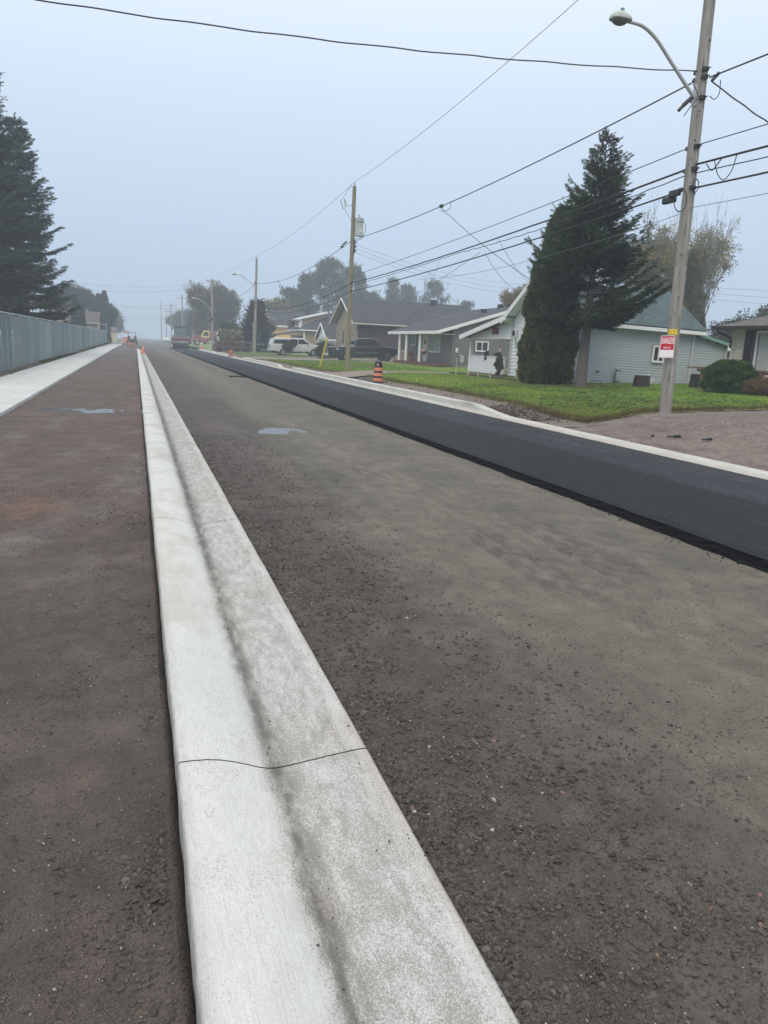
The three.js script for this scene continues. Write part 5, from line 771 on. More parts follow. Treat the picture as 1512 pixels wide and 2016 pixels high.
{ // ---- yellow house
  const h = thing('house', 'tall yellow sided house with a dark roof behind the silver pickup', 'house', [20.6, .2, -125]);
  const eave = 4.1, apex = 6.3, W = 5.2, L = 10; part('wall', [box2(.02, L, -.2, eave, -.02, -W)], M.yellowSide, h); part('gable_wall', [box2(-.02, .02, -.2, eave, 0, -W), poly([[-W, eave], [0, eave], [-W / 2, apex]], .2).rotateY(-Math.PI / 2).translate(.2, 0, 0)], M.offwhite, h);
  lapBoards(h, { facing: 'S', plane: -.02, y0: 0, y1: eave, e: .2, merged: true, from: () => 0, to: () => L, material: M.yellowSide });
  part('roof', quadSlab([-.4, apex + .15, -W / 2], [L + .4, apex + .15, -W / 2], [-.4, eave - .1, .5], [L + .4, eave - .1, .5], .08), M.shDark, h, null, true); part('roof', quadSlab([L + .4, apex + .15, -W / 2], [-.4, apex + .15, -W / 2], [L + .4, eave - .1, -W - .5], [-.4, eave - .1, -W - .5], .08), M.shDark, h, null, true);
  for (const s of [1, -1]) part('rake_board', box(.08, .3, 3.9, -.42, (apex + eave) / 2, -W / 2 + s * 1.55, Math.atan2(2.35, 3.1) * s), M.offwhite, h); part('fascia', box2(-.4, L, eave - .4, eave - .12, .45, .54), M.offwhite, h); part('porch_roof', quadSlab([0, 2.1, .0], [L, 2.1, .0], [0, 1.6, 1.4], [L, 1.6, 1.4], .14), M.offwhite, h); for (const x of [.1, 2.6, 5]) part('porch_post', box2(x, x + .14, -.2, 1.6, 1.15, 1.3), M.offwhite, h); part('corner_trim', box2(-.1, .12, -.2, eave, -.1, .1), M.offwhite, h); windowPart(h, 'W', -W / 2, 3.1, -.03, .9, 1.3, { f: .12 });
  part('roof_vent', box(.7, .5, .7, 6.2, apex + .1, -W / 2 + .3), M.dark, h); part('chimney', [cyl(.14, .14, 1.1, 8.6, apex + .5, -W / 2), cyl(.24, .2, .25, 8.6, apex + 1.2, -W / 2)], M.steel, h);
}
{ // ---- beige bungalow behind the fence
  const h = thing('house', 'beige bungalow with a brown roof showing over the screened fence', 'house', [-5.15, 0, -120]);
  part('wall', box2(-7, 0, 0, 3.2, 0, -8), mat(.33, .28, .22, .8), h); part('roof', quadSlab([-7.3, 4.75, -4], [.3, 4.75, -4], [-7.3, 3.2, .5], [.3, 3.2, .5], .08), shingle(.075, .06, .055), h, null, true); part('roof', quadSlab([.3, 4.75, -4], [-7.3, 4.75, -4], [.3, 3.2, -8.5], [-7.3, 3.2, -8.5], .08), shingle(.075, .06, .055), h, null, true); part('fascia', box2(-7.3, .3, 2.98, 3.14, .47, .54), mat(.5, .44, .36, .6), h); part('light', box(.12, .16, .1, -2, 2.3, .06), M.white, h);
  const g = thing('shed', 'small cream outbuilding past the hedge at the far fence end', 'shed', [-4.5, 0, -176]); part('wall', box2(-3, .6, 0, 2.4, 0, -4), mat(.55, .44, .28, .8), g); part('roof', quadSlab([-3.2, 3.1, -2], [.8, 3.1, -2], [-3.2, 2.35, .3], [.8, 2.35, .3], .08), M.shBrown, g, null, true);
  const f = thing('house', 'faint pale house with a low roof behind the tank trucks', 'house', [12.6, .3, -186]); part('wall', box2(0, 2.2, 0, 3.2, 0, -4), M.offwhite, f); part('roof', quadSlab([-.3, 4.6, -2], [2.5, 4.6, -2], [-.3, 3.1, .3], [2.5, 3.1, .3], .1), M.shBrown, f, null, true); windowPart(f, 'S', 1.1, 2.0, 0, .9, .9, { f: .12 });
}
// ---------------------------------------------------------------- utility poles
const T_POLE = tex8(512, 1024, (i, j) => { const s = fbm(i / 7, j / 190, 4, 501), f = vnoise(i / 2.2, j / 60, 502), c = fbm(i / 22, j / 420, 3, 503), k = fbm(i / 90, j / 160, 3, 505); let v = .50 + .28 * (s - .5) + .16 * (f - .5) + .25 * (k - .5); if (Math.abs(c - .5) < .012) v *= .35; if (f > .93 && s < .42) v *= .6; return [v, v * lerp(.93, .985, k), v * lerp(.86, .96, k)]; });
const T_POLEB = tex8(512, 1024, (i, j) => { const s = fbm(i / 7, j / 190, 4, 501), c = fbm(i / 22, j / 420, 3, 503); return Math.abs(c - .5) < .014 ? 0 : .4 + .6 * s; });
M.pole = new THREE.MeshStandardMaterial({ map: T_POLE, bumpMap: T_POLEB, bumpScale: .012, color: rgb(.60, .59, .565), roughness: .92 });
M.poleGreen = new THREE.MeshStandardMaterial({ map: T_POLE, bumpMap: T_POLEB, bumpScale: .012, color: rgb(.48, .44, .30), roughness: .92 });
M.poleFar = M.pole;
function poleShaft(h, r0, r1, lean = [0, 0]) { const g = new THREE.CylinderGeometry(r1, r0, h + .3, 24, 6).translate(0, h / 2 - .15, 0), p = g.attributes.position, u = g.attributes.uv; for (let i = 0; i < p.count; i++) { const y = p.getY(i); u.setXY(i, u.getX(i) * 1.5, y / 3.2); p.setX(i, p.getX(i) + lean[0] * y); p.setZ(i, p.getZ(i) + lean[1] * y); } g.computeVertexNormals(); return g; }
const insulator = (x, y, z) => [cyl(.02, .02, .12, x, y + .06, z, 8), cyl(.06, .04, .06, x, y + .14, z, 10), cyl(.065, .05, .05, x, y + .2, z, 10), cyl(.045, .03, .05, x, y + .25, z, 10)];
function lampArm(o, x0, y0, reach, rise) {           // curved arm towards the road with a cobra head
  const a = part('lamp_arm', tube([[x0, y0, 0], [x0 - reach * .18, y0 + rise * .24, 0], [x0 - reach * .40, y0 + rise * .54, 0], [x0 - reach * .62, y0 + rise * .83, 0], [x0 - reach * .80, y0 + rise * .97, 0], [x0 - reach, y0 + rise, 0]], .036, 30, 8), M.lampArm, o);
  part('arm_bracket', box(.06, .42, .12, x0 + .03, y0 + .05, 0), M.galv, a);
  const H = part('lamp_head', (() => { const g = new THREE.SphereGeometry(1, 20, 12), p = g.attributes.position; for (let i = 0; i < p.count; i++) { let x = p.getX(i), y = p.getY(i), z = p.getZ(i); const sq = (v, e) => Math.sign(v) * Math.pow(Math.abs(v), e); x = sq(x, .7); z = sq(z, .7); if (y < 0) y *= .18; p.setXYZ(i, x * .235, y * .15 * (x > .2 ? .8 : 1), z * .155); } g.computeVertexNormals(); return g.translate(x0 - reach - .18, y0 + rise + .0, 0); })(), M.lampHead, o);
  part('lens', new THREE.SphereGeometry(1, 16, 8, 0, 6.3, Math.PI / 2, Math.PI / 2).scale(.17, .09, .125).translate(x0 - reach - .2, y0 + rise - .015, 0), M.lens, H); part('photocell', cyl(.04, .04, .08, x0 - reach - .16, y0 + rise + .17, 0, 12), mat(.16, .22, .26, .5), H);
}
M.lampArm = mat(.42, .42, .40, .5, { metalness: .15 }); M.lampHead = mat(.40, .43, .40, .5); M.lens = mat(.10, .105, .10, .25);
const P0 = [11.6, .36, 14.5], P1 = [11.6, .38, -15], P2 = [11.72, .1, -44], P3 = [11.62, .1, -80.9], P4 = [9.2, .1, -100.4];
{ const o = thing('utility_pole', 'tall weathered hydro pole with a street lamp arm and red danger sign, nearest the camera', 'utility pole', P1);
  part('shaft', poleShaft(10.6, .142, .112, [-.014, 0]), M.pole, o, null, true); lampArm(o, -.22, 6.62, 1.78, 1.18);
  const hw = []; for (const [y, s] of [[7.15, 1], [7.0, -1], [6.6, 1], [5.65, -1], [5.2, -1], [4.82, 1]]) hw.push(box(.12, .08, .34, -.014 * y - .02, y, 0), rod([-.014 * y, y, -.26], [-.014 * y, y, .26], .014)); part('bracket', hw, M.dark, o);
  const kn = []; for (let i = 0; i < 9; i++) { const y = 1.8 + i * .95 + R(-.3, .3), a = R(1.2, 3.4); kn.push(new THREE.SphereGeometry(.022, 8, 6).translate(-.014 * y - Math.sin(a) * .15, y, Math.cos(a) * -.02 + .145)); } part('knot', kn, M.dark, o).userData.kind = 'stuff';
  part('splice_sleeve', [rod([-.40, 6.56, .18], [-.54, 6.40, .1], .045), rod([-.53, 6.41, .1], [-.64, 6.29, .1], .035)], M.dark, o); part('splice_sleeve', [rod([.06, 6.95, .16], [.18, 7.1, .2], .035)], M.dark, o);
  part('wire_coil', [new THREE.TorusGeometry(.2, .011, 5, 24).scale(.8, 1.2, 1).translate(-.35, 4.55, .12), new THREE.TorusGeometry(.13, .012, 5, 20).scale(.6, 1, 1).translate(-.05, 4.86, .18), tube([[.05, 6.65, .15], [.14, 6.58, .2], [.2, 6.68, .25], [.2, 6.95, .25]], .010, 14, 5), tube([[-.4, 6.9, .1], [-.25, 6.6, .15], [-.36, 6.4, .1], [-.5, 6.2, .1]], .01, 14, 5), tube([[.2, 5.30, .55], [.2, 5.0, .7], [.2, 4.86, .9], [.2, 5.0, 1.1], [.2, 5.31, 1.2]].map(([a, b, c]) => [a * .3, b, c]), .01, 20, 5), tube([[.2, 5.29, .3], [.2, 5.12, .5], [.2, 5.29, .75]].map(([a, b, c]) => [a * .3, b, c]), .012, 14, 5)], M.wire, o).userData.kind = 'stuff';
  part('terminal', [rbox(.1, .14, .34, .03, -.16, 4.78, -.35)], M.dark, o);
  part('primary_insulator', insulator(-.15, 10.6, 0), M.galv, o);
}
{ const o = thing('utility_pole', 'greenish hydro pole carrying a grey transformer, beside the black pickup', 'utility pole', P2);
  part('shaft', poleShaft(10.1, .145, .105, [.006, 0]), M.poleGreen, o, null, true); part('primary_insulator', insulator(.06, 10.05, 0), M.galv, o);
  const tr = part('transformer', [cyl(.24, .24, .86, .36, 7.95, .12, 22), cyl(.26, .26, .05, .36, 8.4, .12, 22), cyl(.26, .26, .03, .36, 7.5, .12, 22)], mat(.40, .43, .42, .45), o); part('bushing', [...insulator(.36, 8.4, .12)], M.galv, tr); part('lug', [0, 1, 2].map((i) => rod([.22 + i * .14, 8.2, .34], [.22 + i * .14, 8.24, .42], .03)), M.dark, tr); part('nameplate', [box(.1, .05, .01, .3, 8.05, .362), box(.13, .14, .01, .4, 7.75, .362)], M.offwhite, tr);
  part('cutout', [rod([-.06, 9.1, .0], [-.42, 9.02, .1], .02), rod([-.42, 9.0, .1], [-.5, 9.35, .1], .05), rod([-.58, 8.85, .12], [-.74, 9.28, .12], .03), rod([-.74, 9.28, .12], [-.6, 9.4, .12], .02), rod([-.58, 8.85, .12], [-.42, 8.95, .12], .02)], M.galv, o); part('lead_wire', [tube([[-.6, 9.4, .1], [-.36, 9.8, 0], [-.1, 10.15, 0]], .01, 12, 4), tube([[-.5, 8.85, .1], [-.25, 8.5, .1], [-.06, 8.2, .1]], .01, 10, 4), tube([[.6, 8.35, .2], [.72, 7.9, .25], [.55, 7.4, .2], [.15, 7.2, .1]], .014, 16, 4)], M.wire, o);
  part('bracket', [box(.06, .7, .1, .16, 6.9, .05), box(.14, .08, .3, .02, 4.9, 0), box(.14, .08, .3, .02, 4.5, 0), ...[7.14, 6.92, 6.70].map((y) => cyl(.05, .05, .07, .24, y, .05, 8))], M.dark, o); part('splice', [rod([-.3, 7.15, .0], [-.52, 6.95, -.02], .05), cyl(.09, .09, .1, -.55, 6.85, 0, 8)], M.dark, o);
  const g = thing('guy_guard', 'yellow plastic guard slanting over the guy wire by the transformer pole', 'guy guard', [10.72, .12, -46.9]); const d = V(1.0, 6.6, 2.9).normalize(); part('sleeve', rod([0, 0, 0], d.clone().multiplyScalar(2.0).toArray(), .05, .05, 10), mat(.70, .52, .02, .5), g); part('wire', rod([0, 0, 0], d.clone().multiplyScalar(7.2).toArray(), .009), M.wireAl, g);
}
{ const o = thing('utility_pole', 'pale leaning pole with a cobra head lamp over the flower bed', 'utility pole', P3); part('shaft', poleShaft(9.6, .15, .11, [.014, 0]), M.pole, o, null, true); lampArm(o, -.15, 6.95, 1.75, .95); part('primary_insulator', insulator(.12, 9.55, 0), M.galv, o); part('splint', box(.12, 3.4, .14, -.14, 1.7, .1), M.pole, o); part('bracket', [box(.12, .08, .3, 0, 7.2, 0), box(.12, .08, .3, 0, 5.2, 0), box(.12, .08, .3, 0, 4.85, 0)], M.dark, o); }
{ const o = thing('utility_pole', 'grey pole with a short crossarm and lamp in front of the tank trucks', 'utility pole', P4); part('shaft', poleShaft(8.7, .145, .11, [-.012, 0]), M.pole, o, null, true); part('crossarm', [box(1.75, .11, .1, .1, 8.45, 0), rod([-.5, 8.4, 0], [-.1, 7.9, 0], .02)], M.pole, o); part('primary_insulator', [...insulator(-.72, 8.5, 0), ...insulator(.8, 8.35, 0)], M.galv, o); lampArm(o, -.2, 5.0, 1.85, 1.25); part('meter_can', cyl(.13, .13, .3, -.12, 3.9, .1, 10), M.dark, o); }
const farPoles = [[10.6, -155, 11.2, 'far pole with two crossarms above the silver tanker, tallest of the far row'], [9.9, -180, 10.8, 'far pole with a crossarm rising behind the roller cab'], [8.9, -213, 10.3, 'far pole with a double crossarm left of the dark cedar columns'], [9.5, -262, 10.2, 'fainter far pole between its two neighbours down the road'], [7.7, -255, 12.3, 'faint far pole nearest the road vanishing point'], [-5.2, -205, 8.6, 'faint far pole on the left past the dark hedge']];
farPoles.forEach(([x, z, h, l], i) => { const o = thing('utility_pole', l, 'utility pole', [x, 0, z], 0, 'far hydro poles down the street'); part('shaft', poleShaft(h, .16, .12), M.pole, o, null, true); if (i < 4) part('crossarm', [box(2.2, .13, .12, 0, h - .7, 0), ...(i === 2 ? [box(1.7, .13, .12, 0, h - 2.1, 0)] : [])], M.pole, o); if (i === 5) part('lamp_arm', tube([[.1, h - 2.4, 0], [1.4, h - 1.6, 0], [2.6, h - 1.5, 0]], .05, 10, 6), M.lampArm, o); });

// ---------------------------------------------------------------- wires
function strand(a, b, sag, r, seg = 28, wob = 0) { const P = []; for (let i = 0; i <= seg; i++) { const t = i / seg; P.push(V(lerp(a[0], b[0], t), lerp(a[1], b[1], t) - 4 * sag * t * (1 - t) + wob * Math.sin(t * 80), lerp(a[2], b[2], t))); } return new THREE.TubeGeometry(new THREE.CatmullRomCurve3(P), seg * (wob ? 4 : 1), r, 5, false); }
function wire(label, segs, r, o = {}) { const t = thing(o.name ?? 'overhead_wire', label, o.cat ?? 'wire', [0, 0, 0], 0, o.group); const g = o.pivot ?? segs[0][0]; t.position.set(...g); const list = segs.map(([a, b, s]) => strand(a, b, s ?? .3, r, o.seg ?? 28, o.wob)); const w = part('strand', list, o.m ?? M.wire, t); w.position.set(-g[0], -g[1], -g[2]); for (const [nm, geos, m] of o.extra ?? []) part(nm, geos, m ?? M.dark, t).position.set(-g[0], -g[1], -g[2]); return t; }
const at1 = (y) => [11.5, y, -15], at2 = (y) => [11.76, y, -44], at3 = (y) => [11.7, y, -80.9], at0 = (y) => [11.6, y, 14.5], at4 = (y) => [9.15, y, -100.4];
wire('high primary wire running over the pole tops along the road', [[[11.45, 11.25, -15], [11.8, 10.45, -44], .35], [[11.8, 10.45, -44], [11.75, 9.95, -80.9], .4], [[11.75, 9.95, -80.9], [8.5, 8.85, -100.4], .25], [[11.45, 11.25, -15], at0(11.3), .4]], .010, { m: M.wireAl });
wire('heavy black secondary cable with splices between the first two hydro poles', [[[11.42, 7.34, -15.2], at2(7.36), .28], [at2(7.36), at3(7.3), .75], [at3(7.2), at4(5.6), .5], [[11.55, 7.36, -14.8], at0(7.5), .3]], .017, { extra: [['splice', [new THREE.SphereGeometry(.09, 10, 8).scale(1, .8, 1.6).translate(11.6, 7.08, -30), new THREE.SphereGeometry(.06, 8, 6).scale(1, 1, 1.8).translate(11.6, 6.55, -67)]], ['jumper', [tube([[11.6, 7.0, -30.2], [11.55, 6.85, -29.8], [11.65, 6.88, -29.2], [11.6, 7.05, -29]], .01, 16, 4)]]] });
wire('thin upper telephone wire below the street lamp arm', [[at1(6.06), at2(5.4), .12], [at2(5.35), at3(5.3), .5], [at1(6.06), at0(6.2), .25]], .011);
wire('thick lashed telephone cable, upper of the two bundles', [[at1(5.62), at2(5.02), .16], [at2(4.98), at3(5.05), .7], [at3(5.05), at4(4.6), .4], [[11.54, 5.68, -14.96], at0(5.9), .3]], .024, { wob: .004 });
wire('slack wire hanging just under the upper telephone bundle', [[at1(5.50), [11.6, 5.12, -28], .12], [[11.6, 5.12, -28], at2(4.9), .06], [[11.54, 5.5, -14.96], at0(5.7), .35]], .012, { wob: .012 });
wire('thick lashed telephone cable, lower of the two bundles', [[at1(5.20), at2(4.58), .16], [at2(4.55), at3(4.75), .75], [at3(4.75), at4(4.3), .4], [[11.54, 5.2, -14.96], at0(5.4), .3]], .021, { wob: .003, extra: [['terminal_box', [rbox(.12, .14, .4, .03, 11.5, 5.06, -15.6)]]] });
wire('thin pale wire below the lower telephone bundle', [[at1(4.72), [12.2, 4.6, -34], .3], [[11.54, 4.8, -14.95], at0(5.1), .3]], .007, { m: M.wireAl });
wire('twisted service cable crossing the road from the lamp pole', [[at1(7.52), [-9.5, 7.0, -15.0], .43]], .013, { wob: .009, seg: 40 });
wire('service cable dropping from the lamp pole past the cream house', [[[11.6, 7.3, -14.8], [21.2, 5.6, -16.0], .35]], .015, { wob: .01 });
const drops = [['service drop from the mid span splice to the white house', [11.6, 7.0, -30], [15.9, 4.6, -30.3], .12, .012, .008], ['telephone drop to the white house, higher of two', [11.6, 5.25, -24.6], [15.6, 4.35, -29.6], .15, .007, 0], ['telephone drop to the white house, lower of two', [11.6, 4.9, -25.6], [15.7, 4.1, -30.6], .25, .008, .006], ['telephone drop slanting to the grey house roof', [11.65, 4.78, -31.5], [24.5, 4.3, -53], .55, .008, 0], ['telephone drop sagging to the long brown house', [11.65, 5.0, -30], [26, 4.7, -75], .8, .007, 0], ['pale wire sagging back under the bundles to the far lots', [11.6, 4.95, -26], [30, 6.5, -120], 1.6, .009, 0]];
drops.forEach(([l, a, b, s, r, w]) => wire(l, [[a, b, s]], r, { name: 'service_wire', wob: w, m: r > .01 ? M.wire : M.wireAl, seg: 20 }));
[7.14, 6.92, 6.70].forEach((y, i) => wire(['upper', 'middle', 'lower'][i] + ' of three open service wires fanning from the transformer pole', [[[11.96, y, -43.95], [26.4, y - .85 - i * .12, -50.5], .45]], .008, { name: 'service_wire', m: M.wireAl, seg: 20 }));
wire('pair of wires crossing the far road from the crossarm pole', [[[8.5, 8.3, -100.4], [-12, 8.9, -118], .9], [[8.5, 7.9, -100.4], [-12, 8.4, -118], 1.1]], .014, { m: M.wireAl });
wire('faint wires crossing deep in the fog', [[[10.6, 7.3, -155], [-9, 8.1, -170], .7], [[9.9, 6.2, -180], [-8, 6.6, -195], .8], [[8.9, 6.5, -213], [-8, 5.2, -205], .3], [[8.9, 5.0, -213], [-8, 5.6, -220], .6]], .02, { m: M.wireAl });
wire('wires running on from the crossarm pole into the fog', [[[9.2, 8.3, -100.4], [10.6, 10.5, -155], 1.2], [[10.6, 10.5, -155], [9.9, 10, -180], .4], [[9.9, 10, -180], [8.9, 9.6, -213], .5], [at4(4.5), [10.6, 6, -155], 1]], .013, { m: M.wireAl });
wire('three thin wires behind the cream house roof', [0, 1, 2].map((i) => [[44, 7.7 - i * .55, -56 + i], [72, 9.2 - i * .75, -60], .3]), .012, { m: M.wireAl });
wire('wire from the transformer pole back over the stone house', [[[11.76, 5.0, -44], [38, 5.6, -79], 1.1]], .009, { name: 'service_wire', m: M.wireAl });

// ---------------------------------------------------------------- signs on the near pole
{ const t = printTex(512, 640, (x, w, h) => { x.fillStyle = '#f4eef0'; x.fillRect(0, 0, w, h); x.fillStyle = '#c4122f'; x.fillRect(14, 14, w - 28, 400); x.fillStyle = '#f6eef1'; x.textAlign = 'center'; x.textBaseline = 'middle'; x.save(); x.translate(w / 2, 152); x.scale(.78, 1.75); x.font = 'bold 148px sans-serif'; x.fillText('DANGER', 0, 0, 600); x.restore(); x.font = 'bold 72px sans-serif'; x.fillText('DUE TO', w / 2, 350); x.fillStyle = '#c4122f'; x.fillRect(14, h - 30, w - 28, 5); });
  const o = sign('danger_sign', 'red and white danger sign fastened crooked to the near hydro pole', 'sign', [11.36, 1.84, -14.88], -1.28, .37, .49, new THREE.MeshStandardMaterial({ map: t, roughness: .4 }), { d: .004 }); o.rotation.order = 'YXZ'; o.rotation.z = .02;
  const n = printTex(512, 192, (x, w, h) => { x.fillStyle = '#e8c52c'; x.fillRect(0, 0, w, h); x.fillStyle = '#17140d'; x.font = 'bold 150px serif'; x.textAlign = 'center'; x.textBaseline = 'middle'; ['1', '1', '9', '7'].forEach((c, i) => x.fillText(c, 70 + i * 124, h / 2 + 6)); x.strokeStyle = '#b79410'; x.lineWidth = 5; for (const i of [1, 2, 3]) { x.beginPath(); x.moveTo(i * 128, 0); x.lineTo(i * 128, h); x.stroke(); } });
  const g = new THREE.CylinderGeometry(.148, .148, .12, 20, 1, true, -1.42, 1.36), num = thing('pole_number', 'yellow number tag 1197 bent round the near hydro pole', 'number tag', [11.572, 2.17, -15.0]); const m = part('tag_plate', g, new THREE.MeshStandardMaterial({ map: n, roughness: .45, side: THREE.DoubleSide }), num, null, true); }
{ const t = printTex(64, 256, (x, w, h) => { x.fillStyle = '#d8cfd0'; x.fillRect(0, 0, w, h); x.fillStyle = '#a83240'; x.fillRect(0, 0, w, 60); for (let y = 80; y < h; y += 36) x.fillRect(8, y, w - 16, 12); });
  sign('thermometer_board', 'small red and white strip board on the white porch behind the carved bear', 'board', [16.1, 1.62, -33.1], -1.2, .12, .42, new THREE.MeshStandardMaterial({ map: t, roughness: .5 })); }

// ---------------------------------------------------------------- screened chain link fence
{ const f = thing('chain_link_fence', 'long chain link fence with weathered blue grey privacy slats along the sidewalk', 'fence', [-4.75, 0, -28]);
  const tones = [[.14, .195, .205], [.185, .25, .265], [.25, .32, .345], [.11, .15, .165], [.17, .21, .19]].map((c) => mat(...c, .6));
  M.mesh = mat(.30, .33, .34, .5, { metalness: .3 });
  const bays = 38; for (let b = 0; b < bays; b++) {
    const z0 = 3 - b * 3.1, z1 = z0 - 3.1, dip = b > 11 && b < 18 ? .08 * Math.sin((b - 11) * .5) : 0, list = [[], [], []], q = mulberry(700 + b), slant = (q() - .5) * .06;
    part('post', cyl(.035, .035, 2.2, 0, 1.07, z0, 10), M.galv, f); part('post_cap', new THREE.SphereGeometry(.04, 8, 6).translate(0, 2.17, z0), M.galv, f);
    for (let z = z0 - .06, i = 0; z > z1 + .04; z -= .083, i++) { if (q() < (b < 5 ? .10 : .04)) continue; const h0 = .05 + (q() < .08 ? .3 * q() : .02 * q()), h1 = 2.14 - dip - .03 * q() - (q() < .07 ? .5 * q() : 0); list[q() < .6 ? 0 : q() < .7 ? 1 : 2].push(box(.008, h1 - h0, .074, .028 + .006 * q(), (h0 + h1) / 2, z, slant + (q() - .5) * .012, 0, 0)); }
    list.forEach((l, k) => l.length && (part('slat_panel', l, tones[(b + k * 2 + Math.floor(q() * 2)) % 5], f).userData.kind = 'stuff'));
    const wires = []; for (let y = .1; y < 2.16; y += b < 7 ? .07 : .2) wires.push(box(.006, .008, 3.1, .045, y - dip * y / 2, (z0 + z1) / 2)); part('chain_mesh', wires, M.mesh, f).userData.kind = 'stuff';
    part('top_rail', rod([.02, 2.19 - dip, z0], [.02, 2.19 - (b + 1 > 11 && b + 1 < 18 ? .08 * Math.sin((b - 10) * .5) : 0) + (b === 9 ? .12 : 0), z1], .022, .022, 8), M.galv, f);
  }
  part('end_post', cyl(.06, .06, 3.4, 0, 1.7, 3 - bays * 3.1, 10), M.galv, f); part('end_rail', rod([0, 3.2, 3 - bays * 3.1], [-2.6, 3.2, 3 - bays * 3.1], .04), M.galv, f); }

// ---------------------------------------------------------------- traffic barrels and cones
M.orange = mat(.6, .14, .05, .6); M.orangeFace = mat(.60, .20, .11, .6); M.conOrange = mat(.85, .13, .03, .5);
function makeBarrel(label, p) {
  const o = thing('traffic_barrel', label, 'traffic barrel', p), rings = [[.10, .25, .245, M.orangeFace], [.25, .34, .235, M.black], [.34, .49, .232, M.orangeFace], [.49, .58, .222, M.black], [.58, .73, .22, M.orangeFace]];
  part('body', [cyl(.255, .25, .08, 0, .06, 0, 26), cyl(.19, .175, .26, 0, .86, 0, 26), cyl(.205, .19, .03, 0, .745, 0, 26), cyl(.165, .12, .05, 0, 1.01, 0, 20)], M.black, o);
  rings.forEach(([a, b, r, m]) => part(m === M.black ? 'black_band' : 'orange_band', cyl(r, r - .012, b - a - .006, 0, (a + b) / 2, 0, 28), m, o));
  part('rubber_base', [new THREE.CylinderGeometry(.40, .43, .07, 8).translate(0, .035, 0)], M.rubber, o); part('handle', new THREE.TorusGeometry(.09, .018, 6, 16, Math.PI).translate(0, 1.03, 0), M.black, o); part('reflector', [new THREE.CylinderGeometry(.05, .05, .02, 14).rotateX(Math.PI / 2).rotateZ(0).translate(-.09, .87, .165), new THREE.CylinderGeometry(.05, .05, .02, 14).rotateZ(Math.PI / 2).translate(.19, .87, .02)], mat(.8, .42, .25, .3), o);
  return o;
}
const b0 = makeBarrel('orange and black banded traffic barrel on the verge before the white house lawn', [9.22, ground(9.2, -29.8) - .01, -29.8]); b0.scale.setScalar(.84);
copyOf(b0, [8.02, .045, -70.5], .6, 'orange and black banded traffic barrel at the curb by the flower bed');
copyOf(b0, [-.40, -.02, -109], .3, 'orange and black traffic barrel on the far boulevard, front one of a pair');
copyOf(b0, [-1.0, -.02, -124], 1.3, 'orange and black traffic barrel on the far boulevard, half hidden behind another');
function makeCone(label, p) { const o = thing('traffic_cone', label, 'traffic cone', p); part('base', rbox(.36, .035, .36, .015, 0, .018, 0), mat(.6, .1, .03, .6), o); part('cone', new THREE.LatheGeometry([[.135, .03], [.125, .06], [.032, .7], [.022, .715], [.001, .715]].map((p) => new THREE.Vector2(...p)), 20), M.conOrange, o); part('collar', new THREE.CylinderGeometry(.061, .079, .11, 20, 1, true).translate(0, .47, 0), M.white, o); return o; }
const c0 = makeCone('orange traffic cone standing in the gutter at the end of the curb', [.62, .03, -73.5]); c0.scale.setScalar(1.05);
copyOf(c0, [8.25, .1, -106.5], .4, 'orange traffic cone on the right verge in front of the tank truck'); 
copyOf(c0, [-1.95, .0, -152], .4, 'small far orange cone at the road closure, on the sidewalk side', 'cones at the road closure'); copyOf(c0, [-1.5, .0, -154], .2, 'small far orange cone at the road closure, beside the dark machine', 'cones at the road closure');
{ const t = thing('barricade', 'far orange barricade at the road closure on the left', 'barricade', [-1.7, 0, -158]); part('board', [box(1.4, .3, .05, 0, .55, 0), box(1.4, .3, .05, 0, 1.05, 0)], M.conOrange, t); part('leg', [rod([-.6, 0, .3], [-.6, 1.3, 0], .04), rod([.6, 0, .3], [.6, 1.3, 0], .04), rod([-.6, 0, -.3], [-.6, 1.3, 0], .04), rod([.6, 0, -.3], [.6, 1.3, 0], .04)], M.offwhite, t);
  const s = thing('work_vehicle', 'small far dark machine with a pale rear beyond the boulevard barrels', 'machine', [-.6, 0, -146]); part('body', rbox(1.5, 1.1, 2.4, .15, 0, .95, 0), M.dark, s); part('hood', rbox(.7, .6, .2, .08, 0, 1.25, 1.15), M.offwhite, s); for (const [x, z] of [[-.7, .8], [.7, .8], [-.7, -.8], [.7, -.8]]) part('wheel', new THREE.CylinderGeometry(.4, .4, .3, 16).rotateZ(Math.PI / 2).translate(x, .4, z), M.rubber, s); part('roll_frame', [rod([-.6, 1.4, .3], [-.6, 2.1, .3], .04), rod([.6, 1.4, .3], [.6, 2.1, .3], .04), rod([-.6, 2.1, .3], [.6, 2.1, .3], .04)], M.dark, s);
  const g = thing('arrow_board', 'faint orange sign frame standing far down the closed road', 'sign', [-1.9, 0, -172]); part('panel', box(1.1, .5, .08, 0, 2.2, 0), mat(.42, .24, .2, .6), g); part('stand', [rod([-1, 0, 0], [-1, 2.2, 0], .05), rod([1, 0, 0], [1, 2.2, 0], .05)], M.steel, g); }

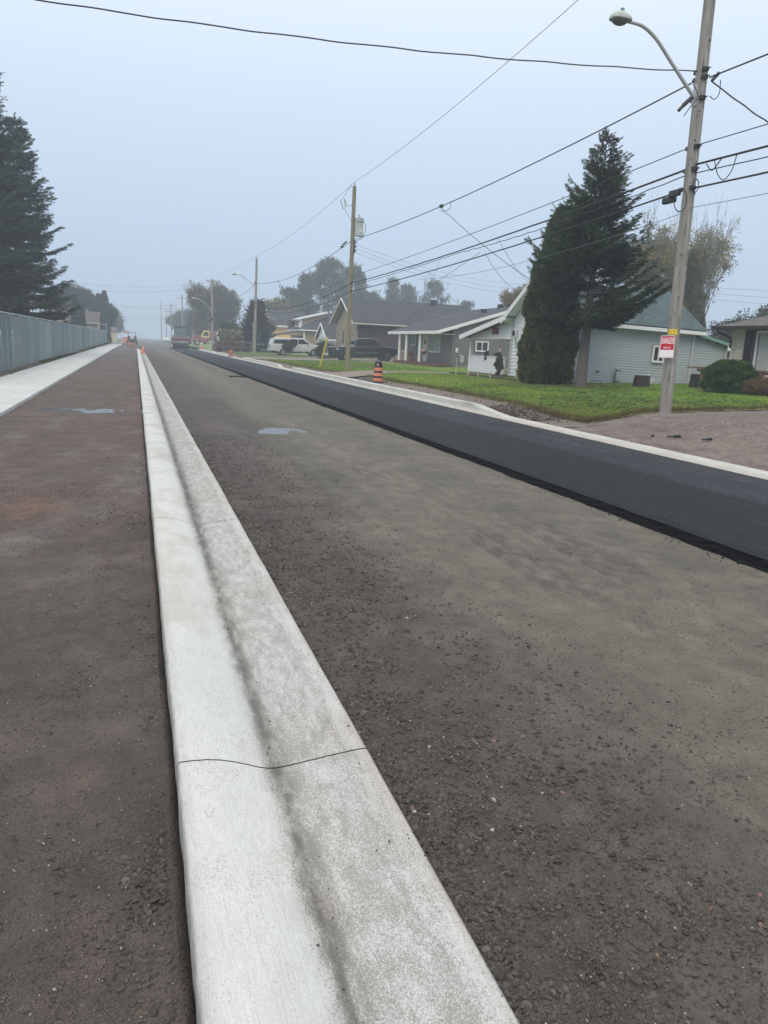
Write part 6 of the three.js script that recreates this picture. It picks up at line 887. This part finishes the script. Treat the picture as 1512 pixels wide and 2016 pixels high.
// ---------------------------------------------------------------- hydrant, marker, flower bed, stakes
{ const o = thing('fire_hydrant', 'yellow fire hydrant beside the silver tanker', 'hydrant', [12.0, .13, -119]); part('barrel', new THREE.LatheGeometry([[.17, 0], [.17, .05], [.12, .06], [.12, .55], [.16, .57], [.16, .62], [.13, .66], [.11, .76], [.04, .82], [.03, .87], [.001, .87]].map((p) => new THREE.Vector2(...p)), 18), mat(.72, .50, .03, .45), o); part('nozzle', [new THREE.CylinderGeometry(.07, .07, .42, 12).rotateZ(Math.PI / 2).translate(0, .45, 0), new THREE.CylinderGeometry(.085, .085, .14, 12).rotateX(Math.PI / 2).translate(0, .42, .14)], mat(.65, .44, .03, .5), o);
  const m = thing('survey_stake', 'slim white marker stake leaning by the crossarm pole', 'stake', [10.2, .1, -103]); part('stake', box(.16, 1.75, .05, 0, .85, 0, 0, 0, .05), M.offwhite, m); part('point', new THREE.ConeGeometry(.09, .16, 4).translate(-.04, 1.78, 0), M.offwhite, m); }
{ const o = thing('flower_bed', 'mound of orange red flowers spilling over a low dark rail fence', 'flower bed', [11.0, .1, -97.5]); part('soil', new THREE.SphereGeometry(1, 16, 8, 0, 6.3, 0, 1.57).scale(2.1, .7, 1.0), M.dirt, o); const L = []; for (let i = 0; i < 900; i++) { const a = R(0, 6.28), r = Math.sqrt(rnd()), y = 1.75 * (1 - r * r * .65); L.push({ m: frame(V(Math.cos(a) * r * 2.0, y - R(0, .35), Math.sin(a) * r), V(R(-1, 1), R(-1, 1), R(-1, 1)), R(0, 6), .24), c: rnd() < .72 ? [.20 + R(-.04, .06), .075, .04] : [.07, .08, .035] }); } cloud('flowers', CLUMP, M.leaf, L, o); const L2 = []; for (let i = 0; i < 160; i++) L2.push({ m: frame(V(R(-1.2, 1.6), R(1.8, 2.7), R(-.6, .3)), V(R(-1, 1), 1, R(-1, 1)), R(0, 6), .2), c: rnd() < .3 ? [.6, .55, .4] : [.15, .17, .05] }); cloud('tall_stems', CLUMP, M.leaf, L2, o);
  const f = thing('rail_fence', 'low grey wooden rail round the orange flower bed', 'fence', [11.0, .1, -96.3]); for (const x of [-1.9, -.9, 1.2, 2.4]) part('post', box(.12, 1.5, .12, x, .7, 0), mat(.11, .10, .09, .9), f); part('rail', [box(4.6, .1, .06, .2, .62, .07), box(4.6, .1, .06, .2, 1.25, .07)], mat(.12, .11, .10, .9), f); }
{ const e = thing('bed_edging', 'dark timber edging in front of the white porch', 'edging', [14.2, ground(14.2, -29.5) + .02, -29.7]); part('timber', box2(-.05, .07, 0, .09, -4.6, 2.0), mat(.07, .055, .045, .9), e);
  [[14.05, -33.3], [14.1, -32.0], [13.95, -30.6], [14.0, -29.5]].forEach(([x, z], i) => { const s = thing('garden_stake', ['short pale stake at the north end of the porch bed edging, nearest the grey house', 'short pale stake on the porch bed edging, second from the grey house', 'short pale stake on the porch bed edging, in front of the carved bear', 'short pale stake on the porch bed edging, nearest the cedar'][i], 'stake', [x, ground(x, z), z], 0, 'stakes along the porch bed'); part('shaft', [rod([0, -.05, 0], [0, .26, 0], .03)], mat(.42, .38, .30, .8), s); part('cap', [new THREE.SphereGeometry(.036, 8, 6).translate(0, .27, 0)], mat(.5, .46, .38, .8), s); }); }
{ const t = thing('garden_figure', 'small stone figure and pots on the ground by the white front door', 'garden figure', [15.35, .42, -29.75]); part('figure', [new THREE.SphereGeometry(.09, 12, 8).translate(0, .42, 0), new THREE.ConeGeometry(.15, .4, 12).translate(0, .2, 0)], mat(.27, .24, .19, .9), t); part('pot', [cyl(.09, .13, .2, 0, .1, .42)], M.dark, t); part('stone', new THREE.IcosahedronGeometry(.13, 1).translate(.0, .04, .8), M.white, t); }
// ---------------------------------------------------------------- carved bears
function sdfMesh(size, res, balls) {                       // smooth union of tapered capsules, meshed
  const mc = new MarchingCubes(res, new THREE.MeshStandardMaterial(), false, false, 60000); mc.isolation = 0; const n = res, k = .035;
  for (let z = 0; z < n; z++) for (let y = 0; y < n; y++) for (let x = 0; x < n; x++) {
    const p = [(x - n / 2) / (n / 2) * size, (y - n / 2) / (n / 2) * size, (z - n / 2) / (n / 2) * size]; let d = 9;
    for (const [a, b, r0, r1] of balls) { const ab = [b[0] - a[0], b[1] - a[1], b[2] - a[2]], ap = [p[0] - a[0], p[1] - a[1], p[2] - a[2]], L = ab[0] ** 2 + ab[1] ** 2 + ab[2] ** 2, t = L ? clamp((ap[0] * ab[0] + ap[1] * ab[1] + ap[2] * ab[2]) / L) : 0, e = Math.hypot(ap[0] - ab[0] * t, ap[1] - ab[1] * t, ap[2] - ab[2] * t) - lerp(r0, r1, t), h = clamp(.5 + .5 * (d - e) / k); d = lerp(d, e, h) - k * h * (1 - h); }
    mc.field[x + y * n + z * n * n] = -d;
  }
  mc.update(); const c = mc.count, g = new THREE.BufferGeometry(); g.setAttribute('position', new THREE.BufferAttribute(mc.positionArray.slice(0, c * 3), 3)); g.setAttribute('normal', new THREE.BufferAttribute(mc.normalArray.slice(0, c * 3), 3)); g.scale(size, size, size); return g;
}
M.bear = mat(.022, .017, .015, .75);
{ const o = thing('carved_bear', 'black carved bear statue standing upright on a stump by the white porch', 'statue', [15.35, .50, -31.5], 1.1);
  // faces -z; x across
  const B = [[[0, -.16, 0], [0, .14, -.01], .185, .165], [[0, .14, -.01], [0, .30, -.02], .165, .11], [[0, .36, -.03], [0, .40, -.06], .105, .095], [[0, .385, -.12], [0, .365, -.235], .062, .042], [[-.07, .46, -.02], [-.075, .485, -.02], .03, .025], [[.07, .46, -.02], [.075, .485, -.02], .03, .025],
    [[-.09, -.24, .02], [-.10, -.40, 0], .105, .085], [[.09, -.24, .02], [.10, -.40, 0], .105, .085], [[-.10, -.43, -.02], [-.10, -.44, -.11], .07, .055], [[.10, -.43, -.02], [.10, -.44, -.11], .07, .055], [[-.14, .18, -.05], [-.16, .0, -.15], .075, .055], [[-.16, 0, -.15], [-.14, -.10, -.22], .055, .045], [[.14, .18, -.05], [.16, .0, -.15], .075, .055], [[.16, 0, -.15], [.14, -.10, -.22], .055, .045], [[0, -.2, .15], [0, -.22, .2], .06, .035]];
  part('body', sdfMesh(.6, 56, B).translate(0, .58, 0), M.bear, o); part('muzzle_tip', new THREE.SphereGeometry(.03, 10, 8).translate(0, .955, -.272), mat(.06, .045, .035, .6), o); for (const s of [-1, 1]) part('eye', new THREE.SphereGeometry(.012, 8, 6).translate(s * .05, 1.005, -.145), M.black, o); part('plinth', new THREE.CylinderGeometry(.34, .38, .12, 18).translate(0, .02, 0), mat(.075, .04, .035, .9), o);
  const h = thing('carved_bear', 'small black bear head peeking over the white half wall of the porch', 'statue', [15.85, 1.34, -33.95], 1.1); part('body', sdfMesh(.3, 36, [[[0, -.2, 0], [0, .02, 0], .12, .085], [[0, .05, 0], [0, .05, -.02], .095, .085], [[-.02, .03, -.08], [-.03, .02, -.15], .045, .03], [[0, .13, -.07], [0, .16, -.07], .025, .018], [[0, .13, .07], [0, .16, .07], .025, .018]]).rotateY(.5).translate(0, .1, 0), M.bear, h); for (const s of [-1, 1]) part('eye', new THREE.SphereGeometry(.01, 8, 6).translate(s * .04 - .05, .17, -.07), M.dark, h); }

// ---------------------------------------------------------------- vehicles
function wheelInto(o, x, z, r, w, rimM, name = 'wheel') { const t = part(name, new THREE.LatheGeometry([[r * .62, -w / 2], [r * .93, -w / 2], [r, -w * .32], [r, w * .32], [r * .93, w / 2], [r * .62, w / 2]].map((p) => new THREE.Vector2(...p)), 28).rotateX(Math.PI / 2), M.rubber, o); t.position.set(x, r, z); part('rim', [new THREE.CylinderGeometry(r * .63, r * .63, w * .8, 24).rotateX(Math.PI / 2), ...[0, 1, 2, 3, 4].map((k) => box(r * .95, r * .2, w * .96, 0, 0, 0, 0, 0, k * 1.257))], rimM ?? M.chrome, t); }
const V2 = (p) => new THREE.Vector2(...p);
function sideBody(pts, w, bevel = .05, holes = []) { const s = new THREE.Shape(pts.map(V2)); for (const [x, y, r] of holes) { } return new THREE.ExtrudeGeometry(s, { depth: w - 2 * bevel, bevelEnabled: true, bevelSize: bevel, bevelThickness: bevel, bevelSegments: 3, curveSegments: 8 }).translate(0, 0, -w / 2 + bevel); }
function archPts(cx, cy, r, n = 9) { return Array.from({ length: n + 1 }, (_, i) => { const a = Math.PI - Math.PI * i / n; return [cx - Math.cos(a) * r * -1, cy + Math.sin(a) * r]; }); }
function cabSide(pts, w) { return sideBody(pts, w, .04); }
function pickup(name, label, p, turn, c) { // nose towards +x, length about 5.9 m, wheels at x = 0 and wb
  const o = thing(name, label, 'pickup', p, turn), wb = c.wb, r = c.r, w = 1.95, a = r * 1.18, y0 = r * 1.05;
  const rear = -c.over, front = wb + .95, belt = 1.22 * c.k, hood = 1.17 * c.k;
  const low = [[rear, .62], [rear, belt], [wb * .42, belt], [wb + .05, belt - .04], [front - .12, hood - .10], [front, hood - .28], [front, .58], [wb + a, .52], ...archPts(wb, y0 - .02, a).reverse().map(([x, y]) => [x, Math.max(.5, y)]), [wb - a, .5], [a, .5], ...archPts(0, y0 - .02, a).reverse().map(([x, y]) => [x, Math.max(.5, y)]), [-a, .52]];
  part('body', sideBody(low, w, .05), c.paint, o);
  const roof = c.roof, cab = [[wb * .20, belt - .02], [wb * .24, roof - .08], [wb * .30, roof], [wb * .64, roof], [wb * .70, roof - .05], [wb * .94, belt - .03]];
  part('cab', sideBody(cab, w - .22, .06), c.paint, o);
  for (const s of [-1, 1]) { const z = s * (w / 2 - .105), mk = (pts) => { const g = new THREE.ExtrudeGeometry(new THREE.Shape(pts.map(V2)), { depth: .012, bevelEnabled: false }).translate(0, 0, z - .006); return g; };
    part('side_window', mk([[wb * .275, belt + .05], [wb * .29, roof - .1], [wb * .47, roof - .09], [wb * .47, belt + .05]]), M.glass, o); part('side_window', mk([[wb * .50, belt + .05], [wb * .50, roof - .09], [wb * .655, roof - .09], [wb * .84, belt + .05]]), M.glass, o);
    part('door_seam', [box(.012, .62, .008, wb * .485, .9, s * w / 2 + s * .001), box(.012, .62, .008, wb * .24, .9, s * w / 2 + s * .001), box(.012, .55, .008, wb * .8, .86, s * w / 2 + s * .001), box(wb * .56, .012, .008, wb * .52, .58, s * w / 2)], M.black, o);
    part('door_handle', [rbox(.14, .035, .03, .01, wb * .30, belt - .13, s * (w / 2 + .012)), rbox(.14, .035, .03, .01, wb * .55, belt - .13, s * (w / 2 + .012))], c.handle ?? c.paint, o); part('mirror', [rbox(.12, .2, .2, .04, wb * .80, belt + .12, s * (w / 2 + .08))], c.mirror ?? M.black, o);
    if (c.strip) part('trim_strip', box(wb * .58, .04, .02, wb * .50, .74, s * (w / 2 + .008)), M.chrome, o); part('taillight', [rbox(.06, .42, .2, .02, rear + .0, belt - .28, s * (w / 2 - .12))], mat(.42, .015, .02, .25), o); part('headlight', rbox(.1, .2, .4, .03, front - .04, hood - .28, s * (w / 2 - .24)), mat(.7, .72, .74, .1), o);
    const fl = []; for (const cx of [0, wb]) { const pts = archPts(cx, y0 - .02, a + .09, 14), inn = archPts(cx, y0 - .02, a - .005, 14).reverse(); fl.push(new THREE.ExtrudeGeometry(new THREE.Shape([...pts, ...inn].map(V2)), { depth: .05, bevelEnabled: false }).translate(0, 0, s * (w / 2 + .0) - .025)); } part('wheel_flare', fl, c.flare ?? c.paint, o);
    for (const cx of [0, wb]) wheelInto(o, cx, s * (w / 2 - .15), r, .26, c.rim); }
  part('windshield', (() => { const g = box(.015, Math.hypot(wb * .24, roof - belt) * .82, w - .5); g.rotateZ(Math.atan2(wb * .24, roof - belt)); return g.translate(wb * .83, (roof + belt) / 2 - .02, 0); })(), M.glass, o); part('rear_window', box(.015, (roof - belt) * .6, w - .6, wb * .205, (roof + belt) / 2, 0, 0, 0, -.09), M.glass, o);
  part('bumper', [rbox(.18, .22, w - .06, .05, rear - .08, .62, 0), rbox(.2, .24, w - .06, .06, front + .03, .62, 0)], c.bumper, o); part('grille', rbox(.06, .28, w - .9, .02, front - .0, hood - .3, 0), M.black, o); part('underbody', box(front - rear - .4, .3, w - .5, (front + rear) / 2, .48, 0), M.dark, o); part('plate', box(.02, .15, .3, rear - .175, .66, 0), M.offwhite, o);
  if (c.cap) { part('bed_cap', sideBody([[rear + .02, belt], [rear + .22, roof - .06], [rear + .34, roof], [wb * .19, roof], [wb * .19, belt]], w - .1, .05), c.paint, o); for (const s of [-1, 1]) part('cap_window', new THREE.ExtrudeGeometry(new THREE.Shape([[rear + .26, belt + .1], [rear + .38, roof - .12], [wb * .12, roof - .12], [wb * .12, belt + .1]].map(V2)), { depth: .012, bevelEnabled: false }).translate(0, 0, s * (w / 2 - .045)), M.glass, o); part('cap_rear_window', box(.02, .42, w - .5, rear + .12, (belt + roof) / 2, 0, 0, 0, -.45), M.glass, o); }
  else { part('bed_liner', box(1.7, .03, w - .3, rear + 1.0, belt - .1, 0), M.rubber, o); part('bed_rail', [box(1.75, .05, .1, rear + .95, belt + .03, -w / 2 + .08), box(1.75, .05, .1, rear + .95, belt + .03, w / 2 - .08), box(.1, .04, w - .2, rear + .03, belt + .02, 0)], c.rail ?? M.chrome, o); }
  return o;
}
{ const bl = new THREE.MeshPhysicalMaterial({ color: rgb(.010, .011, .013), roughness: .3, clearcoat: 1, clearcoatRoughness: .08 });
  const t = pickup('pickup_truck', 'black pickup parked side on before the long brown house', [17.3, .17, -66], 0, { wb: 3.62, over: 1.62, r: .40, k: 1.0, roof: 1.90, paint: bl, flare: bl, bumper: M.steel, strip: 1, rail: mat(.5, .5, .5, .3), rim: M.chrome }); t.rotation.z = .045;
  part('badge', [box(.26, .05, .01, -.85, 1.08, .983), box(.05, .1, .011, -.85, 1.08, .983)], M.white, t); }
{ const sv = new THREE.MeshPhysicalMaterial({ color: rgb(.58, .60, .61), roughness: .32, metalness: .2, clearcoat: .8, clearcoatRoughness: .1 });
  pickup('pickup_truck', 'silver crew cab pickup with a white topped bed cap before the beige house', [14.75, .16, -82.6], 0, { wb: 3.3, over: 1.25, r: .37, k: .96, roof: 1.80, paint: sv, bumper: sv, cap: 1, handle: M.black, rim: M.steel }).rotation.z = .03; }
function car(label, p, turn, paint) { const o = thing('parked_car', label, 'car', p, turn, 'cars parked far down the road'); part('body', sideBody([[-2.1, .35], [-2.15, .8], [-1.5, .9], [1.2, .88], [2.1, .72], [2.15, .35], [1.75, .3], ...archPts(1.35, .3, .36).reverse(), [.9, .3], [-1, .3], ...archPts(-1.35, .3, .36).reverse(), [-1.8, .3]], 1.75, .06), paint, o); part('cabin', sideBody([[-1.75, .88], [-1.25, 1.38], [.25, 1.42], [1.05, .88]], 1.5, .05), paint, o); for (const s of [-1, 1]) part('side_window', new THREE.ExtrudeGeometry(new THREE.Shape([[-1.45, .92], [-1.12, 1.3], [.2, 1.32], [.78, .92]].map(V2)), { depth: .01, bevelEnabled: false }).translate(0, 0, s * .752 - .005), M.glass, o); part('windshield', box(.02, .62, 1.25, .68, 1.16, 0, 0, 0, .95), M.glass, o); part('headlight', [box(.06, .12, .3, 2.14, .66, .6), box(.06, .12, .3, 2.14, .66, -.6)], M.offwhite, o); part('bumper', [box(.1, .2, 1.7, 2.18, .42, 0), box(.1, .2, 1.7, -2.18, .42, 0)], M.dark, o); for (const x of [-1.35, 1.35]) for (const s of [-1, 1]) wheelInto(o, x, s * .78, .32, .2, M.steel); return o; }
{ const pale = mat(.55, .56, .55, .35), white = mat(.7, .71, .7, .35); car('pale beige far car facing the camera, left of three', [8.4, 0, -236], -1.57, mat(.55, .53, .46, .35)); car('white far car beside the roller, middle of three', [10.2, 0, -212], -1.45, pale); car('white far car half hidden by the roller, right of three', [10.1, 0, -186], -1.2, white); }
{ // road roller, seen head on
  const o = thing('road_roller', 'road roller with a maroon body and glass cab at the end of the fresh asphalt', 'road roller', [5.95, .07, -112.5]); const red = mat(.16, .05, .04, .5), gr = mat(.16, .16, .17, .6);
  part('drum', [new THREE.CylinderGeometry(.65, .65, 2.15, 36).rotateZ(Math.PI / 2).translate(0, .65, 0)], mat(.14, .14, .14, .35, { metalness: .6 }), o); part('drum', new THREE.CylinderGeometry(.65, .65, 2.15, 36).rotateZ(Math.PI / 2).translate(0, .65, -3.1), mat(.14, .14, .14, .35, { metalness: .6 }), o);
  part('drum_frame', [rbox(.16, .7, 1.5, .04, -1.2, .95, 0), rbox(.16, .7, 1.5, .04, 1.2, .95, 0), rbox(2.5, .34, .3, .05, 0, 1.25, .62), rbox(2.5, .3, .3, .05, 0, 1.2, -.7)], red, o); part('scraper', [box(2.1, .06, .1, 0, .98, .72), box(1.2, .05, .1, .2, .86, .76, 0, 0, .06)], M.offwhite, o);
  part('hood', [poly([[-1.15, 1.35], [1.15, 1.35], [1.05, 1.72], [.85, 1.85], [-.85, 1.85], [-1.05, 1.72]], 1.2, .03).translate(0, 0, -.7)], gr, o); part('engine_body', rbox(2.1, .9, 2.2, .08, 0, 1.15, -2.1), red, o);
  part('cab_frame', [rod([-.85, 1.8, -.75], [-.82, 2.95, -.85], .05), rod([.85, 1.8, -.75], [.82, 2.95, -.85], .05), rod([-.85, 1.5, -2.2], [-.82, 2.95, -2.1], .05), rod([.85, 1.5, -2.2], [.82, 2.95, -2.1], .05), rbox(1.85, .12, 1.6, .05, 0, 3.0, -1.5), box(1.7, .1, .08, 0, 1.88, -.76)], M.dark, o); part('windshield', box(1.6, 1.0, .02, 0, 2.42, -.8), mat(.10, .16, .16, .08), o); part('side_glass', [box(.02, 1, 1.2, -.83, 2.4, -1.5), box(.02, 1, 1.2, .83, 2.4, -1.5), box(1.5, 1, .02, 0, 2.4, -2.15)], mat(.09, .13, .13, .08), o);
  part('mirror', [rbox(.12, .32, .2, .03, -1.12, 2.7, -.75), rod([-.85, 2.75, -.8], [-1.1, 2.75, -.75], .02), rbox(.12, .32, .2, .03, 1.12, 2.5, -.75), rod([.85, 2.5, -.8], [1.1, 2.5, -.75], .02)], M.dark, o); part('work_light', [cyl(.07, .07, .1, 1.05, 1.55, .65), cyl(.07, .07, .1, -1.02, 1.9, -.5)], mat(.8, .7, .3, .3), o); o.rotation.y = -.05; }
{ // tank truck, cab to the left
  const o = thing('tank_truck', 'maroon tank truck with a yellow cab on the side street', 'truck', [13.7, .25, -151], Math.PI); const mar = mat(.20, .045, .04, .4), yel = mat(.62, .45, .16, .45);
  // nose along local +x
  part('hood', sideBody([[1.9, .8], [1.9, 1.85], [3.4, 1.65], [3.6, 1.4], [3.6, .8], [3.3, .7], ...archPts(2.75, .65, .62).reverse(), [2.05, .7]], 2.1, .06), mar, o); part('hood_top', box(1.5, .07, 1.7, 2.65, 1.80, 0, 0, 0, -.13), yel, o); part('cab', sideBody([[.55, .8], [.55, 2.75], [1.55, 2.75], [2.0, 1.85], [2.0, .8]], 2.15, .06), yel, o); part('cab_lower', [box(1.42, .75, 2.2, 1.28, 1.18, 0)], mar, o);
  for (const s of [-1, 1]) { part('side_window', new THREE.ExtrudeGeometry(new THREE.Shape([[.75, 1.85], [.75, 2.55], [1.45, 2.55], [1.75, 1.85]].map(V2)), { depth: .02, bevelEnabled: false }).translate(0, 0, s * 1.085 - .01), M.glass, o); part('door_emblem', new THREE.CylinderGeometry(.2, .2, .02, 3).rotateX(Math.PI / 2).rotateZ(Math.PI).translate(1.3, 1.35, s * 1.11), M.offwhite, o); part('fuel_tank', [cyl(.3, .3, .9, 0, 0, 0).rotateZ(Math.PI / 2).translate(.1, .65, s * .95)], M.steel, o); part('light', [box(.3, .16, .1, -3.0, 2.55, s * 1.0), box(.25, .14, .1, .1, 2.6, s * 1.0), box(.05, .25, .3, -3.55, 1.0, s * .8)], M.offwhite, o); }
  part('windshield', box(.03, .85, 1.8, 1.84, 2.3, 0, 0, 0, .46), M.glass, o); part('tank', (() => { const g = new THREE.CylinderGeometry(1, 1, 3.7, 28).rotateZ(Math.PI / 2); g.scale(1, .85, 1.12); return g.translate(-1.5, 1.82, 0); })(), mar, o); part('tank_ring', [.25, -.9, -2.1, -3.3].map((x) => new THREE.TorusGeometry(1, .035, 6, 28).rotateY(Math.PI / 2).scale(1, .86, 1.13).translate(x, 1.82, 0)), mat(.26, .10, .09, .5), o); part('walkway', box(3.2, .08, .6, -1.5, 2.72, 0), mat(.3, .14, .12, .6), o); part('chassis', box(6.6, .25, .9, -.1, .78, 0), M.dark, o); part('tool_box', rbox(1.2, .5, 2.2, .04, -2.0, .75, 0), M.dark, o);
  for (const [x, k] of [[2.75, 1], [-1.6, 1], [-2.7, 1]]) for (const s of [-1, 1]) wheelInto(o, x, s * .95, .52, .32, M.steel); part('bumper', rbox(.2, .3, 2.2, .05, 3.68, .75, 0), M.chrome, o); part('grille', box(.06, .6, 1.2, 3.64, 1.15, 0), M.steel, o);
  const t = thing('tank_trailer', 'shiny silver tanker half hidden behind the crossarm pole', 'tanker', [16.0, .25, -150], Math.PI - .25); part('tank', [(() => { const g = new THREE.CylinderGeometry(1.1, 1.1, 4.2, 30).rotateZ(Math.PI / 2); return g.translate(-.8, 1.95, 0); })(), new THREE.SphereGeometry(1.1, 24, 14).scale(.35, 1, 1).translate(-2.9, 1.95, 0), new THREE.SphereGeometry(1.1, 24, 14).scale(.35, 1, 1).translate(1.3, 1.95, 0)], mat(.5, .51, .53, .28, { metalness: .7 }), t); part('walkway', rbox(3.6, .22, .9, .05, -.8, 3.1, 0), M.dark, t); part('chassis', box(4.8, .3, 1.0, -.8, .8, 0), M.dark, t); for (const x of [-.6, -1.8]) for (const s of [-1, 1]) wheelInto(t, x, s * .9, .5, .3, M.steel); part('ladder', [rod([-2.9, .8, .3], [-2.95, 3.0, .3], .04), rod([-2.9, .8, -.3], [-2.95, 3.0, -.3], .04)], M.steel, t); }
// torn strips of rubber on the gravel drive
[[9.55, -12.0, .3, .05], [9.75, -11.35, .26, .04], [9.3, -12.3, .1, .04]].forEach(([x, z, l, w], i) => { const t = thing('rubber_strip', ['long dark scrap lying on the gravel drive, farther of two', 'long dark scrap lying on the gravel drive, nearer of two', 'tiny dark scrap on the gravel drive'][i], 'scrap', [x, ground(x, z) + .01, z], .2 * i); part('scrap', [rbox(l, .03, w, .012, 0, .015, 0), rbox(l * .4, .035, w * .8, .012, l * .2, .03, .01)], M.rubber, t); });
{ const t = thing('rubber_strip', 'flat dark scrap of asphalt on the road base near the lane edge', 'scrap', [4.25, .02, -34]); part('scrap', [rbox(.9, .03, .5, .012, 0, .01, 0), rbox(.5, .04, .3, .012, .3, .015, .3)], M.asphaltEdge, t); }

renderer.render(scene, camera);
